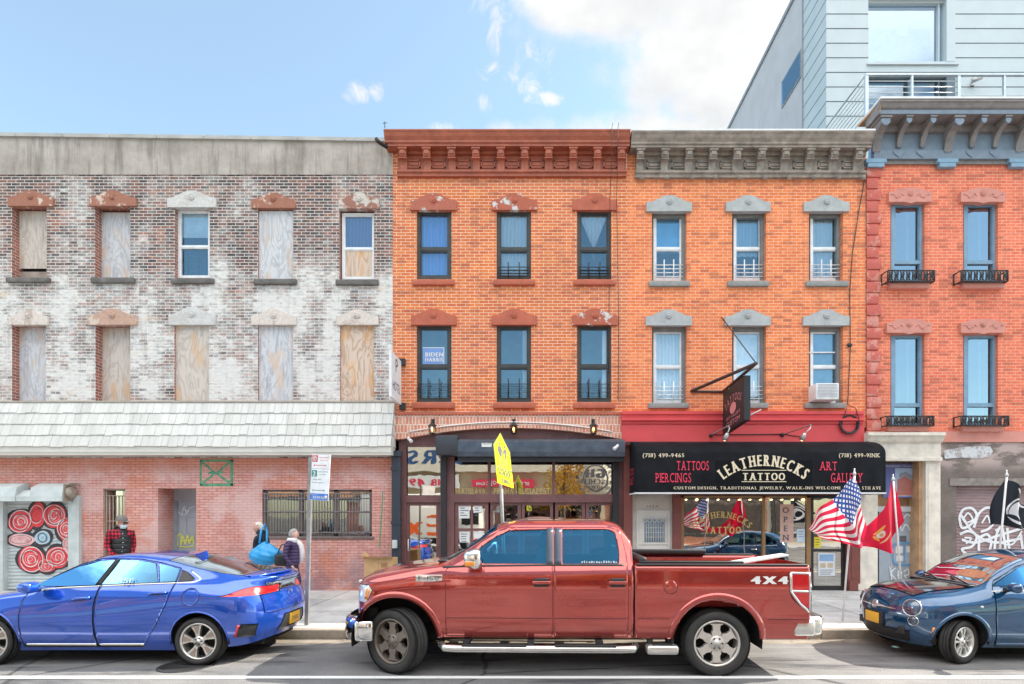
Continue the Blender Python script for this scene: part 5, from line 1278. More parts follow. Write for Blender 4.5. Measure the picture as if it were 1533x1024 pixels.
st = [[(1436, 775), (1442, 763), (1455, 761), (1462, 772), (1452, 786), (1440, 790), (1436, 775)], [(1458, 790), (1466, 768), (1480, 760), (1490, 772), (1482, 790), (1468, 796)], [(1437, 800), (1450, 795), (1462, 803), (1455, 818), (1440, 822), (1450, 830), (1468, 826)], [(1466, 805), (1478, 800), (1484, 812), (1478, 828), (1466, 826), (1466, 805)],
      [(1488, 830), (1492, 800), (1500, 790), (1506, 828)], [(1508, 790), (1512, 826), (1524, 828)], [(1528, 800), (1534, 830), (1544, 800), (1540, 780)], [(1438, 770), (1460, 800), (1490, 812), (1530, 806)], [(1440, 808), (1462, 812), (1500, 800), (1540, 788)], [(1442, 835), (1470, 842), (1510, 838), (1545, 842)], [(1486, 778), (1496, 770), (1502, 785), (1490, 795)]]
spray(s2, st, .178, 1.9, MSPW)
spray(s2, [[(1441, 779), (1449, 768), (1456, 778), (1446, 783)], [(1470, 783), (1478, 772), (1482, 783)], [(1444, 805), (1454, 806), (1446, 814)], [(1497, 812), (1515, 815), (1530, 795)]], .170, 1.3, MSPW)
mb = MB(); mb.lathe([(.0, .0), (.1, 0), (.1, .35), (.06, .4), (0, .41)], 12, Matrix.Translation((PX(1419, -.3), -.3, .15))); tag(mb.build('bollard', M('grey_standpipe', (.35, .35, .34), .5)), 'short grey standpipe against the dark stucco wall', 'standpipe')
# ---------------------------------------------------------------- modern pale-blue building behind (E)
Ex, Ey = 8.70, 3.0
E = thing('modern_apartment_building', 'tall modern building clad in pale blue boards behind the salmon house', 'building', (12, 3, 12))
MCLAD = M('pale_blue_cladding', (.50, .565, .595), .45, 0, .05, 1.5); MJOINT = M('cladding_joint', (.04, .06, .08), .6)
MSIDE = M('grey_lilac_render', (.50, .50, .53), .7, 0, .08, 1.2); MEDGE = M('grey_edge_trim', (.28, .31, .34), .5)
ztopE = 19.25; zbotE = 11.5
wins = [(PX(1300, Ey), PX(1430, Ey), PZ(92, Ey), 17.4), (PX(1300, Ey), PX(1430, Ey), zbotE + .3, PZ(112, Ey))]
mb = MB(); wall_holes(mb, Ex, 24, zbotE, ztopE, wins, Ey, .25)
mb.quad((Ex, Ey, zbotE), (Ex, Ey + 1.45, zbotE), (Ex, Ey + 1.45, ztopE), (Ex, Ey, ztopE)); mb.build('cladding', MCLAD, E)
mb = MB(); z = zbotE + .2
while z < ztopE:
    mb.box(Ex - .004, Ex + .02, Ey + .002, Ey + 1.45, z, z + .02)
    zz_ = z
    segs = [(Ex - .004, 24)]
    for a, b, c, d in wins:
        if c - .02 < z < d + .02:
            segs = [(Ex - .004, a), (b, 24)]
    for a, b in segs: mb.box(a, b, Ey - .006, Ey + .002, z, z + .02)
    z += .435
mb.build('cladding_joints', MJOINT, E)
mb = MB(); wall_pts = None
yE1 = Ey + 14
# side wall along Y at x=Ex with a slanted window
yw0, yw1 = -DIST + FOC * Ex / (1201 - VPX), -DIST + FOC * Ex / (1171 - VPX)
mb.box(Ex + .02, 24, Ey + 1.46, yE1, zbotE - 6, ztopE - .01); mb.box(Ex, Ex + .02, Ey + 1.45, yE1, zbotE - 6, ztopE); mb.build('side_wall', MSIDE, E)
mb = MB(); mb.box(Ex - .05, Ex + .2, Ey - .05, yE1 + .05, ztopE - .0, ztopE + .14); mb.box(Ex, 24, Ey - .05, Ey + .2, ztopE, ztopE + .14); mb.box(Ex - .03, Ex + .0, Ey + 1.43, Ey + 1.47, zbotE, ztopE - .005); mb.build('roof_trim', MEDGE, E)
def side(px, py):
    d_ = FOC * Ex / (px - VPX); return d_ - DIST, HC - (py - VPY) * d_ / FOC
p1, p2, p3, p4 = side(1201, 70), side(1171, 127), side(1169, 159), side(1201, 117)
mb = MB(); yA_, yB_ = p1[0], p2[0]; zA_, zB_ = (p1[1] + p2[1]) / 2, (p3[1] + p4[1]) / 2
mb.box(Ex - .03, Ex + .01, yA_ + .06, yB_, zB_ - .04, zA_ + .04); sw_ = mb.build('side_window', MEDGE, E)
mb = MB(); mb.box(Ex - .036, Ex - .031, yA_ + .1, yB_ - .06, zB_ + .02, zA_ - .02); mb.build('pane', GLASS, sw_)
ECL = glass_mat('modern_glass', (.62, .78, .9), .22, (.7, .86, 1.0), 0, .02)
for i, (a, b, c, d) in enumerate(wins):
    mb = MB(); y = Ey + .16; 
    mb.box(a, a + .05, Ey + .1, y + .1, c, d); mb.box(b - .26, b, Ey - .01, y + .1, c, d); mb.box(a + .05, b - .26, Ey + .1, y + .1, c, c + .05); mb.box(a + .05, b - .26, Ey + .1, y + .1, d - .05, d); mb.box(b - .42, b - .38, Ey + .12, y + .1, c, d)
    if i: mb.box((a + b) / 2 - .05, (a + b) / 2 + .05, Ey + .1, y + .1, c, d)
    w = mb.build('window', M('dark_blue_frame', (.10, .14, .17), .5) if i else MCLAD, E)
    MB().quad((a, y + .05, c), (b, y + .05, c), (b, y + .05, d), (a, y + .05, d)).build('pane', ECL, w)
    MB().quad((a, y + .9, c), (b, y + .9, c), (b, y + .9, d), (a, y + .9, d)).build('room_lining', M('pale_room', (.42, .5, .58), .9), w)
    if not i:
        y_ = y + .3; MB().box(PX(1347, y_), PX(1358, y_), y_, y_ + .02, PZ(54, y_), PZ(37, y_)).build('notice', MPAPER, w)
    else:
        MB().box(PX(1300, Ey + .4), PX(1430, Ey + .4), Ey + .5, Ey + .52, PZ(122, Ey), PZ(110, Ey)).build('blind', MPRINT, w)
mb = MB(); mb.pbox(1299, 1436, 93, 96, Ey - .05, Ey - .005); mb.build('sill', MCLAD, E)
# roof terrace railing
Rl = thing('terrace_railing', 'pale steel railing round the roof terrace of the modern building', 'railing', (Ex, 1.0, 12.6))
yr = 1.02; MRL = M('pale_steel', (.55, .60, .63), .35, .5)
zt_, zb_ = PZ(112.5, yr), PZ(160, yr)
pr = [(1297, 3.4), (1365, 2.0), (1435, 3.0), (1503, 2.0), (1572, 2), (1640, 2)]
for q, w_ in pr: MB().box(PX(q - w_ * .7, yr), PX(q + w_ * .7, yr), yr - .03, yr + .03, zb_ - .5, zt_ - .025).build('post', MRL, Rl)
mb = MB(); mb.box(PX(1295, yr), 18, yr - .04, yr + .04, zt_ - .02, zt_ + .03)
for k in range(6):
    z = zt_ - .16 - k * .15; mb.tube([(PX(1297, yr), yr, z), (PX(1433, yr), yr, z)], .012, 6)
for z in (zt_ - .54,): mb.tube([(PX(1437, yr), yr, z), (18, yr, z)], .012, 6)
mb.tube([(Ex, yr, zt_), (Ex, Ey - .01, zt_)], .025, 6)
for k in range(8): z = zt_ - .16 - k * .13; mb.tube([(Ex, yr, z), (Ex, Ey - .01, z)], .010, 6)
mb.build('rails', MRL, Rl)
def spot(px, py, lab):
    mb = MB(); c = Vector((PX(px, Ey), Ey - .1, PZ(py, Ey))); mb.box(c.x - .05, c.x + .05, Ey - .05, Ey, c.z - .05, c.z + .05); mb.lathe([(0, 0), (.07, 0), (.07, .25), (0, .25)], 12, Matrix.Translation(c + Vector((-.12, -.05, .0))) @ Vector((1, -.4, .25)).to_track_quat('Z', 'Y').to_matrix().to_4x4()); tag(mb.build('spotlight', MSTEEL), lab, 'spotlight')
spot(1455, 127, 'small steel spotlight on the pale blue cladding above the railing')
# ---------------------------------------------------------------- the sunlit far side of the street (seen only in reflections)
YO = -22.4
def opp(px, y): return (px - VPX) * (DIST - y) / FOC     # virtual pixel -> x for a mirror image in the shop glass
def oz(py, y): return HC - (py - VPY) * (DIST - y) / FOC
MOB = [brick_mat('sunny_brick', (.78, .34, .15), (.66, .26, .12), (.8, .66, .5), .08, .23, .01), M('tan_render', (.62, .50, .34), .85, 0, .1, 1), brick_mat('red_sunny_brick', (.74, .26, .12), (.62, .2, .1), (.7, .5, .4), .08, .23, .01), M('cream_render', (.74, .66, .52), .85, 0, .1, 1)]
labs = ['sunlit brown brick shop building across the street opposite the blue car', 'tan rendered shop building across the street opposite the truck', 'red brick building across the street opposite the tattoo shop', 'cream building across the street opposite the salmon house']
xs = [(-26, -9.2), (-9.2, 4.6), (4.6, 15), (15, 34)]
hs_ = [9.0, 7.2, 9.5, 8.0]
def flip(mb):
    return mb
for i, ((a, b), h) in enumerate(zip(xs, hs_)):
    o = thing('shop_building', labs[i], 'building', ((a + b) / 2, YO, .15))
    mb = MB(); a += .01
    mb.box(a, b, YO - 8, YO, .15, h); mb.build('wall', MOB[i], o)
    mb = MB(); mb.box(a, b, YO + .001, YO + .35, h - .5, h + .1); mb.build('cornice', [MCORN, MGREYWOOD][i % 2], o)
    n = int((b - a) / 2.3)
    if h > 7.5:
        for k in range(n):
            x = a + (b - a) * (k + .5) / n
            f = MB(); f.box(x - .5, x + .5, YO + .005, YO + .06, 5.2, 7.1); w = f.build('window', MWHITEFRAME, o); MB().box(x - .42, x + .42, YO + .061, YO + .07, 5.3, 7.0).build('pane', GLASS, w)
    mb = MB(); mb.box(a + .3, b - .3, YO + .005, YO + .1, .6, 3.2); w = mb.build('shop_window', MDARKFRAME, o)
    mb = MB(); mb.box(a + .5, b - .5, YO + .101, YO + .11, .8, 3.0); mb.build('pane', SHOPGLASS, w)
ux = (-1, 0, 0)     # lettering faces the street (+Y)
MNAVY = M('navy_letter', (.03, .09, .22), .6); MSGN = M('cream_sign', (.70, .64, .52), .7)
s1 = thing('shop_sign', 'long cream shop sign with navy letters across the street', 'sign', (-3, YO, 5))
y = YO + .45
mb = MB(); mb.box(opp(560, y), opp(905, y), YO + .05, y - .01, oz(706, y), oz(664, y)); mb.build('sign_board', MSGN, s1)
lettering(s1, MNAVY, [(('BUILDERS', .95, (opp(607, y), y, oz(694, y))), dict(ux=ux, width=opp(790, y) - opp(607, y), bold=.05, align='r'))])
s2_ = thing('phone_banner', 'white banner with red phone number across the street', 'sign', (-6, YO, 4))
mb = MB(); mb.box(opp(560, y), opp(684, y), YO + .05, y - .01, oz(730, y), oz(711, y)); mb.build('sign_board', MPAPER, s2_)
lettering(s2_, MREDL, [(('718 499', .5, (opp(635, y), y, oz(727, y))), dict(ux=ux, width=2.9, bold=.04))])
s3 = thing('web_banner', 'red banner with white web address across the street', 'sign', (-3, YO, 4))
mb = MB(); mb.box(opp(706, y), opp(800, y), YO + .05, y - .01, oz(728, y), oz(717, y)); mb.build('sign_board', MREDL, s3)
lettering(s3, MPAPER, [(('oresopenproj.com', .3, (opp(753, y), y + .005, oz(725, y))), dict(ux=ux, width=3.4, bold=.03))])
s4 = thing('round_shop_sign', 'round cream hardware shop sign with black letters across the street', 'sign', (4, YO, 4))
cx, cz = opp(893, y), oz(715, y); rr = 1.12
mb = MB(); mb.lathe([(0, 0), (rr * 1.15, 0), (rr * 1.15, .05), (0, .05)], 40, Matrix.Translation((cx, y - .06, cz)) @ Matrix.Rotation(R(-90), 4, 'X')); mb.build('sign_board', MSGN, s4)
mb = MB()
for r in (1.12, .74): mb.lathe([(r * rr * .90, 0), (r * rr * .95, .01), (r * rr * 1.02, .01), (r * rr * 1.02, 0)], 40, Matrix.Translation((cx, y, cz)) @ Matrix.Rotation(R(-90), 4, 'X'))
mb.build('ring', MPRINT, s4)
lettering(s4, MPRINT, [(('GH', .56, (cx, y + .005, cz + .03)), dict(ux=ux, bold=.10)), (('RESCHLER', .32, (cx, y + .006, cz - .38)), dict(ux=ux, width=2.2, bold=.04)), (('HARDWARE', .22, (cx, y + .006, cz - .72)), dict(ux=ux, width=1.7, bold=.03)), (('ARTISTIC MATERIAL', .2, (cx, y + .006, cz + .86)), dict(ux=ux, width=2.6, arc=.95))])
# delivery truck parked across the street
dt = thing('delivery_truck', 'white box delivery truck parked across the street opposite the shop door', 'truck', (-6, -18, 0))
MWV = M('white_van_paint', (.78, .76, .70), .35, 0, .04, 1, 0, .5)
x0, x1, y0, y1 = -9.6, -4.6, -18.9, -16.9
MB().bbox(x0, x1, y0, y1, .75, 3.2, .05).build('cargo_box', MWV, dt); MB().bbox(x1 + .02, x1 + 1.7, y0 + .1, y1 - .1, .6, 2.5, .25).build('cab', MWV, dt)
MB().bbox(x1 + .6, x1 + 1.5, y1 - .099, y1 - .09, 1.5, 2.25, .003).build('side_window', MBLKF, dt)
MB().box(x0 + .1, x1 + 1.4, y0 + .3, y1 - .3, .4, .75).build('chassis', MIRON, dt)
for wx in (x0 + 1.1, x1 + .9):
    for wy in (y0 + .05, y1 - .3): MB().lathe([(0, 0), (.42, 0), (.42, .25), (0, .25)], 20, Matrix.Translation((wx, wy + .25, .42)) @ Matrix.Rotation(R(90), 4, 'X')).build('wheel', MIRON, dt)
MORG = M('orange_letter', (.85, .13, .02), .5); MPUR = M('purple_letter', (.18, .04, .36), .5)
zl = oz(801, y1)
lettering(dt, MORG, [(('Ex', 1.15, (opp(632, y1), y1 + .006, zl)), dict(ux=ux, bold=.05, xs=1.1))])
lettering(dt, MPRINT, [(('Ground', .3, (opp(637, y1), y1 + .006, oz(822, y1))), dict(ux=ux, width=1.4))])
# autumn tree on the far pavement
tr = thing('street_tree', 'yellow autumn street tree across the road opposite the arched shopfront', 'tree', (1.75, -19.6, .15))
ML = M('yellow_leaf', (.62, .36, .03), .7, 0, .35, 3); MBK = M('tree_bark', (.10, .075, .055), .9, 0, .3, 8, .4)
random.seed(4); mb = MB(); lf = MB(); tx, ty = 1.75, -19.6
mb.tube([(tx, ty, .1), (tx + .05, ty, 1.5), (tx, ty + .05, 2.6), (tx + .1, ty, 4.2), (tx, ty, 5.6)], [.13, .11, .09, .06, .02], 8)
for k in range(26):
    a = random.uniform(0, 2 * PI); z = random.uniform(2.2, 5.0); L = random.uniform(.6, 1.35)
    e = Vector((tx + L * math.cos(a), ty + L * math.sin(a) * .8, z + random.uniform(.3, 1.0))); m_ = Vector((tx + L * .5 * math.cos(a), ty + L * .4 * math.sin(a), z + .2))
    mb.tube([(tx, ty, z), m_, e], .03, 5, r_end=.006)
    for c in range(5):
        cc = m_.lerp(e, random.random() * 1.15) + Vector([random.gauss(0, .22) for _ in range(3)])
        for q in range(16):
            p = cc + Vector([random.gauss(0, .17) for _ in range(3)]); s = random.uniform(.05, .1)
            u = Vector([random.gauss(0, 1) for _ in range(3)]).normalized(); v = u.orthogonal().normalized()
            lf.quad(p - u * s, p + v * s * .6, p + u * s, p - v * s * .6)
mb.build('trunk', MBK, tr); lf.build('crown', ML, tr, recalc=False)
# ---------------------------------------------------------------- vehicles: smooth shells cut into panels
def pchip(keys):
    if not isinstance(keys, (list, tuple)): return lambda x: keys
    xs = [k[0] for k in keys]; ys = [k[1] for k in keys]; n = len(xs)
    if n == 1: return lambda x: ys[0]
    h = [xs[i + 1] - xs[i] for i in range(n - 1)]; d = [(ys[i + 1] - ys[i]) / h[i] for i in range(n - 1)]
    m = [d[0]] + [0 if d[i - 1] * d[i] <= 0 else 2 * d[i - 1] * d[i] / (d[i - 1] + d[i]) for i in range(1, n - 1)] + [d[-1]]
    def f(x):
        if x <= xs[0]: return ys[0]
        if x >= xs[-1]: return ys[-1]
        i = max(j for j in range(n - 1) if xs[j] <= x); t = (x - xs[i]) / h[i]
        return (ys[i] * (1 + 2 * t) * (1 - t) ** 2 + m[i] * h[i] * t * (1 - t) ** 2 + ys[i + 1] * t * t * (3 - 2 * t) - m[i + 1] * h[i] * t * t * (1 - t))
    return f
class Shell:
    """body = K rails (y,z as curves along x) from sill (0) to centre line (last); ends close with rounded plan corners"""
    def __init__(s, x0, x1, rails, f_off=None, r_off=None, f_len=0.5, r_len=0.5, nx=90, sub=5, f_pow=2.3, r_pow=2.3, f_flat=False, r_flat=False):
        K = len(rails); yk = [pchip(r[0]) for r in rails]; zk = [pchip(r[1]) for r in rails]
        f_off = f_off or [0] * K; r_off = r_off or [0] * K
        st = []
        if f_flat: st.append(x0)
        else: st += [x0 + f_len * (1 - math.cos(PI / 2 * i / 12)) for i in range(13)]
        a = st[-1]; b = x1 if r_flat else x1 - r_len
        st += [a + (b - a) * i / nx for i in range(1, nx + 1)]
        if not r_flat: st += [b + r_len * math.sin(PI / 2 * i / 12) for i in range(1, 13)]
        s.st = st; rows = []
        for x in st:
            ctrl = []
            for k in range(K):
                y, z = yk[k](x), zk[k](x); xx = x
                if not f_flat and x < x0 + f_len:
                    t = (x - x0) / f_len; y *= max(0.0, 1 - (1 - t) ** f_pow) ** (1 / f_pow); xx += f_off[k] * (1 - t) ** 1.6
                if not r_flat and x > x1 - r_len:
                    t = (x1 - x) / r_len; y *= max(0.0, 1 - (1 - t) ** r_pow) ** (1 / r_pow); xx += r_off[k] * (1 - t) ** 1.6
                ctrl.append(Vector((xx, y, z)))
            row = []
            for k in range(K - 1):
                p1, p2 = ctrl[k], ctrl[k + 1]
                p0 = ctrl[k - 1] if k > 0 else p1 * 2 - p2
                if k + 2 < K: p3 = ctrl[k + 2]
                else: p3 = Vector((ctrl[k].x, -ctrl[k].y, ctrl[k].z))
                a1, a2, a3 = max((p1 - p0).length, 1e-4) ** .5, max((p2 - p1).length, 1e-4) ** .5, max((p3 - p2).length, 1e-4) ** .5
                m1 = (p2 - p1) / a2 - (p2 - p0) / (a1 + a2) + (p1 - p0) / a1
                m2 = (p3 - p2) / a3 - (p3 - p1) / (a2 + a3) + (p2 - p1) / a2
                m1 *= a2; m2 *= a2
                for j in range(sub):
                    t = j / sub; row.append(p1 * (2 * t ** 3 - 3 * t * t + 1) + m1 * (t ** 3 - 2 * t * t + t) + p2 * (3 * t * t - 2 * t ** 3) + m2 * (t ** 3 - t * t))
            row.append(ctrl[-1]); rows.append(row)
        s.N = len(rows[0]); s.sub = sub; s.rows = rows; bm = s.bm = bmesh.new()
        s.kl = bm.faces.layers.int.new('k')
        V = []
        for row in rows:
            near = [bm.verts.new((p.x, -p.y, p.z)) for p in row]
            far = [bm.verts.new((p.x, p.y, p.z)) for p in row[:-1]]
            V.append(near + far[::-1])
        M_ = len(V[0])
        for i in range(len(V) - 1):
            for j in range(M_ - 1):
                try: f = bm.faces.new((V[i][j], V[i + 1][j], V[i + 1][j + 1], V[i][j + 1]))
                except ValueError: continue
                f.smooth = True; jj = min(j, M_ - 2 - j); f[s.kl] = jj // sub
        for flat, r in ((f_flat, V[0]), (r_flat, V[-1])):
            if flat:
                f = bm.faces.new(r); f[s.kl] = -1
        bmesh.ops.remove_doubles(bm, verts=bm.verts, dist=1e-5)
        bmesh.ops.dissolve_degenerate(bm, edges=bm.edges, dist=1e-6)
        bmesh.ops.recalc_face_normals(bm, faces=bm.faces)
        s.tree = BVHTree.FromBMesh(bm)
    def hit(s, x, z, side=-1):
        l, n, i, d = s.tree.ray_cast(Vector((x, side * 5, z)), Vector((0, -side, 0)))
        if l is None:
            l, n, i, d = s.tree.find_nearest(Vector((x, side * 0.9, z)))
        if n.dot(Vector((0, side, 0))) < 0: n = -n
        return l, n
    def hitx(s, y, z, dirx=1):
        l, n, i, d = s.tree.ray_cast(Vector((-10 * dirx, y, z)), Vector((dirx, 0, 0)))
        if l is None: l, n, i, d = s.tree.find_nearest(Vector((-3 * dirx, y, z)))
        if n.x * dirx > 0: n = -n
        return l, n
    def hitz(s, x, y):
        l, n, i, d = s.tree.ray_cast(Vector((x, y, 5)), Vector((0, 0, -1)))
        return (l, n) if l is not None else (Vector((x, y, 1)), Vector((0, 0, 1)))
    def cut(s, poly, axes='xz', cond=None, rmax=None):
        """cut faces along a polygon given in two axes; return the faces inside"""
        bm = s.bm; ia, ib = {'xz': (0, 2), 'yz': (1, 2), 'xy': (0, 1)}[axes]
        A0, A1 = min(p[0] for p in poly) - .002, max(p[0] for p in poly) + .002
        B0, B1 = min(p[1] for p in poly) - .002, max(p[1] for p in poly) + .002
        def near(f):
            if cond and not cond(f.calc_center_median()): return False
            a = [v.co[ia] for v in f.verts]; b = [v.co[ib] for v in f.verts]
            return max(a) > A0 and min(a) < A1 and max(b) > B0 and min(b) < B1
        n = len(poly)
        for i in range(n):
            p, q = poly[i], poly[(i + 1) % n]
            no = [0, 0, 0]; no[ia] = q[1] - p[1]; no[ib] = -(q[0] - p[0])
            if abs(no[ia]) + abs(no[ib]) < 1e-9: continue
            co = [0, 0, 0]; co[ia], co[ib] = p
            fs = [f for f in bm.faces if near(f)]
            es = list({e for f in fs for e in f.edges}); vs = list({v for f in fs for v in f.verts})
            bmesh.ops.bisect_plane(bm, geom=fs + es + vs, dist=1e-5, plane_co=co, plane_no=no)
        def inside(f):
            c = f.calc_center_median()
            if cond and not cond(c): return False
            x, y = c[ia], c[ib]; w = False
            for i in range(n):
                (x1, y1), (x2, y2) = poly[i], poly[(i + 1) % n]
                if (y1 > y) != (y2 > y) and x < (x2 - x1) * (y - y1) / (y2 - y1) + x1: w = not w
            return w
        return [f for f in bm.faces if inside(f)]
    def take(s, faces, name, mat_, parent, groove=0.004, depth=0.010, push=0.0, keep=False, flat=False):
        """lift faces out of the shell as a part of their own, with a small sunk gap round the edge"""
        b2 = bmesh.new(); mp = {}
        for f in faces:
            vs = []
            for v in f.verts:
                if v not in mp: mp[v] = b2.verts.new(v.co)
                vs.append(mp[v])
            try: nf = b2.faces.new(vs); nf.smooth = True
            except ValueError: pass
        if not keep: bmesh.ops.delete(s.bm, geom=list(faces), context='FACES')
        if not b2.faces: b2.free(); return None
        bmesh.ops.remove_doubles(b2, verts=b2.verts, dist=.005)
        if flat:                                    # side glass is very nearly plane: y = a + b x + c z
            P = [v.co.copy() for v in b2.verts]; m = sum(P, Vector()) / len(P)
            sxx = sxz = szz = sxy = szy = 1e-9
            for p in P:
                q = p - m; sxx += q.x * q.x; sxz += q.x * q.z; szz += q.z * q.z; sxy += q.x * q.y; szy += q.z * q.y
            D = sxx * szz - sxz * sxz; b_, c_ = (sxy * szz - szy * sxz) / D, (szy * sxx - sxy * sxz) / D
            for v in b2.verts: v.co.y = m.y + b_ * (v.co.x - m.x) + c_ * (v.co.z - m.z)
            for f in b2.faces: f.smooth = False
        b2.normal_update()
        if push:
            for v in b2.verts: v.co += v.normal * push
        if groove:
            r = bmesh.ops.inset_region(b2, faces=b2.faces[:], thickness=groove, depth=0, use_boundary=True, use_even_offset=True)
            b2.normal_update()
            for v in b2.verts:
                if v.is_boundary: v.co -= v.normal * depth
            for f in r['faces']: f.material_index = 1
            for f in b2.faces: f.smooth = True
        me = bpy.data.meshes.new(name); b2.to_mesh(me); b2.free()
        me.materials.append(mat_)
        if groove: me.materials.append(MGAP)
        o = bpy.data.objects.new(name, me); COL.objects.link(o); o.parent = parent
        return o
    def body(s, name, mats, parent, midx=None):
        me = bpy.data.meshes.new(name); 
        if midx:
            for f in s.bm.faces: f.material_index = midx(f, f[s.kl])
        s.bm.to_mesh(me); s.bm.free()
        for m in (mats if isinstance(mats, list) else [mats]): me.materials.append(m)
        o = bpy.data.objects.new(name, me); COL.objects.link(o); o.parent = parent; return o
    def strip(s, mb, pts, w, t=.008, side=-1, mi=0, rnd=True):
        """raised trim that follows the side surface through (x,z) points"""
        P = []
        for i in range(len(pts) - 1):
            n = max(2, int(math.hypot(pts[i + 1][0] - pts[i][0], pts[i + 1][1] - pts[i][1]) / .04))
            for k in range(n): P.append((pts[i][0] + (pts[i + 1][0] - pts[i][0]) * k / n, pts[i][1] + (pts[i + 1][1] - pts[i][1]) * k / n))
        P.append(pts[-1]); vs = []
        for i, p in enumerate(P):
            a, b = P[max(0, i - 1)], P[min(len(P) - 1, i + 1)]
            dx, dz = b[0] - a[0], b[1] - a[1]; L = math.hypot(dx, dz) or 1; nx, nz = -dz / L * w / 2, dx / L * w / 2
            for sg, lift in ((1, -.004), (1, t), (-1, t), (-1, -.004)):
                l, nn = s.hit(p[0] + nx * sg, p[1] + nz * sg, side); vs.append(l + nn * lift)
        f = []
        for i in range(len(P) - 1):
            for k in range(3): f.append((4 * i + k, 4 * i + k + 1, 4 * i + 5 + k, 4 * i + 4 + k))
        f += [(0, 1, 2, 3), tuple(4 * (len(P) - 1) + k for k in (3, 2, 1, 0))]
        mb.add(vs, f, mi, True); return mb
MGAP = M('panel_gap', (.008, .008, .009), .8)
def paint(name, col, metal=0.35, rough=0.28, dust_=0.38, coat=1.0):
    m, g, b = newmat(name); o = g.obj(); x, y, z = g.sep(o)
    n = g.noise(o, 3.0, 4); d = g.noise(o, 18.0, 4, .7)
    c = g.mix(g.smooth(n, .3, .7), tuple(q * .93 for q in col), tuple(min(1, q * 1.06) for q in col))
    dust = g.math('MULTIPLY', g.smooth(z, .80, .25), g.smooth(d, .2, .8, dust_ * .4, dust_)); c = g.mix(dust, c, (.26, .23, .20))
    g.put(b.inputs['Base Color'], c); b.inputs['Metallic'].default_value = metal; g.put(b.inputs['Roughness'], g.math('ADD', g.math('MULTIPLY', dust, .8), rough))
    b.inputs['Coat Weight'].default_value = coat; b.inputs['Coat Roughness'].default_value = .02; b.inputs['Coat IOR'].default_value = 1.75
    g.put(b.inputs['Normal'], g.bump(g.noise(o, 2.0, 2, .4), .02, .05)); return m
MTYRE = M('tyre_rubber', (.028, .027, .026), .8, 0, .25, 9, .2); MALLOY = M('alloy_silver', (.62, .60, .57), .3, .85, .06, 4); MBRONZE = M('dusty_alloy', (.20, .165, .14), .5, .5, .15, 8)
MDARKPL = M('black_plastic', (.022, .022, .024), .55, 0, .2, 12); MCHROME = M('chrome', (.80, .80, .80), .1, 1.0, .02, 2); MWELL = M('wheel_well', (.012, .012, .012), .9)
MINT = M('dark_cabin', (.022, .024, .028), .8, 0, .2, 4); MSEAT = M('seat_cloth', (.07, .09, .11), .85, 0, .2, 10); MREDLAMP = M('red_lamp', (.50, .01, .015), .15, 0, .1, 20, 0, 1.0); MCLEAR = M('clear_lamp', (.62, .64, .66), .15, .2, .15, 14, 0, 1.0); MAMBER = M('amber_lamp', (.75, .26, .03), .2, 0, .08, 9, 0, 1.0)
MPLATE = M('yellow_plate', (.80, .45, .03), .5, 0, .05, 5); MWHITEPL = M('white_mark', (.75, .75, .74), .5)
CARGLASS = glass_mat('blue_tint_glass', (.42, .76, .88), .02, (.24, .58, .90)); DARKGLASS = glass_mat('dark_tint_glass', (.34, .62, .80), .045, (.12, .52, 1.0)); FRONTGLASS = glass_mat('green_tint_glass', (.62, .74, .70), .01, (.75, .85, .95))
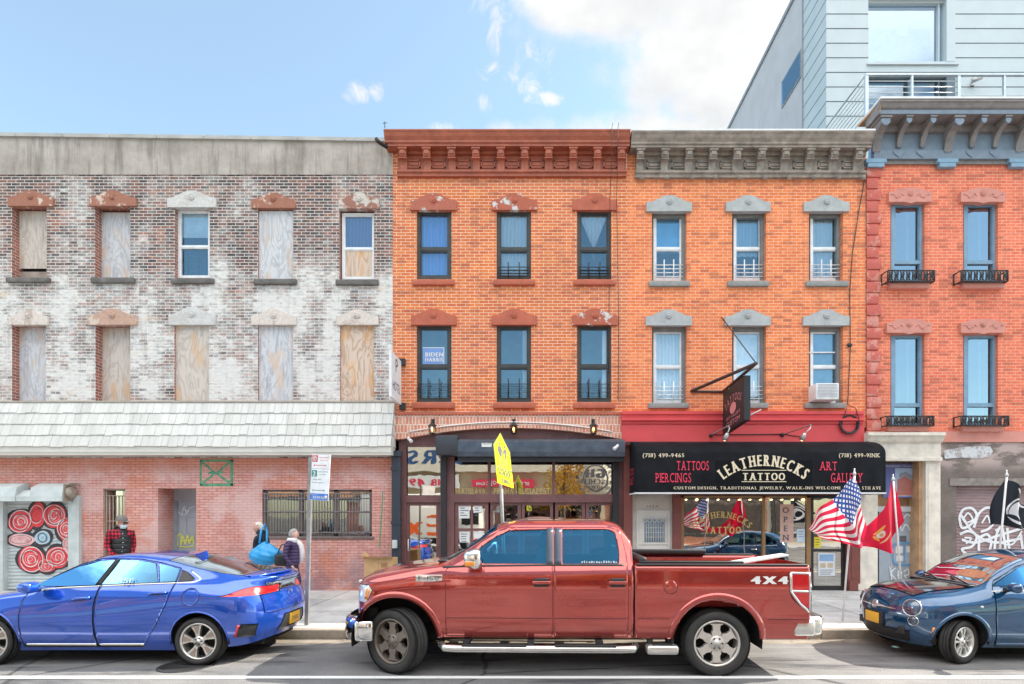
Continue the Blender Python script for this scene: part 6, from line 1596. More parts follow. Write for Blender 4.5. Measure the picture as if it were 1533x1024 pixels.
def wheel(parent, x, y, Rr, width, rimR, style, side=-1, steer=0.0, rim_mat=None, nlug=5):
    """wheel (tyre mesh) > rim, hub, lug_nut ; axis along Y, outer face towards side"""
    T = Matrix.Translation((x, y, Rr)) @ Matrix.Rotation(steer, 4, 'Z') @ Matrix.Rotation(R(90) * (1 if side < 0 else -1), 4, 'X')
    # local Z = outward after rotation (for side -1: +Z -> -Y)
    w = width / 2; sw_ = Rr - rimR
    prof = [(rimR, -w * .8), (rimR + sw_ * .25, -w), (rimR + sw_ * .7, -w), (Rr - .018, -w * .88), (Rr, -w * .68)]
    for k in range(4):
        c = -w * .62 + k * w * .41; prof += [(Rr, c), (Rr, c + w * .32), (Rr - .009, c + w * .33), (Rr - .009, c + w * .40)]
    prof = prof[:-2] + [(Rr, w * .68), (Rr - .018, w * .88), (rimR + sw_ * .7, w), (rimR + sw_ * .66, w + .004), (rimR + sw_ * .3, w + .002), (rimR + sw_ * .25, w), (rimR + .004, w * .86), (rimR, w * .8)]
    mb = MB(); mb.lathe(prof, 56, T); tyre = mb.build('wheel', MTYRE); tyre.parent = parent
    rm = rim_mat or MALLOY
    mb = MB(); mb.lathe([(rimR + .006, w * .80), (rimR + .004, w * .90), (rimR - .012, w * .90), (rimR - .022, w * .78), (rimR - .03, -w * .7)], 48, T); 
    mb.lathe([(rimR - .03, -w * .3), (.02, -w * .35)], 32, T, 1)
    zf = w * .72
    def spoke(pts, z0, z1):
        n = len(pts); v = [(a, b, z0) for a, b in pts] + [(a * .97, b * .97, z1) for a, b in pts]
        v = [T @ Vector(q) for q in v]; mb.add(v, [list(range(n)), list(range(n, 2 * n))[::-1]] + [(i, (i + 1) % n, n + (i + 1) % n, n + i) for i in range(n)], 0)
    Ri = rimR - .016
    if style == 'six':
        for k in range(6):
            a = k * PI / 3 + PI / 6
            def pol(r, d): return (r * math.cos(a + d), r * math.sin(a + d))
            spoke([pol(.06, .75), pol(.06, -.75), pol(Ri * .54, -.44), pol(Ri * .66, -.25), pol(Ri * .86, -.22), pol(Ri, -.36), pol(Ri, .36), pol(Ri * .86, .22), pol(Ri * .66, .25), pol(Ri * .54, .44)], zf - .05, zf)
        hubr = .075
    elif style == 'turbine':
        for k in range(5):
            a = k * 2 * PI / 5 + PI / 2 + .2
            def pol(r, d): return (r * math.cos(a + d), r * math.sin(a + d))
            spoke([pol(.05, .5), pol(.05, -.5), pol(Ri * .5, -.30), pol(Ri, -.36), pol(Ri, .30), pol(Ri * .55, .22)], zf - .04, zf)
            v = [T @ Vector((*pol(r, d), zf + .002)) for r, d in ((Ri * .45, -.12), (Ri * .9, -.2), (Ri * .9, .16), (Ri * .5, .12))]; mb.add(v, [(0, 1, 2, 3)], 2)
        hubr = .05
    else:
        for k in range(10):
            a = (k // 2) * 2 * PI / 5 + (.22 if k % 2 else -.22) + PI / 2
            def pol(r, d): return (r * math.cos(a + d), r * math.sin(a + d))
            spoke([pol(.05, .4), pol(.05, -.4), pol(Ri * .6, -.085), pol(Ri, -.13), pol(Ri, .13), pol(Ri * .6, .085)], zf - .03, zf)
        hubr = .05
    rim = mb.build('rim', [rm, MWELL, M('bronze_inlay', (.33, .26, .22), .4, .5)]); rim.parent = tyre
    mb = MB(); mb.lathe([(hubr + .02, zf - .01), (hubr + .02, zf + .004), (hubr, zf + .014), (hubr * .45, zf + .016), (hubr * .42, zf + .022), (0, zf + .022)], 24, T); h = mb.build('hub', rm); h.parent = tyre
    mb = MB()
    for k in range(nlug):
        a = k * 2 * PI / nlug; mb.lathe([(.011, zf), (.011, zf + .022), (0, zf + .024)], 6, T @ Matrix.Translation(((hubr * .9) * math.cos(a), (hubr * .9) * math.sin(a), 0)))
    l = mb.build('lug_nuts', MDARKPL); l.parent = tyre
    return tyre
def circ(cx, cz, r, a0=-20, a1=200, n=22, zmin=None):
    pts = [(cx + r * math.cos(R(a0 + (a1 - a0) * i / n)), cz + r * math.sin(R(a0 + (a1 - a0) * i / n))) for i in range(n + 1)]
    return pts
near_ = lambda c: c.y < -.3
far_ = lambda c: c.y > .3
def arch_lip(s, parent, cx, cz, r, w, mat_, a0, a1, name='wheel_arch_trim', t=.012):
    for sd in (-1, 1):
        mb = MB(); s.strip(mb, circ(cx, cz, r + w / 2, a0, a1, 24), w, t, sd); mb.build(name, mat_, parent)
def liner(parent, cx, cz, r, y0, y1):
    mb = MB(); n = 20; v = []
    for i in range(n + 1):
        a = R(-10 + 200 * i / n)
        v += [(cx + r * math.cos(a), y0, cz + r * math.sin(a)), (cx + r * math.cos(a), y1, cz + r * math.sin(a))]
    mb.add(v, [(2 * i, 2 * i + 1, 2 * i + 3, 2 * i + 2) for i in range(n)]); mb.add([v[2 * i + 1] for i in range(n + 1)], [list(range(n + 1))])
    mb.build('wheel_well', MWELL, parent)
def seat(parent, x, y, z, mat_, lean=.25, h=.62, w=.5, head=True):
    mb = MB(); mb.bbox(x - .25, x + .25, y - w / 2, y + w / 2, z - .12, z + .04, .05); s_ = mb.build('seat', mat_, parent)
    mb = MB(); bm = bmesh.new(); bmesh.ops.create_cube(bm, size=1); bmesh.ops.scale(bm, vec=(.14, w, h), verts=bm.verts); bmesh.ops.bevel(bm, geom=bm.edges[:], offset=.05, segments=3, affect='EDGES', profile=.5)
    mb.bm(bm, 0, True, Matrix.Translation((x + .28, y, z + .02)) @ Matrix.Rotation(lean, 4, 'Y') @ Matrix.Translation((0, 0, h / 2))); bm.free()
    if head:
        bm = bmesh.new(); bmesh.ops.create_cube(bm, size=1); bmesh.ops.scale(bm, vec=(.11, .27, .20), verts=bm.verts); bmesh.ops.bevel(bm, geom=bm.edges[:], offset=.045, segments=3, affect='EDGES', profile=.5)
        mb.bm(bm, 0, True, Matrix.Translation((x + .28, y, z + .02)) @ Matrix.Rotation(lean, 4, 'Y') @ Matrix.Translation((-.01, 0, h + .12))); bm.free()
    b = mb.build('seat_back', mat_, s_)
def mirror(parent, c, size, mat_, glassm=None, amber=False, foot=None):
    mb = MB(); bm = bmesh.new(); bmesh.ops.create_cube(bm, size=1); bmesh.ops.scale(bm, vec=size, verts=bm.verts); bmesh.ops.bevel(bm, geom=bm.edges[:], offset=min(size) * .4, segments=3, affect='EDGES', profile=.5)
    for v in bm.verts:
        if v.co.x < 0: v.co.z *= .82; v.co.y *= .8
    mb.bm(bm, 0, True, Matrix.Translation(c)); bm.free()
    o = mb.build('side_mirror', mat_, parent)
    if foot: MB().tube([c, foot], .035, 8).build('mirror_arm', MDARKPL, o)
    if amber: MB().bbox(c[0] - size[0] * .40, c[0] + size[0] * .15, c[1] - size[1] * .52, c[1] - size[1] * .3, c[2] - size[2] * .30, c[2] - size[2] * .08, .008).build('turn_signal', MAMBER, o)
    return o
# ---------------------------------------------------------------- red crew-cab pickup
T = thing('pickup_truck', 'dusty red four door pickup truck parked at the kerb in the middle of the street', 'truck', (.28, -5.82, 0), rz=-.026, local=True)
MRED = paint('candy_red_paint', (.43, .043, .033), .60, .12, .16)
FA, RA, WR = -1.995, 1.995, .405
def hood(a, b): return [(-2.62, a), (-2.2, a + .07), (-1.36, b)]
# rails for cab + bonnet : (y keys, z keys)
rails = [([(-2.6, .90), (-1.4, .93), (1, .93)], [(-2.6, .56), (-1.5, .46), (1, .46)]),
         (([(-2.6, .93), (-1.4, .975), (1, .975)]), [(-2.6, .66), (-1.5, .60), (1, .60)]),
         ([(-2.6, .95), (-1.4, .99), (1, .99)], [(-2.6, .76), (-1.5, .715), (1, .715)]),
         ([(-2.6, .955), (-1.4, .99), (1, .99)], [(-2.6, .84), (-1.5, .84), (1, .84)]),
         ([(-2.6, .955), (-1.4, 1.0), (1, 1.0)], [(-2.6, .98), (-1.5, 1.02), (1, 1.03)]),
         ([(-2.6, .93), (-1.4, .985), (1, .985)], [(-2.6, 1.09), (-2.2, 1.16), (-1.3, 1.24), (1, 1.25)]),
         ([(-2.6, .86), (-1.9, .91), (-1.36, .945), (1, .955)], [(-2.6, 1.15), (-2.2, 1.225), (-1.36, 1.335), (1, 1.345)]),
         ([(-2.6, .76), (-1.9, .80), (-1.36, .85), (-1.1, .925), (.97, .925)], [(-2.6, 1.17), (-2.2, 1.255), (-1.42, 1.372), (-1.2, 1.40), (.97, 1.40)]),
         ([(-2.6, .60), (-1.9, .62), (-1.40, .76), (-.72, .735), (.6, .735), (.78, .75), (.97, .82)], [(-2.6, 1.18), (-2.2, 1.27), (-1.40, 1.395), (-1.05, 1.60), (-.72, 1.80), (-.5, 1.85), (.6, 1.85), (.78, 1.815), (.97, 1.62)]),
         ([(-2.6, .48), (-1.9, .50), (-1.40, .66), (-.72, .63), (.6, .63), (.97, .70)], [(-2.6, 1.185), (-2.2, 1.285), (-1.40, 1.405), (-1.05, 1.62), (-.72, 1.845), (-.5, 1.90), (.6, 1.90), (.80, 1.86), (.97, 1.66)]),
         ([(-2.6, .24), (-1.40, .35), (-.7, .33), (.97, .33)], [(-2.6, 1.20), (-2.2, 1.29), (-1.42, 1.405), (-1.05, 1.65), (-.72, 1.88), (-.4, 1.93), (.6, 1.93), (.80, 1.89), (.97, 1.70)]),
         (0, [(-2.6, 1.20), (-2.2, 1.29), (-1.42, 1.405), (-1.05, 1.655), (-.72, 1.885), (-.4, 1.94), (.6, 1.94), (.80, 1.90), (.97, 1.71)])]
S1 = Shell(-2.62, .965, rails, f_off=[.1, .04, 0, 0, 0, .02, .05, .07, .08, .08, .08, .08], f_len=.42, nx=100, sub=5, r_flat=True, f_pow=2.8)
# wheel openings
for cond in (near_, far_):
    fs = S1.cut(circ(FA, .43, .53, -60, 240, 40), 'xz', cond); bmesh.ops.delete(S1.bm, geom=fs, context='FACES')
arch_lip(S1, T, FA, .43, .53, .075, MRED, -8, 188)
# glazing
fwin = [(-1.03, 1.385), (-1.05, 1.47), (-.93, 1.585), (-.74, 1.715), (-.58, 1.785), (-.10, 1.80), (-.10, 1.385)]
rwin = [(.10, 1.385), (.10, 1.80), (.69, 1.80), (.76, 1.755), (.80, 1.50), (.79, 1.385)]
dfront = [(-1.36, .475), (-1.36, 1.30), (-1.30, 1.42), (-1.0, 1.63), (-.70, 1.80), (-.60, 1.838), (-.03, 1.838), (-.03, .475)]
drear = [(-.015, .475), (-.015, 1.838), (.70, 1.838), (.83, 1.79), (.90, 1.45), (.905, .475)]
parts = []
for cond, sd in ((near_, -1), (far_, 1)):
    for poly in (fwin, rwin):
        c2 = lambda c, cond=cond: cond(c) and c.z > 1.2
        fs = S1.cut(poly, 'xz', c2); S1.take(fs, 'side_window', DARKGLASS, T, .0, 0, -.012, False, True)
    for poly in (dfront, drear):
        c2 = lambda c, cond=cond: cond(c) and abs(c.y) > .60
        fs = S1.cut(poly, 'xz', c2); d_ = S1.take(fs, 'door', MRED, T, .005, .014)
        parts.append((sd, poly, d_))
fs = [f for f in S1.bm.faces if f[S1.kl] >= 8 and -1.36 < f.calc_center_median().x < -.74 and f.normal.x < -.2]
ws = S1.take(fs, 'windscreen', DARKGLASS, T, .02, .006)
fs = S1.cut([(-.60, 1.50), (.60, 1.50), (.56, 1.68), (-.56, 1.68)], 'yz', lambda c: c.x > .8); S1.take(fs, 'rear_window', DARKGLASS, T, .01, .004)
# head lamp
hl = [(-2.68, .87), (-2.68, 1.10), (-2.34, 1.115), (-2.28, 1.05), (-2.36, .885)]
for cond in (near_, far_):
    fs = S1.cut(hl, 'xz', lambda c, cond=cond: cond(c) and c.x < -2.2); h_ = S1.take(fs, 'headlight', MCLEAR, T, .008, .01)
    fs = None
mb = MB(); S1.strip(mb, [(-2.375, .93), (-2.335, 1.06)], .05, .004, -1); mb.build('turn_signal', MAMBER, T)
gr = MB()
for i in range(3): gr.bbox(-2.655, -2.60, -.38, .38, .88 + .09 * i, .93 + .09 * i, .012)
gr.build('grille', MCHROME, T)
HIT = S1.hit; S1b = S1
# seams and trims on the near side
mb = MB(); S1.strip(mb, [(-1.40, 1.335), (-1.05, 1.352), (-.05, 1.365), (.86, 1.365)], .022, .004, -1); S1.strip(mb, [(-1.40, 1.335), (-.05, 1.365), (.86, 1.365)], .022, .004, 1); mb.build('window_trim', MDARKPL, T)
for sd in (-1, 1):
    mb = MB(); S1.strip(mb, [(-.065, 1.375), (-.065, 1.815)], .085, .006, sd); S1.strip(mb, [(.04, 1.375), (.04, 1.815)], .085, .006, sd); mb.build('door_pillar', M('smoked_pillar', (.06, .075, .10), .25), T)
def handle(x, z, sd, par):
    l, n = S1.hit(x, z, sd); mb = MB(); mb.bbox(l.x - .09, l.x + .09, l.y - .012, l.y + .012, l.z - .055, l.z + .055, .01); o = mb.build('door_handle', MDARKPL, par)
    mb = MB(); mb.bbox(l.x - .11, l.x + .12, l.y - .03 if sd < 0 else l.y + .01, l.y - .01 if sd < 0 else l.y + .03, l.z - .022, l.z + .018, .008); k = mb.build('handle_bar', MRED); k.parent = o
for sd, poly, d_ in parts:
    pass
for sd in (-1, 1):
    handle(-.17, 1.155, sd, T); handle(.77, 1.155, sd, T)
mb = MB(); 
for (x0_, x1_) in ((-1.36, -.03), (-.015, .90)):
    S1.strip(mb, [(x0_ + .012, .712), (x1_ - .012, .712)], .008, .003, -1)
mb.build('crease_shade_line', M('crease_shadow', (.06, .01, .01), .5), T)  # thin dark strip stands in for the shade along the door crease
FACE = []
for s_, q in (('F', 0), ('1', 1), ('5', 2), ('0', 3)): FACE.append(s_)
l, n = S1.hit(-1.57, 1.195, -1)
lettering(T, MCHROME, [(('F-150', .055, (l.x, l.y - .008, l.z - .02)), dict(width=.26, bold=.04))], 'badge')
MB().bbox(l.x - .16, l.x + .17, l.y - .005, l.y + .01, l.z - .035, l.z + .05, .004).build('badge_plate', MCHROME, T)
S1.body('cab_body', [MRED, MDARKPL], T, lambda f, k: 0)
# interior
MB().box(-1.3, .85, -.80, .80, .5, 1.05).build('cabin_floor', MINT, T)
mb = MB(); mb.bbox(-1.42, -1.0, -.80, .80, 1.0, 1.40, .05); mb.build('dashboard', MINT, T)
for x in (-.55, .45):
    for y in (-.42, .42): seat(T, x, y, 1.0, MSEAT, .22, .55)
mb = MB(); mb.lathe([(.19 + .016 * math.cos(a * PI / 4), .016 * math.sin(a * PI / 4)) for a in range(9)], 24, Matrix.Translation((-.92, -.42, 1.36)) @ Matrix.Rotation(R(-65), 4, 'Y')); mb.build('steering_wheel', MINT, T)
# bed
brails = [(.93, .46), (.975, .60), (.99, .715), (.995, .84), (1.0, 1.03), (.99, 1.25), (.975, 1.35), (.945, 1.372), (.90, 1.355), (.885, 1.2), (.87, .85), (.5, .83), (0, .83)]
S2 = Shell(.985, 3.16, brails, r_off=[0] * 13, f_flat=True, r_len=.10, r_pow=5, nx=60, sub=3, f_len=.1)
for cond in (near_, far_):
    fs = S2.cut(circ(RA, .43, .53, -60, 240, 40), 'xz', lambda c, cond=cond: cond(c) and abs(c.y) > .89); bmesh.ops.delete(S2.bm, geom=fs, context='FACES')
arch_lip(S2, T, RA, .43, .53, .075, MRED, -12, 192)
# dark strips painted as shade along the bed side crease
for sd in (-1, 1):
    mb = MB(); S2.strip(mb, [(1.02, .712), (1.40, .712)], .008, .003, sd); S2.strip(mb, [(2.60, .712), (3.10, .712)], .008, .003, sd); mb.build('crease_shade_line', M('crease_shadow', (.06, .01, .01), .5), T)
fd = S2.cut(circ(1.42, 1.105, .088, 0, 360, 20)[:-1], 'xz', lambda c: c.y < -.9); S2.take(fd, 'fuel_door', MRED, T, .005, .012)
tl = [(2.985, .88), (2.90, .96), (2.865, 1.05), (2.865, 1.29), (3.2, 1.29), (3.2, .80)]
for sd in (-1, 1):
    fs = S2.cut(tl, 'xz', lambda c, sd=sd: c.y * sd > .8 or (c.x > 3.1 and c.y * sd > .82)); S2.take(fs, 'tail_light', MREDLAMP, T, .008, .004, .012)
    mb = MB()
    S2.strip(mb, [(2.875, 1.28), (3.11, 1.275)], .024, .018, sd); S2.strip(mb, [(2.878, 1.28), (2.878, 1.05), (2.99, .90), (3.10, .81)], .024, .018, sd); S2.strip(mb, [(2.89, 1.06), (3.11, 1.055)], .024, .018, sd); S2.strip(mb, [(3.105, 1.28), (3.105, .81)], .02, .018, sd)
    mb.build('lamp_surround', MCHROME, T)
l, n = S2.hit(2.62, 1.2, -1)
lettering(T, MWHITEPL, [(('4X4', .10, (l.x, l.y - .006, l.z - .055)), dict(width=.46, bold=.08, gap=.05))], 'badge')
S2.body('bed', [MRED], T)
MB().bbox(.965, 1.0, -.95, .95, .52, 1.33, .01).build('cab_gap', MWELL, T)
mb = MB(); mb.bbox(1.0, 3.10, -.985, -.895, 1.365, 1.385, .008); mb.bbox(1.0, 3.10, .895, .985, 1.365, 1.385, .008); mb.build('bed_rail_cap', MDARKPL, T)
mb = MB(); mb.lathe([(0, 0), (.05, 0), (.05, 1.78), (0, 1.78)], 14, Matrix.Translation((1.10, -.89, 1.42)) @ Matrix.Rotation(R(-90), 4, 'X')); mb.bbox(1.05, 2.35, .80, .90, 1.385, 1.46, .02); mb.bbox(1.05, 2.35, -.90, -.84, 1.385, 1.415, .012); mb.build('rolled_cover', MDARKPL, T)
# bumpers
mb = MB(); n = 16; vs = []
prof = [(.36, .0), (.37, .07), (.45, .10), (.56, .10), (.64, .08), (.675, .02)]
for i in range(n + 1):
    t = -1 + 2 * i / n; y = .97 * t; x = -2.74 + .33 * abs(t) ** 3.2
    for z, o in prof: vs.append((x - o * (1 - .45 * abs(t) ** 4), y * (1 - .0 * o), z + .05 * abs(t) ** 4))
m_ = len(prof)
mb.add(vs, [(i * m_ + j, i * m_ + j + 1, (i + 1) * m_ + j + 1, (i + 1) * m_ + j) for i in range(n) for j in range(m_ - 1)], 0, True)
mb.bbox(-2.52, -2.28, -.965, -.90, .40, .66, .03); mb.bbox(-2.52, -2.28, .90, .965, .40, .66, .03); mb.build('front_bumper', MCHROME, T)
mb = MB(); mb.bbox(-2.56, -2.3, -.66, .66, .6, .80, .03); mb.build('bumper_filler', MDARKPL, T)
mb = MB(); mb.bbox(3.02, 3.30, -.95, .95, .50, .74, .05); mb.bbox(2.93, 3.2, -.985, -.90, .50, .70, .04); mb.bbox(2.93, 3.2, .90, .985, .50, .70, .04); mb.build('rear_bumper', M('pale_chrome', (.72, .72, .70), .22, .8), T)
MB().bbox(3.1, 3.305, -.90, .90, .715, .752, .012).build('bumper_step', MDARKPL, T)
# running boards and step
for sd in (-1, 1):
    mb = MB(); y = sd * 1.03; mb.tube([(-1.42, y * .93, .375), (-1.36, y, .345), (-1.2, y, .34), (.80, y, .34), (.96, y, .345), (1.0, y * .93, .37)], .048, 12); rb = mb.build('running_board', M('worn_chrome', (.66, .65, .63), .25, .9), T)
    mb = MB(); mb.bbox(-1.15, -.35, y - .045, y + .045, .375, .398, .008); mb.bbox(.0, .75, y - .045, y + .045, .375, .398, .008); mb.build('tread', MDARKPL, rb)
    mb = MB()
    for x in (-1.1, -.3, .55): mb.box(x - .04, x + .04, min(y * .6, y), max(y * .6, y), .38, .44)
    mb.build('step_bracket', MDARKPL, rb)
mb = MB(); mb.bbox(1.13, 1.52, -1.02, -.85, .27, .385, .03); st_ = mb.build('side_step', M('worn_chrome', (.66, .65, .63), .3, .8), T)
mb = MB(); mb.bbox(1.20, 1.45, -1.0, -.9, .385, .398, .004); mb.box(1.16, 1.22, -.9, -.8, .38, .5); mb.box(1.42, 1.48, -.9, -.8, .38, .5); mb.build('step_bracket', MDARKPL, st_)
# underside
mb = MB(); mb.bbox(-2.4, 3.0, -.55, -.38, .42, .58, .02); mb.bbox(-2.4, 3.0, .38, .55, .42, .58, .02); mb.bbox(-1.4, 2.8, -.36, .36, .5, .6, .02); mb.tube([(FA, -.8, .40), (FA, .8, .40)], .06, 10); mb.tube([(RA, -.8, .40), (RA, .8, .40)], .08, 10); mb.sphere((RA, 0, .40), .17); mb.tube([(.6, .6, .42), (2.9, .65, .45)], .045, 8); mb.bbox(1.0, 1.8, .1, .36, .36, .6, .03); mb.build('chassis', MWELL, T)
for cx in (FA, RA):
    liner(T, cx, .43, .56, -.955, -.55); liner(T, cx, .43, .56, .955, .55)
wheel(T, FA, -.845, WR, .275, .281, 'six', -1, R(-27), MBRONZE, 6); wheel(T, FA, .845, WR, .275, .281, 'six', 1, R(-27), MBRONZE, 6)
wheel(T, RA, -.845, WR, .275, .281, 'six', -1, 0, M('pale_alloy', (.60, .57, .53), .35, .6, .1, 6), 6); wheel(T, RA, .845, WR, .275, .281, 'six', 1, 0, MALLOY, 6)
# mirrors, aerial, wipers
mr_ = mirror(T, (-1.0, -1.11, 1.45), (.22, .20, .27), MCHROME, None, True, (-.98, -.93, 1.40)); mirror(T, (-1.0, 1.11, 1.45), (.22, .20, .27), MCHROME, None, True, (-.98, .93, 1.40))
mb = MB(); mb.bbox(-1.12, -.99, -.955, -.925, 1.365, 1.50, .01); mb.build('mirror_base', MDARKPL, T)
mb = MB(); mb.tube([(-1.45, -.65, 1.40), (-1.25, -.2, 1.51)], .012, 6); mb.tube([(-1.45, .05, 1.41), (-1.25, .5, 1.51)], .012, 6); mb.bbox(-1.50, -1.38, -.78, .78, 1.385, 1.41, .01); mb.build('wipers', MDARKPL, T)
# row of small decals along the rear window
mb = MB(); random.seed(9)
for k in range(15): mb.box(.33 + k * .03, .33 + k * .03 + random.uniform(.01, .022), -.955, -.9495, 1.392, 1.392 + random.uniform(.015, .03))
mb.build('window_decals', MWHITEPL, T)
# board in the bed
mb = MB(); bx = MB()
bx.add([(2.30, -.78, 1.36), (2.98, -.70, 1.465), (2.98, -.45, 1.465), (2.30, -.45, 1.36), (2.30, -.78, 1.38), (2.98, -.70, 1.485), (2.98, -.45, 1.485), (2.30, -.45, 1.38)], [(3, 2, 1, 0), (4, 5, 6, 7), (0, 1, 5, 4), (1, 2, 6, 5), (2, 3, 7, 6), (3, 0, 4, 7)])
bo = bx.build('board', M('white_board', (.75, .73, .68), .6, 0, .05)); bo.location = T.location; bo.rotation_euler.z = T.rotation_euler.z
tag(bo, 'white board sticking up out of the pickup bed', 'board')
# ---------------------------------------------------------------- blue liftback
V = thing('blue_car', 'glossy blue liftback car parked behind the pickup with its rear facing right', 'car', (-5.78, -5.45, 0), local=True)
MBLU = paint('metallic_blue_paint', (.008, .080, .50), .50, .16, .10)
# origin at mid wheelbase: axles at -1.35 / +1.35
FX, RX, WB = -1.42, 1.34, .318
rails = [([(-2.2, .80), (2.1, .80)], [(-2.2, .22), (-1, .185), (1, .185), (1.8, .24), (2.2, .30)]),
         ([(-2.2, .85), (2.1, .86)], [(-2.2, .34), (0, .30), (1.6, .36), (2.2, .44)]),
         ([(-2.2, .88), (0, .905), (1.6, .90), (2.1, .88)], [(-2.2, .50), (0, .50), (2.2, .58)]),
         ([(-2.2, .88), (0, .91), (1.4, .91), (2.1, .87)], [(-2.2, .60), (0, .66), (1.4, .74), (2.2, .76)]),
         ([(-2.2, .84), (0, .875), (1.4, .885), (2.1, .83)], [(-2.2, .70), (-1, .80), (0, .86), (1.4, .93), (2.2, .91)]),
         ([(-2.2, .72), (-1, .80), (0, .83), (1.2, .815), (1.7, .77), (2.1, .72)], [(-2.2, .76), (-1.2, .91), (-.6, .955), (.6, 1.02), (1.3, 1.06), (1.8, 1.05), (2.2, 1.0)]),
         ([(-2.2, .60), (-1.1, .69), (-.7, .80), (.9, .79), (1.35, .72), (1.8, .70), (2.1, .66)], [(-2.2, .79), (-1.15, .965), (-.7, 1.0), (.6, 1.06), (1.3, 1.10), (1.8, 1.115), (2.2, 1.10)]),
         ([(-2.2, .48), (-1.1, .62), (-.5, .62), (.1, .59), (.8, .585), (1.3, .60), (1.8, .60), (2.1, .56)], [(-2.2, .80), (-1.15, .98), (-.55, 1.25), (-.15, 1.375), (.2, 1.405), (.7, 1.365), (1.2, 1.25), (1.55, 1.185), (1.9, 1.15), (2.2, 1.12)]),
         ([(-2.2, .36), (-1.1, .52), (-.4, .51), (.8, .48), (1.4, .50), (2.1, .46)], [(-2.2, .81), (-1.18, .985), (-.55, 1.285), (-.15, 1.415), (.2, 1.44), (.7, 1.395), (1.2, 1.285), (1.6, 1.20), (1.9, 1.155), (2.2, 1.12)]),
         (0, [(-2.2, .83), (-1.22, .985), (-.55, 1.30), (-.15, 1.43), (.2, 1.455), (.7, 1.415), (1.2, 1.305), (1.6, 1.215), (1.9, 1.165), (2.2, 1.13)])]
S = Shell(-2.22, 2.24, rails, f_off=[.05, 0, 0, .02, .08, .12, .14, .16, .16, .16], r_off=[-.10, -.02, .0, -.02, -.09, -.10, -.05, .0, .0, .0], f_len=.62, r_len=.50, nx=110, sub=5, f_pow=2.2, r_pow=2.4)
for cond in (near_, far_):
    for cx in (FX, RX):
        fs = S.cut(circ(cx, .335, .365, -40, 220, 40), 'xz', cond); bmesh.ops.delete(S.bm, geom=fs, context='FACES')
for cx in (FX, RX): arch_lip(S, V, cx, .335, .365, .02, MBLU, -5, 185, t=.006)
w1 = [(-.92, 1.03), (-.86, 1.085), (-.42, 1.285), (-.18, 1.352), (.06, 1.372), (-.075, 1.055), (-.5, 1.035)]
w2 = [(.005, 1.06), (.125, 1.372), (.36, 1.366), (.62, 1.33), (.745, 1.085), (.7, 1.082)]
w3 = [(.775, 1.088), (.66, 1.322), (.80, 1.293), (.955, 1.255), (.975, 1.095)]
w4 = [(1.0, 1.10), (.985, 1.245), (1.08, 1.21), (1.20, 1.13), (1.17, 1.10)]
up_ = lambda cond: (lambda c: cond(c) and c.z > .97)
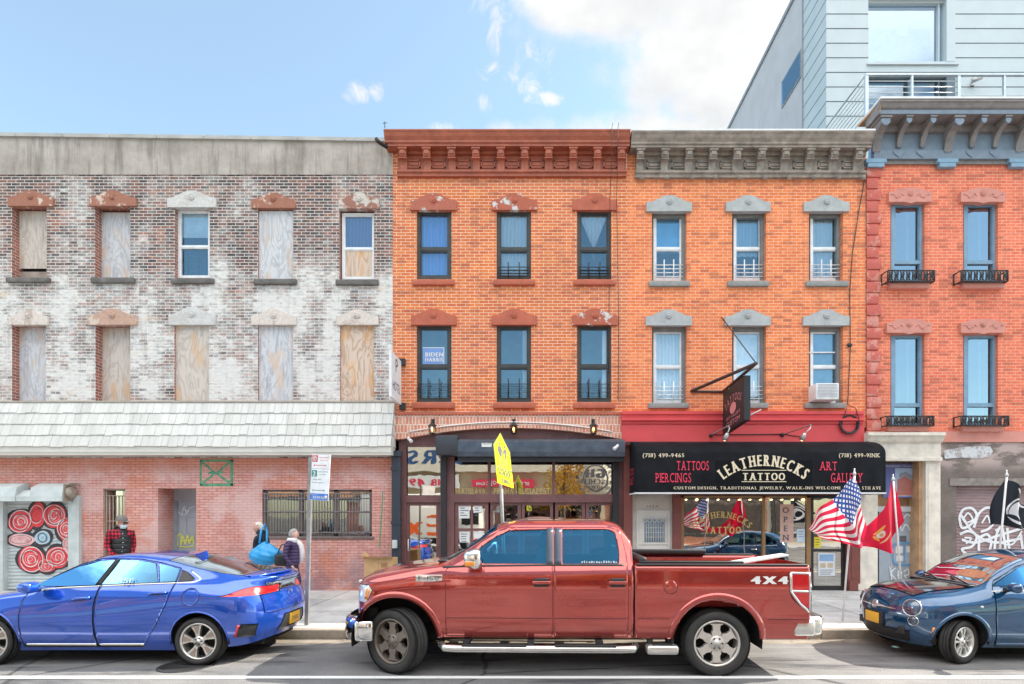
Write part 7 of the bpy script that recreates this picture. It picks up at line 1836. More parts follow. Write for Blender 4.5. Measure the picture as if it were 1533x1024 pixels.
for cond, sd in ((near_, -1), (far_, 1)):
    for w_ in (w1, w2, w3): S.take(S.cut(w_, 'xz', up_(cond)), 'side_window', CARGLASS, V, 0, 0, -.008, False, True)
    S.take(S.cut(w4, 'xz', up_(cond)), 'quarter_panel', MDARKPL, V, .003, .004)
    d1 = [(-1.0, .24), (-1.02, .85), (-.95, 1.0), (-.9, 1.08), (-.42, 1.31), (-.15, 1.385), (.10, 1.392), (-.02, 1.04), (-.04, .80), (-.02, .24)]
    d2 = [(-.005, .24), (-.02, .80), (.0, 1.04), (.115, 1.392), (.40, 1.385), (.70, 1.335), (.97, 1.265), (.99, 1.08), (.93, .83), (.80, .55), (.66, .34), (.58, .24)]
    for p_ in (d1, d2):
        S.take(S.cut(p_, 'xz', lambda c, cond=cond: cond(c) and abs(c.y) > .585), 'door', MBLU, V, .0032, .012)
    tlp = [(1.58, .905), (1.74, .945), (1.86, .995), (1.95, 1.02), (2.3, 1.005), (2.3, .925), (2.05, .905)]
    S.take(S.cut(tlp, 'xz', lambda c, sd=sd: c.y * sd > .30), 'tail_light', MREDLAMP, V, .004, .004, .006)
    S.take(S.cut(circ(1.24, .905, .115, 0, 360, 20)[:-1], 'xz', lambda c, cond=cond: cond(c)), 'fuel_door', MBLU, V, .005, .01) if sd < 0 else None
    hlp = [(-2.2, .66), (-2.2, .78), (-1.75, .83), (-1.6, .82), (-1.8, .70)]
    S.take(S.cut(hlp, 'xz', lambda c, sd=sd: c.y * sd > .25 and c.x < -1.5), 'headlight', MCLEAR, V, .004, .006)
    mb = MB(); S.strip(mb, [(-1.15, .96), (-.5, 1.02), (0, 1.042), (.6, 1.068), (1.0, 1.082), (1.2, 1.09), (1.265, 1.115), (1.24, 1.15), (1.10, 1.232)], .022, .006, sd); mb.build('chrome_strip', MCHROME, V)
    mb = MB(); S.strip(mb, [(-.98, .268), (-.03, .268)], .035, .010, sd); S.strip(mb, [(0.0, .268), (.60, .268)], .035, .010, sd); mb.build('sill_strip', MCHROME, V)
    mb = MB(); S.strip(mb, [(-.065, 1.05), (.075, 1.375)], .085, .006, sd); mb.build('door_pillar', MDARKPL, V)
    for (hx, hz) in ((-.22, .875), (.80, .945)):
        l, n = S.hit(hx, hz, sd)
        mb = MB(); mb.sphere(l - n * .012, (.10, .02, .035), 12, 8); hd = mb.build('door_handle', MDARKPL, V)
        mb = MB(); mb.tube([l + Vector((-.13, 0, -.01)) + n * .004, l + Vector((-.06, 0, 0)) + n * .03, l + Vector((.07, 0, .01)) + n * .03, l + Vector((.12, 0, .014)) + n * .004], .017, 8); k = mb.build('handle_bar', MBLU); k.parent = hd
    l, n = S.hit(1.78, .46, sd)
    mb = MB(); S.strip(mb, [(1.81, .37), (1.87, .53)], .03, .008, sd); mb.build('reflector', MREDLAMP, V)
    S.take(S.cut([(1.83, .37), (1.895, .545), (2.06, .53), (2.02, .37)], 'xz', lambda c, sd=sd: c.y * sd > .34), 'bumper_vent', MDARKPL, V, .004, .012)
# windscreens, rear glass
fs = [f for f in S.bm.faces if f[S.kl] >= 7 and -1.06 < f.calc_center_median().x < -.22]; S.take(fs, 'windscreen', FRONTGLASS, V, .012, .004)
fs = [f for f in S.bm.faces if f[S.kl] >= 7 and .78 < f.calc_center_median().x < 1.83]; S.take(fs, 'rear_window', FRONTGLASS, V, .012, .004)
rear = lambda c: c.x > 1.9
S.take(S.cut([(-.50, .935), (.50, .935), (.52, 1.055), (-.52, 1.055)], 'yz', rear), 'lower_rear_window', glass_mat('black_glass', (.03, .04, .05), .04, (.6, .7, .8)), V, .004, .008)
S.take(S.cut([(-.40, .38), (.40, .38), (.30, .59), (-.30, .59)], 'yz', rear), 'bumper_inset', MDARKPL, V, .004, .012)
hat = S.cut([(-.66, .66), (.66, .66), (.66, .925), (-.66, .925)], 'yz', rear); S.take(hat, 'tailgate', MBLU, V, .005, .012)
l, n = S.hitx(0, .47, -1); 
mb = MB(); mb.bbox(l.x - .01, l.x + .02, -.16, .16, .41, .57, .004); pl = mb.build('licence_plate', MPLATE, V); lettering(pl, MPRINT, [(('T-8 5C', .06, (l.x + .0215, 0, .46)), dict(ux=(0, 1, 0), width=.22, bold=.03))])
l, n = S.hitx(0, .86, -1)
mb = MB(); mb.lathe([(.035, 0), (.045, .008), (.055, 0)], 20, Matrix.Translation((l.x + .002, -.0, .86)) @ Matrix.Rotation(R(90), 4, 'Y') @ Matrix.Diagonal((.8, 1.3, 1, 1))); mb.build('emblem', MCHROME, V)
lettering(V, MCHROME, [(('HYBRID', .035, (l.x + .006, -.02, .765)), dict(ux=(0, 1, 0), width=.26, bold=.03))], 'badge') if False else lettering(V, MCHROME, [(('IONIQ', .035, (l.x + .006, -.02, .765)), dict(ux=(0, 1, 0), width=.24, bold=.03))], 'badge')
S.body('body', [MBLU], V)
# roof spoiler lip and fin
mb = MB(); n = 20; vs = []
for i in range(n + 1):
    t = -1 + 2 * i / n; y = .62 * t; x = 2.02 - .22 * abs(t) ** 2.5; z = 1.155 - .02 * t * t
    vs += [(x - .12, y, z + .004), (x + .10, y, z + .022), (x + .10, y, z + .002), (x - .05, y, z - .03)]
mb.add(vs, [(4 * i + k, 4 * i + 4 + k, 4 * i + 4 + (k + 1) % 4, 4 * i + (k + 1) % 4) for i in range(n) for k in range(4)], 0, True); mb.build('rear_spoiler', MBLU, V)
mb = MB(); mb.prism([(.76, 1.39), (.80, 1.415), (.93, 1.458), (.95, 1.40), (.95, 1.35)], 'y', -.03, .03); mb.build('shark_fin', MBLU, V)
mirror(V, (-.82, -.98, 1.045), (.20, .22, .15), MBLU, None, False, (-.80, -.83, 1.0)); mirror(V, (-.82, .98, 1.045), (.20, .22, .15), MBLU, None, False, (-.80, .83, 1.0))
for cx in (FX, RX): liner(V, cx, .335, .385, -.86, -.5); liner(V, cx, .335, .385, .86, .5)
MB().box(-1.0, 1.1, -.76, .76, .24, .55).build('cabin_floor', MINT, V)
MB().box(-2.0, 2.0, -.5, .5, .2, .3).build('underbody', MWELL, V)
mb = MB(); mb.bbox(-1.1, -.72, -.70, .70, .80, .99, .05); mb.build('dashboard', MINT, V)
MSEATB = M('teal_grey_seat', (.045, .065, .075), .85, 0, .2, 10)
for x, h in ((-.28, .55), (.62, .50)):
    for y in (-.36, .36): seat(V, x, y, .62, MSEATB, .28, h, .46)
mb = MB(); mb.lathe([(.18 + .014 * math.cos(a * PI / 4), .014 * math.sin(a * PI / 4)) for a in range(9)], 24, Matrix.Translation((-.58, -.36, .98)) @ Matrix.Rotation(R(-65), 4, 'Y')); mb.build('steering_wheel', MINT, V)
l, n = S.tree.find_nearest(Vector((.4, -.80, 1.10)))[:2]
lettering(V, MWHITEPL, [(("'151'", .07, (.33, -.822, 1.085)), dict(width=.2, uz=(0, .3, .95)))], 'window_mark')
wheel(V, FX, -.795, WB, .205, .240, 'turbine', -1, 0, None, 5); wheel(V, FX, .795, WB, .205, .240, 'turbine', 1, 0, None, 5); wheel(V, RX, -.795, WB, .205, .240, 'turbine', -1, 0, None, 5); wheel(V, RX, .795, WB, .205, .240, 'turbine', 1, 0, None, 5)
# ---------------------------------------------------------------- small dark-blue hatchback on the right
V2 = thing('small_hatchback', 'small dark blue two tone hatchback parked nose to the pickup at the right edge', 'car', (6.86, -5.48, 0), local=True)
MNAV = paint('deep_blue_paint', (.003, .065, .165), .45, .14, .06)
FX, RX, WB = -1.15, 1.15, .29
rails = [([(-1.85, .70), (1.7, .70)], [(-1.85, .21), (0, .20), (1.7, .24)]),
         ([(-1.85, .77), (0, .78), (1.7, .77)], [(-1.85, .33), (0, .32), (1.7, .36)]),
         ([(-1.85, .80), (0, .815), (1.7, .80)], [(-1.85, .46), (0, .5), (1.7, .5)]),
         ([(-1.85, .80), (0, .815), (1.7, .80)], [(-1.85, .60), (0, .66), (1.7, .68)]),
         ([(-1.85, .76), (0, .80), (1.7, .77)], [(-1.85, .745), (-1.2, .80), (0, .84), (1.7, .86)]),
         ([(-1.85, .67), (-1.1, .70), (-.5, .755), (1.7, .72)], [(-1.85, .83), (-1.2, .90), (-.6, .945), (0, .955), (1.7, .98)]),
         ([(-1.85, .56), (-1.1, .60), (-.62, .70), (1.2, .70), (1.7, .66)], [(-1.85, .865), (-1.2, .95), (-.7, .995), (0, 1.0), (1.7, 1.05)]),
         ([(-1.85, .44), (-1.1, .50), (-.75, .60), (-.1, .55), (.4, .53), (1.2, .52), (1.7, .54)], [(-1.85, .885), (-1.2, .975), (-.82, 1.02), (-.45, 1.235), (-.1, 1.375), (.3, 1.425), (1.0, 1.38), (1.5, 1.22), (1.75, 1.0)]),
         ([(-1.85, .32), (-1.1, .36), (-.75, .46), (0, .42), (1.7, .42)], [(-1.85, .90), (-1.2, .99), (-.82, 1.03), (-.45, 1.265), (-.1, 1.415), (.3, 1.465), (1.0, 1.42), (1.5, 1.25), (1.75, 1.02)]),
         (0, [(-1.85, .91), (-1.2, 1.0), (-.84, 1.035), (-.45, 1.285), (-.1, 1.435), (.3, 1.488), (1.0, 1.44), (1.5, 1.27), (1.75, 1.04)])]
S = Shell(-1.86, 1.72, rails, f_off=[.12, .03, .0, .0, .03, .08, .12, .15, .16, .17], f_len=.62, r_len=.40, nx=90, sub=5, f_pow=2.25, r_pow=2.5)
for cond in (near_, far_):
    for cx in (FX, RX):
        fs = S.cut(circ(cx, .32, .335, -40, 220, 40), 'xz', cond); bmesh.ops.delete(S.bm, geom=fs, context='FACES')
for cx in (FX, RX): arch_lip(S, V2, cx, .32, .335, .045, MNAV, -5, 185, t=.012)
w1 = [(-.66, 1.03), (-.60, 1.075), (-.28, 1.255), (.0, 1.345), (.46, 1.372), (.46, 1.03)]
w2 = [(.53, 1.04), (.53, 1.37), (.95, 1.325), (1.18, 1.20), (1.2, 1.06)]
for cond, sd in ((near_, -1), (far_, 1)):
    for w_ in (w1, w2): S.take(S.cut(w_, 'xz', lambda c, cond=cond: cond(c) and c.z > .97), 'side_window', CARGLASS, V2, 0, 0, -.008, False, True)
    d1 = [(-.70, .26), (-.73, .60), (-.70, .97), (-.62, 1.10), (-.28, 1.285), (.0, 1.37), (.50, 1.395), (.52, .9), (.48, .26)]
    S.take(S.cut(d1, 'xz', lambda c, cond=cond: cond(c) and abs(c.y) > .53), 'door', MNAV, V2, .005, .012)
    mb = MB(); S.strip(mb, [(-.72, .965), (.5, .985), (1.2, 1.0)], .016, .005, sd); mb.build('chrome_strip', MCHROME, V2)
    l, n = S.hit(.40, .86, sd); mb = MB(); mb.tube([l + Vector((-.11, 0, 0)), l + Vector((-.07, 0, 0)) + n * .03, l + Vector((.07, 0, 0)) + n * .03, l + Vector((.11, 0, 0))], .016, 8); mb.build('door_handle', MCHROME, V2)
    mb = MB(); S.strip(mb, [(-.68, .25), (.48, .25)], .05, .012, sd); mb.build('sill_strip', MNAV, V2)
    mb = MB(); S.strip(mb, [(-1.505, .37), (-1.50, .48)], .045, .006, sd); mb.build('turn_signal', MAMBER, V2)
    l, n = S.hit(-.90, .765, sd); MB().sphere(l, (.025, .008, .016), 8, 6).build('repeater', MCLEAR, V2)
fs = [f for f in S.bm.faces if f[S.kl] >= 7 and -.80 < f.calc_center_median().x < -.14]; S.take(fs, 'windscreen', FRONTGLASS, V2, .012, .004)
fs = [f for f in S.bm.faces if f[S.kl] >= 7 and 1.10 < f.calc_center_median().x < 1.62]; S.take(fs, 'rear_window', DARKGLASS, V2, .012, .004)
front = lambda c: c.x < -1.1
S.take(S.cut([(-.50, .25), (.50, .25), (.56, .40), (-.56, .40)], 'yz', front), 'lower_grille', MDARKPL, V2, .004, .012)
# lamps as shallow domes laid on the nose, outline circles seen from the front quarter
LENS = glass_mat('lamp_lens', (.85, .88, .88), .06); MBOWL = M('lamp_bowl', (.78, .78, .76), .4, .1, .12, 22)
def dome(y, z, r, name, mat_, ring=True, sx=1.0, bulge=.035):
    l, n = S.hitx(y, z, 1); rot = n.to_track_quat('Z', 'Y').to_matrix().to_4x4(); T_ = Matrix.Translation(l - n * .012) @ rot
    prof = [(0, .02 + bulge), (r * .4, .018 + bulge * .88), (r * .75, .014 + bulge * .55), (r * .93, .012 + bulge * .2), (r, .005)]
    mb = MB(); mb.lathe(prof, 28, T_ @ Matrix.Diagonal((sx, 1, 1, 1)))
    if mat_ is MCLEAR:
        o = mb.build(name, LENS, V2); mb = MB(); mb.lathe([(r * .99, .006), (r * .8, -.004), (r * .45, -.012), (0, -.016)], 28, T_); q = mb.build('reflector', MBOWL); q.parent = o
        mb = MB(); mb.sphere(T_ @ Vector((0, 0, .0)), (r * .2,) * 3, 12, 8); q = mb.build('bulb', MCHROME); q.parent = o
    else: o = mb.build(name, mat_, V2)
    mb = MB(); mb.lathe([(r, -.01), (r * 1.02, .02), (r * 1.10, .018), (r * 1.12, -.02)], 28, T_ @ Matrix.Diagonal((sx, 1, 1, 1))); q = mb.build('lamp_ring', MCHROME); q.parent = o
    return o
for sd in (-1, 1):
    dome(sd * .57, .72, .108, 'headlight', MCLEAR); dome(sd * .60, .545, .060, 'driving_light', MCLEAR, bulge=.02)
    l, n = S.hitx(sd * .44, .40, 1); MB().bbox(l.x - .01, l.x + .06, l.y - .07, l.y + .07, .34, .45, .01).build('fog_lamp_bezel', MDARKPL, V2)
mb = MB()
for sd in (-1, 1):
    vs = []; n_ = 12
    for i in range(n_ + 1):
        y = sd * (.07 + .33 * i / n_); zc_ = .685 - .012 * i / n_; hw = .018 * (1 - .75 * i / n_)
        for dz, lf_ in ((hw, .0), (hw * .6, .014), (-hw * .6, .014), (-hw, 0)):
            l, n = S.hitx(y, zc_ + dz, 1); vs.append(l + n * lf_)
    mb.add(vs, [(4 * i + k, 4 * i + k + 1, 4 * i + 5 + k, 4 * i + 4 + k) for i in range(n_) for k in range(3)], 0, True)
mb.build('chrome_bar', MCHROME, V2)
dome(0, .69, .058, 'emblem', M('emblem_metal', (.55, .5, .5), .25, .8), bulge=.012)
l, n = S.hitx(-.16, .49, 1); Xp = l.x - .02
mb = MB(); mb.bbox(Xp - .012, Xp + .03, -.21, .21, .40, .60, .006); pf = mb.build('plate_holder', MDARKPL, V2)
mb = MB(); mb.bbox(Xp - .02, Xp - .008, -.16, .16, .425, .575, .004); pl = mb.build('licence_plate', MPLATE, pf)
# bonnet panel
hd = S.cut([(-1.62, -.50), (-1.66, 0), (-1.62, .50), (-.86, .60), (-.86, -.60)], 'xy', lambda c: c.z > .78 and c.x < -.8); S.take(hd, 'bonnet', paint('plum_black_paint', (.010, .008, .022), .3, .15), V2, .005, .012)
S.body('body', [MNAV], V2)
mb = MB(); mb.tube([(-.88, -.55, 1.03), (-.80, -.25, 1.075), (-.72, .05, 1.12)], .012, 6); mb.tube([(-.88, .05, 1.04), (-.80, .3, 1.08), (-.74, .55, 1.10)], .012, 6); mb.bbox(-.93, -.84, -.60, .60, 1.0, 1.03, .01); mb.build('wipers', MDARKPL, V2)
mirror(V2, (-.56, -.90, 1.03), (.13, .18, .13), MNAV, None, False, (-.55, -.74, .98)); mirror(V2, (-.56, .90, 1.03), (.13, .18, .13), MNAV, None, False, (-.55, .74, .98))
for cx in (FX, RX): liner(V2, cx, .32, .36, -.78, -.42); liner(V2, cx, .32, .36, .78, .42)
MB().box(-.8, 1.3, -.68, .68, .24, .5).build('cabin_floor', MINT, V2)
mb = MB(); mb.bbox(-.86, -.50, -.62, .62, .80, 1.0, .05); mb.build('dashboard', MSEAT, V2)
for y in (-.34, .34): seat(V2, .05, y, .62, MSEAT, .25, .55, .46)
mb = MB(); mb.lathe([(.18 + .014 * math.cos(a * PI / 4), .014 * math.sin(a * PI / 4)) for a in range(9)], 24, Matrix.Translation((-.38, -.34, .98)) @ Matrix.Rotation(R(-65), 4, 'Y')); mb.build('steering_wheel', MINT, V2)
wheel(V2, FX, -.70, WB, .185, .20, 'ten', -1, R(22), M('bright_alloy', (.72, .71, .68), .3, .6), 4); wheel(V2, FX, .70, WB, .185, .20, 'ten', 1, R(22), MALLOY, 4); wheel(V2, RX, -.70, WB, .185, .20, 'ten', -1, 0, MALLOY, 4); wheel(V2, RX, .70, WB, .185, .20, 'ten', 1, 0, MALLOY, 4)
# ---------------------------------------------------------------- street furniture: signs, flags, boxes
MPOST = M('galvanised_post', (.30, .30, .29), .5, .5, .2, 6)
# parking sign
def at(px, py, d): return Vector(((px - VPX) * d / FOC, d - DIST, HC - (py - VPY) * d / FOC))
d = 9.35
ps = thing('parking_sign', 'white parking regulation sign on a square steel post behind the blue car', 'sign', (at(462, 0, d).x, d - DIST, .15))
p = at(462, 690, d); top = at(467, 684, d).z
mb = MB(); mb.add([], [])
x0 = at(457.5, 890, d).x; x1 = at(463.5, 690, d).x
vs = []
for (xx, z) in ((x0, .15), (x1, top)):
    for dx, dy in ((-.03, -.03), (.03, -.03), (.03, .03), (-.03, .03)): vs.append((xx + dx, d - DIST + dy + .05, z))
mb.add(vs, [(3, 2, 1, 0), (4, 5, 6, 7), (0, 1, 5, 4), (1, 2, 6, 5), (2, 3, 7, 6), (3, 0, 4, 7)]); mb.build('post', MPOST, ps)
# the plate faces a little to the right and hangs tilted
yaw = R(24); ux = Vector((math.cos(yaw), -math.sin(yaw), -.055)).normalized(); uz = Vector((.06, 0, 1)).normalized(); nn = ux.cross(uz).normalized()
c0 = at(463.5, 748, d - .03); W, H = .40, .75
mb = MB(); v = []
for o in (0, -.006):
    for a, b in ((0, 0), (W, 0), (W, H), (0, H)): v.append(c0 + ux * a + uz * b + nn * (o + .0))
mb.add(v, [(0, 1, 2, 3), (7, 6, 5, 4), (0, 4, 5, 1), (1, 5, 6, 2), (2, 6, 7, 3), (3, 7, 4, 0)]); plate = mb.build('sign_plate', M('sign_white', (.80, .80, .80), .4), ps)
def on(a0, a1, b0, b1, lift=.002): return [c0 + ux * a * W + uz * b * H + nn * lift for a, b in ((a0, b0), (a1, b0), (a1, b1), (a0, b1))]
MSR = M('sign_red', (.62, .04, .06), .4); MSG_ = M('sign_green', (.02, .26, .20), .4); MSB = M('sign_blue', (.05, .18, .58), .4)
def marks(name, m_, qs):
    mb = MB()
    for q in qs: mb.add(on(*q), [(0, 1, 2, 3)])
    return mb.build(name, m_, plate, recalc=False)
def arrow(b, m_):
    mb = MB(); mb.add(on(.16, .74, b - .006, b + .006), [(0, 1, 2, 3)])
    for s_, t_ in ((.10, .18), (.80, .72)): mb.add([c0 + ux * s_ * W + uz * b * H + nn * .002, c0 + ux * t_ * W + uz * (b - .022) * H + nn * .002, c0 + ux * t_ * W + uz * (b + .022) * H + nn * .002], [(0, 1, 2)])
    return mb.build('arrow', m_, plate, recalc=False)
marks('red_square', MSR, [(.02, .32, .84, .985)]); marks('green_square', MSG_, [(.03, .33, .515, .655)]); marks('blue_band', MSB, [(0.005, .995, .005, .145)])
arrow(.765, MSR); arrow(.215, MSG_)
marks('divider', MPRINT, [(0.0, 1.0, .685, .69)])
def txt(b, h, s_, a, wd, m_, bold=0.03): lettering(plate, m_, [((s_, h * H, c0 + ux * a * W + uz * b * H + nn * .004), dict(ux=ux, uz=uz, width=wd * W, bold=bold))])
txt(.53, .105, '2', .18, .15, MPAPER, .06); txt(.035, .055, '303536', .48, .62, MPAPER); txt(.105, .025, 'PayByCell', .25, .32, MPAPER, 0)
txt(.92, .03, 'NO PARKING', .66, .5, MSR, 0); txt(.86, .025, '8AM-9AM', .66, .4, MSR, 0); txt(.61, .03, 'HOUR METERED', .66, .5, MSG_, 0); txt(.55, .025, 'PARKING', .62, .35, MSG_, 0); txt(.44, .03, '9AM-7PM', .35, .45, MSG_, 0); txt(.37, .028, 'EXCEPT SUNDAY', .42, .62, MSG_, 0)
mb = MB(); rr = .042
mb.lathe([(rr * .72, 0), (rr * .72, .002), (rr, .002), (rr, 0)], 20, Matrix.Translation(c0 + ux * .17 * W + uz * .913 * H + nn * .003) @ nn.to_track_quat('Z', 'Y').to_matrix().to_4x4()); mb.build('prohibition_ring', MPAPER, plate)
txt(.885, .06, 'P', .17, .1, MPAPER, .05)
mb = MB(); mb.lathe([(0, 0), (.03, 0), (.03, .003), (0, .003)], 16, Matrix.Translation(c0 + ux * .88 * W + uz * .07 * H + nn * .001) @ nn.to_track_quat('Z', 'Y').to_matrix().to_4x4()); mb.build('round_mark', MPAPER, plate)
# school crossing sign
d = 9.2
sc = thing('school_crossing_sign', 'fluorescent yellow school crossing sign seen at an angle on a leaning post', 'sign', (at(757, 0, d).x, d - DIST, .15))
MFY = M('fluorescent_yellow', (.70, .78, .01), .4, 0, .06, 4)
yaw = R(67); ux2 = Vector((math.cos(yaw), math.sin(yaw), -.10)).normalized(); uz2 = Vector((.105, 0, -1)).normalized() * -1; n2 = ux2.cross(uz2).normalized()
S_ = .60
mb = MB(); mb.tube([at(760, 890, d) - n2 * .04, at(751.5, 672, d) - n2 * .045], .030, 10); mb.build('post', MPOST, sc)
def pl(cx, cz_, pts, c, lift=0): return [c + ux2 * a * S_ + uz2 * b * S_ + n2 * lift for a, b in pts]
ctr = at(752.5, 680, d)
def slab(pts, c, m_, name, th=.006, lift=0):
    mb = MB(); n = len(pts); v = pl(0, 0, pts, c, lift) + pl(0, 0, pts, c, lift - th); mb.add(v, [list(range(n)), list(range(n, 2 * n))[::-1]] + [(i, n + i, n + (i + 1) % n, (i + 1) % n) for i in range(n)]); return mb.build(name, m_, sc)
pent = [(-.5, -.42), (.5, -.42), (.5, .16), (.0, .58), (-.5, .16)]
sp = slab(pent, ctr, MFY, 'sign_plate')
def inset(pts, k): return [(a * k, (b - .02) * k + .02) for a, b in pts]
def outline(pts, w_, c, m_, name, lift=.002):
    a = pts; b = inset(pts, 1 - w_); mb = MB(); n = len(a)
    va, vb = pl(0, 0, inset(pts, .97), c, lift), pl(0, 0, inset(pts, .97 - w_), c, lift); mb.add(va + vb, [(i, (i + 1) % n, n + (i + 1) % n, n + i) for i in range(n)]); o = mb.build(name, m_, sp, recalc=False); return o
outline(pent, .05, ctr, MPRINT, 'border')
def fig(dx, h, skirt):
    mb = MB(); k = h
    P_ = lambda pts: pl(0, 0, [(dx + a * k, -.05 + b * k) for a, b in pts], ctr, .003)
    mb.add(P_([(.045 * math.cos(t * PI / 6), .30 + .055 * math.sin(t * PI / 6)) for t in range(12)]), [list(range(12))])
    mb.add(P_([(-.07, .23), (.07, .23), (.09 if skirt else .05, .0), (-.09 if skirt else -.05, .0)]), [(0, 1, 2, 3)])
    mb.add(P_([(-.05, .0), (-.005, .0), (-.06, -.30), (-.11, -.30)]), [(0, 1, 2, 3)]); mb.add(P_([(.005, .0), (.05, .0), (.12, -.28), (.07, -.30)]), [(0, 1, 2, 3)])
    mb.add(P_([(-.07, .23), (-.04, .21), (-.12, .04), (-.16, .05)]), [(0, 1, 2, 3)]); mb.add(P_([(.07, .23), (.04, .21), (.13, .06), (.17, .08)]), [(0, 1, 2, 3)])
    mb.build('walking_figure', MPRINT, sp, recalc=False)
fig(-.15, 1.05, True); fig(.16, .95, False)
ctr2 = ctr - uz2 * .385; rect = [(-.5, -.22), (.5, -.22), (.5, .20), (-.5, .20)]
sp2 = slab(rect, ctr2, MFY, 'supplement_plate')
lettering(sc, MPRINT, [(('SCHOOL', .11, ctr2 + uz2 * .015 + n2 * .003), dict(ux=ux2, uz=uz2, width=.48, bold=.05)), (('XING', .08, ctr2 - uz2 * .10 + n2 * .003), dict(ux=ux2, uz=uz2, width=.34, bold=.05))])
# flags ------------------------------------------------------------------
def cloth_mat(name, fn):
    m, g, b = newmat(name); uv = g.node('ShaderNodeUVMap').outputs[0]; u, v, _ = g.sep(uv)
    col = fn(g, u, v); g.put(b.inputs['Base Color'], col); b.inputs['Roughness'].default_value = .75
    tr = g.node('ShaderNodeBsdfTranslucent', {'Color': col}); mx = g.node('ShaderNodeMixShader', {0: .42}); out = g.nodes['Material Output']
    g.links.new(b.outputs[0], mx.inputs[1]); g.links.new(tr.outputs[0], mx.inputs[2]); g.links.new(mx.outputs[0], out.inputs[0]); return m
def usf(g, u, v):
    st = g.math('GREATER_THAN', g.math('FRACT', g.math('MULTIPLY', g.math('SUBTRACT', 1.0, v), 6.5)), .5)
    c = g.mix(st, (.62, .02, .07), (.80, .78, .76))
    can = g.math('MULTIPLY', g.math('LESS_THAN', u, .42), g.math('GREATER_THAN', v, .4615))
    # star grid: two offset lattices
    def lat(ox, oy):
        a = g.math('SUBTRACT', g.math('FRACT', g.math('ADD', g.math('MULTIPLY', u, 6 / .42), ox)), .5); b_ = g.math('SUBTRACT', g.math('FRACT', g.math('ADD', g.math('MULTIPLY', g.math('SUBTRACT', v, .4615), 5 / .5385), oy)), .5)
        return g.math('LESS_THAN', g.math('ADD', g.math('ABSOLUTE', a), g.math('ABSOLUTE', b_)), .26)
    star = g.math('MAXIMUM', lat(0, 0), lat(.5, .5))
    return g.mix(can, c, g.mix(star, (.03, .08, .32), (.80, .80, .80)))
def disc_(g, u, v, cx, cy, rx, ry): 
    return g.math('LESS_THAN', g.math('ADD', g.math('POWER', g.math('DIVIDE', g.math('ABSOLUTE', g.math('SUBTRACT', u, cx)), rx), 2.0), g.math('POWER', g.math('DIVIDE', g.math('ABSOLUTE', g.math('SUBTRACT', v, cy)), ry), 2.0)), 1.0)
def usmc(g, u, v):
    c = (.66, .01, .05)
    c = g.mix(disc_(g, u, v, .50, .60, .055, .085), c, (.70, .66, .60))
    c = g.mix(disc_(g, u, v, .48, .70, .08, .035), c, (.70, .42, .08)); c = g.mix(disc_(g, u, v, .575, .58, .02, .09), c, (.70, .42, .08)); c = g.mix(disc_(g, u, v, .50, .59, .022, .04), c, (.55, .35, .12))
    return g.mix(disc_(g, u, v, .48, .42, .12, .022), c, (.72, .55, .25))
def pow_(g, u, v):
    c = (.012, .015, .022)
    c = g.mix(disc_(g, u, v, .5, .5, .24, .36), c, (.74, .75, .77)); c = g.mix(disc_(g, u, v, .5, .5, .215, .325), c, (.02, .022, .03)); c = g.mix(disc_(g, u, v, .5, .47, .20, .30), c, (.74, .75, .77))
    c = g.mix(disc_(g, u, v, .53, .54, .09, .17), c, (.02, .022, .03)); c = g.mix(disc_(g, u, v, .45, .28, .14, .06), c, (.02, .022, .03))
    return g.mix(disc_(g, u, v, .5, .93, .26, .04), c, (.74, .75, .77))
def flag(name, lab, foot, tip, prof, mat_, fold, extra_fn=None):
    """prof: four picture corners (hoist top, hoist bottom, fly bottom, fly top) as pixels with depth"""
    d = foot[2]
    t = thing(name, lab, 'flag', at(foot[0], foot[1], d), 'flags on poles at the kerb')
    a, b = at(*foot), at(*tip)
    mb = MB(); mb.tube([a, a.lerp(b, .5), b], .017, 8); mb.build('pole', M('white_pole', (.72, .71, .68), .4), t)
    mb = MB(); mb.lathe([(0, 0), (.02, 0), (.03, .03), (.02, .06), (.012, .07), (.012, .10), (0, .13)], 12, Matrix.Translation(b)); mb.build('finial', M('grey_finial', (.6, .6, .6), .3, .5), t)
    HT, HB, FB, FT = [at(*q) for q in prof]; nu, nv = 40, 26; vs = []; uvs = []
    for i in range(nu + 1):
        for j in range(nv + 1):
            u, v = i / nu, j / nv
            p = (HB.lerp(FB, u)).lerp(HT.lerp(FT, u), v)
            off, sag = fold(u, v); p = p + Vector((0, off, sag)); 
            if extra_fn: p = p + Vector(extra_fn(u, v))
            vs.append(p); uvs.append((u, v))
    mb = MB(); fs = [(i * (nv + 1) + j, (i + 1) * (nv + 1) + j, (i + 1) * (nv + 1) + j + 1, i * (nv + 1) + j + 1) for i in range(nu) for j in range(nv)]
    mb.add(vs, fs, 0, True); o = mb.build('flag_cloth', mat_, t, recalc=False)
    uvl = o.data.uv_layers.new(name='UVMap')
    for lp in o.data.loops: uvl.data[lp.index].uv = uvs[lp.vertex_index]
    return t
dF = 9.75
flag('national_flag', 'red white and blue starred and striped flag blowing left from a white pole', (1261, 934, dF), (1279, 712, dF), [(1280, 714, dF), (1297, 785, dF - .25), (1226, 800, dF - .05), (1205, 788, dF - .12)], cloth_mat('starry_flag', usf),
     lambda u, v: (.10 * math.sin(u * 9 + v * 2.5) * min(1, u * 2.5) + .05 * math.sin(v * 7 + u * 3), -.10 * math.sin(PI * u) * (1 - v) + .03 * math.sin(u * 11)),
     lambda u, v: (.30 * (1 - v) ** 1.5 * u * (1 - u) * 4 * .9, 0, -.17 * (1 - v) * u ** .8 * (1 - u) * 4))
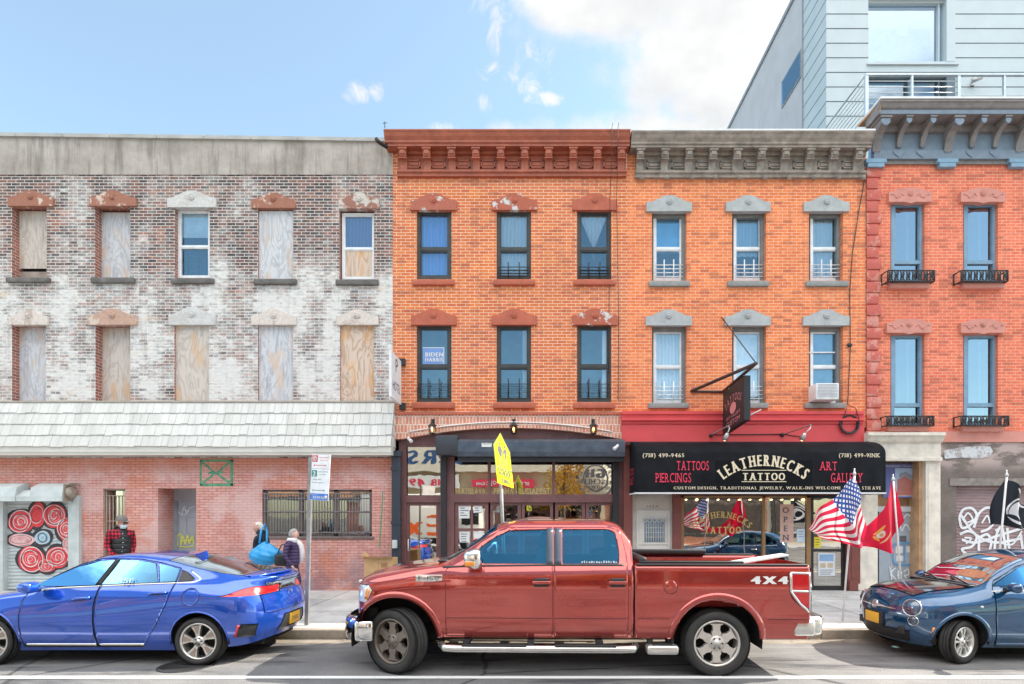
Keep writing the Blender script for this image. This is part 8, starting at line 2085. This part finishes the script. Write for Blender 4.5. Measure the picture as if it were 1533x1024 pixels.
flag('red_flag', 'bright red flag with a small white and gold emblem hanging behind the striped one', (1351, 900, dF + .35), (1337, 720, dF + .35), [(1337, 719, dF + .35), (1354, 784, dF + .35), (1326, 826, dF + .05), (1254, 817, dF + .2)], cloth_mat('scarlet_flag', usmc),
     lambda u, v: (.13 * math.sin(u * 8 + v * 3) * min(1, u * 3), .05 * math.sin(u * 7 + 1) - .05 * math.sin(PI * u)),
     lambda u, v: (-.10 * (1 - v) * math.sin(PI * u) + .12 * v * math.sin(PI * u), 0, -.14 * (1 - v) * math.sin(PI * u) - .10 * v * u * (1 - u) * 4))
flag('black_flag', 'black flag with a white emblem on a pole above the small dark hatchback', (1489, 905, dF), (1507, 714, dF), [(1506, 718, dF), (1484, 790, dF + .1), (1545, 796, dF - .1), (1556, 770, dF + .2)], cloth_mat('black_flag_cloth', pow_),
     lambda u, v: (.12 * math.sin(u * 8 + v * 3), .04 * math.sin(u * 8)), lambda u, v: (-.04 * math.sin(PI * v), 0, .06 * math.sin(PI * u) * (1 - v)))
# cardboard box by the shop door
d = 12.4
bx = thing('cardboard_box', 'open tan cardboard carton standing by the black downpipe behind the pickup bonnet', 'box', (at(568, 0, d).x, d - DIST, .15))
MCARD = M('cardboard', (.52, .33, .16), .85, 0, .14, 5)
x0, x1, z1 = at(545, 0, d).x, at(588, 0, d).x, at(0, 836, d).z
mb = MB(); y0, y1 = d - DIST, d - DIST + .45; t = .012
mb.box(x0, x1, y0, y0 + t, .15, z1); mb.box(x0, x1, y1 - t, y1, .15, z1); mb.box(x0, x0 + t, y0 + t, y1 - t, .15, z1); mb.box(x1 - t, x1, y0 + t, y1 - t, .15, z1); mb.box(x0, x1, y0 + t, y1 - t, .152, .17); mb.build('carton', MCARD, bx)
mb = MB(); mb.add([(x0, y0, z1), (x1, y0, z1), (x1 + .02, y0 - .10, z1 + .04), (x0 - .04, y0 - .10, z1 + .05)], [(0, 1, 2, 3)]); mb.add([(x0, y0, z1), (x0, y1, z1), (x0 - .08, y1, z1 + .10), (x0 - .08, y0, z1 + .10)], [(0, 1, 2, 3)]); mb.build('flap', MCARD, bx)
mb = MB(); mb.box((x0 + x1) / 2 - .004, (x0 + x1) / 2 + .004, y0 - .003, y0, .2, z1 - .005); mb.box((x0 + x1) / 2 + .06, (x0 + x1) / 2 + .2, y0 - .003, y0, z1 - .2, z1 - .1); mb.build('print', M('card_print', (.35, .2, .1), .9), bx)
# litter, manhole and leaves by the kerb
mh = MB(); mh.lathe([(0, .006), (.30, .006), (.30, .012), (.34, .012), (.34, .003)], 32, Matrix.Translation((at(272, 995, 7.3).x, -6.35, 0))); mh.build('manhole_cover', M('cast_iron', (.05, .05, .052), .6, .4, .3, 20, .6), kind='structure')
random.seed(13)
lv = MB(); MLF = M('dry_leaf', (.34, .20, .07), .8, 0, .4, 9)
for k in range(150):
    if k % 3 == 0: x, y, z = random.uniform(-9, 9), KY - random.uniform(.02, .3), .012
    else: x, y, z = random.uniform(-9, 9), KY + random.uniform(.1, 4.6) ** 1.0, .162
    s = random.uniform(.015, .04); a = random.uniform(0, 6.28)
    lv.add([(x + s * math.cos(a + q) * (1 if i % 2 else .6), y + s * math.sin(a + q) * (1 if i % 2 else .6), z + random.uniform(0, .012)) for i, q in enumerate((0, 1.57, 3.14, 4.71))], [(0, 1, 2, 3)])
lv.build('fallen_leaves', MLF, kind='stuff', recalc=False)
# ---------------------------------------------------------------- people on the pavement
def skin_body(name, joints, edges, mat_, parent, sub=2, root=0):
    """one continuous figure grown from a jointed skeleton"""
    me = bpy.data.meshes.new(name); me.from_pydata([j[0] for j in joints], edges, [])
    o = bpy.data.objects.new(name, me); COL.objects.link(o)
    o.modifiers.new('skin', 'SKIN').use_smooth_shade = True
    sv = me.skin_vertices[0].data
    for i, j in enumerate(joints):
        r = j[1] if isinstance(j[1], tuple) else (j[1], j[1]); sv[i].radius = r; sv[i].use_root = (i == root)
    ss = o.modifiers.new('sub', 'SUBSURF'); ss.levels = sub; ss.render_levels = sub
    dg = bpy.context.evaluated_depsgraph_get(); nm = bpy.data.meshes.new_from_object(o.evaluated_get(dg))
    o.modifiers.clear(); o.data = nm; bpy.data.meshes.remove(me); nm.materials.clear(); nm.materials.append(mat_)
    for p in nm.polygons: p.use_smooth = True
    o.parent = parent; return o
SKIN = M('skin', (.56, .30, .22), .55, 0, .06, 14); 
def head(parent, c, yaw, pitch, mat_, s=1.0, body=None):
    """skull, jaw, nose, ears, brow as one surface; local -Y is forward before yaw"""
    bm = bmesh.new(); bmesh.ops.create_uvsphere(bm, u_segments=28, v_segments=20, radius=1)
    for v in bm.verts:
        x, y, z = v.co; r = Vector((x * .076, y * .098, z * .118))
        if z < -.1: k = min(1, (-z - .1) / .9); r.x *= 1 - .34 * k; r.y = r.y * (1 - .26 * k) - .016 * k
        if y < -.3:                                  # face: nose, brow, eye hollows, lips, chin
            f = (-y - .3) / .7
            nz = math.exp(-((x / .20) ** 2)) * math.exp(-(((z + .12) / .20) ** 2)); r.y -= .026 * nz * f
            r.y -= .007 * math.exp(-(((z - .20) / .10) ** 2)) * f
            for sx in (-.36, .36): r.y += .010 * math.exp(-(((x - sx) / .17) ** 2) - (((z - .05) / .11) ** 2)) * f
            r.y -= .007 * math.exp(-((x / .3) ** 2) - (((z + .48) / .09) ** 2)) * f; r.y -= .010 * math.exp(-((x / .3) ** 2) - (((z + .82) / .12) ** 2)) * f
        v.co = r * s
    T_ = Matrix.Translation(c) @ Matrix.Rotation(yaw, 4, 'Z') @ Matrix.Rotation(pitch, 4, 'X')
    mb = MB(); mb.bm(bm, 0, True, T_); bm.free()
    for sx in (-1, 1):
        e = bmesh.new(); bmesh.ops.create_uvsphere(e, u_segments=10, v_segments=8, radius=1); mb.bm(e, 0, True, T_ @ Matrix.Translation((sx * .078 * s, .012 * s, .0)) @ Matrix.Rotation(sx * .35, 4, 'Z') @ Matrix.Diagonal((.010 * s, .020 * s, .032 * s, 1))); e.free()
    h = mb.build('head', mat_, parent)
    mb = MB()
    for sx in (-.027, .027): mb.sphere(T_ @ Vector((sx * s, -.082 * s, .006 * s)), .0105 * s, 10, 8)
    mb.build('eyes', M('eye', (.12, .09, .08), .2), h)
    return h, T_
def fingers(mb_j, mb_e, wrist, dirv, side, curl=.6, r=.009):
    """palm and five bent fingers appended to a skeleton"""
    d = Vector(dirv).normalized(); s = Vector(side).normalized(); n = d.cross(s).normalized(); w = Vector(wrist)
    base = len(mb_j); return base
def hand(parent, wrist, d, side, mat_, curl=.7):
    d = Vector(d).normalized(); s = (Vector(side) - d * Vector(side).dot(d)).normalized(); n = d.cross(s).normalized(); w = Vector(wrist)
    J = [(w, .024), (w + d * .045, (.034, .018)), (w + d * .085, (.036, .016))]; E = [(0, 1), (1, 2)]
    for k, (off, L) in enumerate(((-.03, .066), (-.010, .076), (.011, .072), (.031, .056))):
        p = w + d * .09 + s * off; J.append((p, .0095)); a = len(J) - 1; E.append((2, a)); q = p; ang = 0
        for seg in (.42, .32, .26):
            ang += curl * .5 * (1 + .1 * k); q = q + (d * math.cos(ang) + n * math.sin(ang)) * L * seg; J.append((q, .0088 - .001 * (seg < .3))); E.append((len(J) - 2, len(J) - 1))
    p = w + d * .035 - s * .034; J.append((p, .012)); E.append((1, len(J) - 1)); q = p
    for seg in (.03, .026): q = q + (d * .75 - s * .45 + n * .4).normalized() * seg; J.append((q, .0098)); E.append((len(J) - 2, len(J) - 1))
    return skin_body('hand', J, E, mat_, parent, 1)
def person(lab, x, y, h, yaw, body_mat, stance=0.1, arms=None, bulk=1.0, zf=.15, lean=0.0):
    """arms: per side (elbow, wrist) offsets in body space; body faces -Y before yaw"""
    t = thing('person', lab, 'person', (x, y, zf)); k = h / 1.75; LOCALROOTS.add(t.name)
    Rz = Matrix.Rotation(yaw, 4, 'Z')
    def P(a, b, c): return Rz @ Vector((a * k, (b - lean * max(0, c - .9)) * k, c * k))
    b = bulk
    J = [(P(0, 0, .95), (.165 * k * b, .125 * k * b)), (P(0, 0, 1.10), (.15 * k * b, .115 * k * b)), (P(0, 0, 1.28), (.175 * k * b, .125 * k * b)), (P(0, 0, 1.41), (.15 * k * b, .10 * k * b)), (P(0, -.005, 1.48), .062 * k), (P(0, -.015, 1.54), .052 * k)]
    E = [(0, 1), (1, 2), (2, 3), (3, 4), (4, 5)]; W = []
    for sg, (el, wr) in zip((-1, 1), arms):
        i = len(J); J += [(P(sg * .185 * b, .0, 1.415), .070 * k * b), (P(sg * (.185 * b) + el[0], el[1], 1.415 + el[2]), .055 * k * b), (P(sg * (.185 * b) + wr[0], wr[1], 1.415 + wr[2]), .036 * k)]
        E += [(3, i), (i, i + 1), (i + 1, i + 2)]; W.append((J[i + 1][0], J[i + 2][0]))
    for sg in (-1, 1):
        i = len(J); st = stance * sg
        J += [(P(sg * .09, 0, .86), .095 * k * b), (P(sg * .10, -st * .5 - .02, .49), .064 * k), (P(sg * .105, st, .10), .044 * k), (P(sg * .11, st - .05, .045), (.045 * k, .04 * k)), (P(sg * .115, st - .17, .035), (.042 * k, .030 * k))]
        E += [(0, i), (i, i + 1), (i + 1, i + 2), (i + 2, i + 3), (i + 3, i + 4)]
    o = skin_body('body', J, E, body_mat, t)
    return t, o, P, k, Rz, W
def shell_part(name, parent, pts, mat_, sub=1):
    J = [(p, r) for p, r in pts]; return skin_body(name, J, [(i, i + 1) for i in range(len(J) - 1)], mat_, parent, sub)
def plaid():
    m, g, b = newmat('red_black_plaid'); o = g.obj(); x, y, z = g.sep(o)
    f = lambda c: g.math('GREATER_THAN', g.math('FRACT', g.math('MULTIPLY', c, 12.0)), .5)
    a, c = f(g.math('ADD', x, y)), f(z); s = g.math('ADD', a, c)
    g.put(b.inputs['Base Color'], g.mix(g.math('GREATER_THAN', s, 1.5), g.mix(g.math('GREATER_THAN', s, .5), (.60, .02, .05), (.24, .01, .025)), (.012, .01, .012))); b.inputs['Roughness'].default_value = .9; return m
def quilt(name, col, n=13.0):
    m, g, b = newmat(name); o = g.obj(); x, y, z = g.sep(o)
    w = g.math('ABSOLUTE', g.math('SINE', g.math('MULTIPLY', z, n * PI)))
    g.put(b.inputs['Base Color'], g.mix(g.smooth(w, 0, .35), tuple(c * .4 for c in col), col)); b.inputs['Roughness'].default_value = .6
    g.put(b.inputs['Normal'], g.bump(g.math('POWER', w, .5), .7, .03)); return m
MPLAID, MVEST, MPUF = plaid(), quilt('black_quilted', (.014, .016, .018), 9), quilt('purple_quilted', (.055, .03, .10), 15)
MJEAN = M('dark_jeans', (.03, .04, .065), .85, 0, .2, 12); MCOAT = M('navy_wool', (.012, .018, .032), .9, 0, .25, 20)
# 1: man in plaid and gilet
d = 12.3; px = 181
x = (px - VPX) * d / FOC
t, bo, P, k, Rz, W = person('person in a grey cap, face mask, black quilted gilet and red checked sleeves', x, d - DIST, 1.80, R(46), MPLAID, .10, [((-.045, .05, -.28), (.03, -.16, -.47)), ((.04, .06, -.28), (-.03, -.14, -.49))], 1.05)
vest = skin_body('gilet', [(P(0, 0, .88), (.20 * k, .155 * k)), (P(0, 0, 1.02), (.205 * k, .165 * k)), (P(0, -.005, 1.2), (.215 * k, .16 * k)), (P(0, 0, 1.35), (.205 * k, .145 * k)), (P(0, .01, 1.46), (.12 * k, .10 * k)), (P(0, .015, 1.52), (.095 * k, .085 * k))], [(i, i + 1) for i in range(5)], MVEST, t)
mb = MB(); mb.lathe([(.10 * k, -.02), (.125 * k, .0), (.115 * k, .05), (.085 * k, .05), (.08 * k, .0)], 20, Matrix.Translation(P(0, .06, 1.50)) @ Rz @ Matrix.Rotation(R(-25), 4, 'X')); mb.build('hood', MVEST, t)
mb = MB()
for i in range(5): mb.sphere(P(.0 + .01 * math.sin(i), -.172 + .012 * abs(i - 2) * .6, 1.40 - .095 * i), .011, 8, 6)
mb.build('snap_buttons', MCHROME, t)
hd, TH = head(t, P(0, -.045, 1.635), R(46) + R(36), R(8), SKIN, 1.04 * k)
mb = MB(); 
cap = [(.104, -.01), (.107, .02), (.102, .055), (.082, .088), (.045, .106), (0, .11)]
mb.lathe([(a * k * 1.02, b_ * k) for a, b_ in cap], 24, TH @ Matrix.Translation((0, .006, .048)) @ Matrix.Diagonal((.86, 1.06, 1, 1)))
vs = []; n = 14
for i in range(n + 1):
    a = -1.15 + 2.3 * i / n; 
    vs += [TH @ Vector((.088 * k * math.sin(a), -.098 * k * math.cos(a) * 1.08, .052 * k)), TH @ Vector((.085 * k * math.sin(a), (-.10 * math.cos(a) - .085 * max(0, math.cos(a * 1.25))) * k, (.034 + .012 * abs(math.sin(a))) * k))]
mb.add(vs, [(2 * i, 2 * i + 1, 2 * i + 3, 2 * i + 2) for i in range(n)], 0, True); mb.build('cap', M('heather_grey_cap', (.19, .175, .16), .9, 0, .4, 30), t)
mb = MB()
for sx in (-.031, .031): mb.bbox(sx - .026, sx + .026, -.118, -.100, -.016, .018, .008)
mb.bbox(-.01, .01, -.118, -.108, .002, .01, .002); mb.bbox(-.082, -.076, -.10, .01, .004, .012, .002); mb.bbox(.076, .082, -.10, .01, .004, .012, .002)
mb.v = [tuple(TH @ (Vector(v) * k)) for v in mb.v]; mb.build('sunglasses', MDARKPL, t)
def facemask(TH, k, t):
    mb = MB(); vs = []; n = 14; m_ = 7
    for i in range(n + 1):
        a = -1.25 + 2.5 * i / n
        for j in range(m_ + 1):
            z = -.034 - .080 * j / m_; bul = 1 - .25 * ((j / m_ - .4) * 1.5) ** 2
            vs.append(TH @ (Vector((.079 * math.sin(a) * (1 - .25 * j / m_), (-.112 - .014 * math.cos(a * 1.3)) * math.cos(a * .85) * bul, z)) * k))
    mb.add(vs, [(i * (m_ + 1) + j, (i + 1) * (m_ + 1) + j, (i + 1) * (m_ + 1) + j + 1, i * (m_ + 1) + j + 1) for i in range(n) for j in range(m_)], 0, True); mb.build('face_mask', M('pale_blue_mask', (.55, .70, .78), .8), t)
facemask(TH, 1.04 * k, t)
for (e, w_) in W: hand(t, w_, (w_ - e), Rz @ Vector((1, 0, 0)), SKIN)
skin_body('trousers', [(P(0, 0, .93), (.175 * k, .14 * k)), (P(.0, 0, .82), (.15 * k, .11 * k)), (P(-.10, 0, .72), .098 * k), (P(-.105, .0, .48), .078 * k), (P(-.11, -.10, .09), .062 * k), (P(.10, 0, .72), .098 * k), (P(.105, -.06, .48), .078 * k), (P(.11, .10, .09), .062 * k)], [(0, 1), (1, 2), (2, 3), (3, 4), (1, 5), (5, 6), (6, 7)], MJEAN, t)
# 2: bare-headed walker seen from behind with a big blue bag on the shoulder
d = 12.0; px = 391
x = (px - VPX) * d / FOC
t, bo, P, k, Rz, W = person('person with short white hair and dark coat walking left, carrying a big blue bag', x, d - DIST, 1.70, R(-62), MCOAT, .22, [((-.05, .03, -.28), (-.02, -.10, -.52)), ((.06, .10, -.26), (.03, -.02, -.50))], 1.08)
skin_body('coat', [(P(0, 0, .72), (.20 * k, .16 * k)), (P(0, 0, .95), (.19 * k, .155 * k)), (P(0, 0, 1.2), (.195 * k, .15 * k)), (P(0, .01, 1.38), (.19 * k, .13 * k)), (P(0, .02, 1.47), (.11 * k, .10 * k))], [(i, i + 1) for i in range(4)], MCOAT, t)
mb = MB(); mb.lathe([(.12 * k, -.03), (.115 * k, .03), (.10 * k, .075), (.085 * k, .07), (.08 * k, -.01)], 20, Matrix.Translation(P(0, .01, 1.49)) @ Rz @ Matrix.Rotation(R(-12), 4, 'X')); mb.build('collar', MCOAT, t)
hd, TH = head(t, P(0, -.05, 1.62), R(-68), R(6), SKIN, 1.0 * k)
MWHAIR = M('white_hair', (.62, .58, .52), .85, 0, .18, 40, .3)
def hairdo(TH, k, m_, zlow=-.05, fr=.35, vol=1.06):
    bm = bmesh.new(); bmesh.ops.create_uvsphere(bm, u_segments=26, v_segments=18, radius=1); rem = []
    for v in bm.verts:
        x_, y_, z_ = v.co
        if z_ < (zlow / .118 if y_ > -.1 else fr + (.35 if y_ < -.6 else .1)): rem.append(v)
        v.co = Vector((x_ * .080, y_ * .102 + .004, z_ * .122)) * vol * k * (1 + .012 * math.sin(31 * x_ + 17 * z_))
    bmesh.ops.delete(bm, geom=rem, context='VERTS'); mb = MB(); mb.bm(bm, 0, True, TH); bm.free(); return mb
hairdo(TH, k, MWHAIR).build('hair', MWHAIR, t)
for (e, w_) in W: hand(t, w_, (w_ - e), Rz @ Vector((1, 0, 0)), SKIN)
skin_body('trousers', [(P(0, 0, .90), (.16 * k, .13 * k)), (P(.0, 0, .82), (.14 * k, .11 * k)), (P(-.09, 0, .72), .095 * k), (P(-.10, .09, .48), .075 * k), (P(-.105, -.22, .09), .058 * k), (P(.09, 0, .72), .095 * k), (P(.10, -.12, .48), .075 * k), (P(.105, .22, .09), .058 * k)], [(0, 1), (1, 2), (2, 3), (3, 4), (1, 5), (5, 6), (6, 7)], MJEAN, t)
# the bag
db = 11.75; c = at(397, 829, db)
bg_ = thing('blue_bag', 'large bright blue shopping bag slung from a walking shoulder', 'bag', c)
MBAG = M('bright_blue_plastic', (.02, .30, .62), .35, 0, .12, 3, .25, bscale=7)
bm = bmesh.new(); bmesh.ops.create_uvsphere(bm, u_segments=72, v_segments=40, radius=1)
for v in bm.verts:
    x_, y_, z_ = v.co
    w_ = .345; hh = .23; zz = z_ * hh
    if z_ > 0: f = z_; x_ *= (1 - .55 * f ** 1.2); y_ *= (1 - .4 * f); zz = z_ * hh * (1.25 - .1 * abs(x_))
    an = math.atan2(x_, max(.05, 1.15 - z_)); cr = 1 + .05 * math.sin(9 * x_ + 4 * z_) + .035 * math.sin(26 * an + 2 * z_) * max(0, z_ + .5) + .03 * math.sin(15 * z_ + 6 * x_)
    v.co = Vector((x_ * w_ * cr, y_ * .19 * cr, zz - .03 * (1 - x_ * x_)))
mb = MB(); mb.bm(bm, 0, True, Matrix.Translation(c)); bm.free(); mb.build('sack', MBAG, bg_)
mb = MB()
sh_ = at(396, 798, db + .05)
mb.tube([c + Vector((-.10, -.04, .22)), sh_ + Vector((-.07, 0, .06)), sh_ + Vector((-.045, .12, .18)), sh_ + Vector((.0, .1, .05)), c + Vector((.06, -.05, .22))], .022, 8); mb.build('strap', MBAG, bg_)
# 3: woman in quilted jacket
d = 11.6; px = 437
x = (px - VPX) * d / FOC
t, bo, P, k, Rz, W = person('person with grey hair, purple quilted jacket and white scarf walking right', x, d - DIST, 1.56, R(84), MPUF, .22, [((-.06, .03, -.27), (-.02, -.12, -.49)), ((.06, .10, -.26), (.02, .0, -.5))], 1.06)
skin_body('jacket', [(P(0, .01, .86), (.20 * k, .17 * k)), (P(0, .01, 1.0), (.20 * k, .165 * k)), (P(0, 0, 1.2), (.195 * k, .155 * k)), (P(0, .01, 1.37), (.19 * k, .135 * k)), (P(0, .02, 1.46), (.10 * k, .09 * k))], [(i, i + 1) for i in range(4)], MPUF, t)
hd, TH = head(t, P(0, -.05, 1.62), R(94), R(2), M('pale_skin', (.66, .40, .32), .55, 0, .06, 14), 1.02 * k)
MGH = M('grey_hair', (.34, .33, .32), .85, 0, .3, 40, .3)
hairdo(TH, k, MGH, -.045, .30, 1.12).build('hair', MGH, t)
MSC = M('white_scarf_wool', (.72, .68, .68), .95, 0, .12, 12, .3)
mb = MB(); mb.lathe([(.085 * k, -.05), (.115 * k, -.02), (.12 * k, .03), (.09 * k, .06), (.07 * k, .04)], 20, Matrix.Translation(P(0, -.01, 1.475)) @ Rz)
for sx, L in ((.035, .50), (.085, .40)):
    mb.tube([P(sx, -.10, 1.47), P(sx + .01, -.185, 1.36), P(sx + .02, -.205, 1.2), P(sx + .015, -.20, 1.47 - L)], .042, 8)
mb.build('scarf', MSC, t)
for (e, w_) in W: hand(t, w_, (w_ - e), Rz @ Vector((1, 0, 0)), SKIN)
skin_body('trousers', [(P(0, 0, .90), (.165 * k, .13 * k)), (P(.0, 0, .82), (.145 * k, .11 * k)), (P(-.09, 0, .72), .095 * k), (P(-.10, .09, .48), .075 * k), (P(-.105, -.22, .09), .058 * k), (P(.09, 0, .72), .095 * k), (P(.10, -.12, .48), .075 * k), (P(.105, .22, .09), .058 * k)], [(0, 1), (1, 2), (2, 3), (3, 4), (1, 5), (5, 6), (6, 7)], MJEAN, t)
c = at(421, 838, d - .1)
hb = thing('handbag', 'small black handbag on the left hip of the walker in purple', 'bag', c)
mb = MB(); mb.bbox(c.x - .13, c.x + .12, c.y - .06, c.y + .06, c.z - .13, c.z + .12, .045); mb.build('pouch', M('black_leather', (.015, .014, .014), .5, 0, .2, 14, .2), hb)
mb = MB(); s0 = P(.12, .02, 1.44) + t.location; mb.tube([c + Vector((-.08, 0, .1)), c + Vector((.0, .0, .3)), s0, c + Vector((.15, .05, .28)), c + Vector((.08, 0, .1))], .011, 6); mb.build('strap', M('black_leather_strap', (.015, .014, .014), .5), hb)
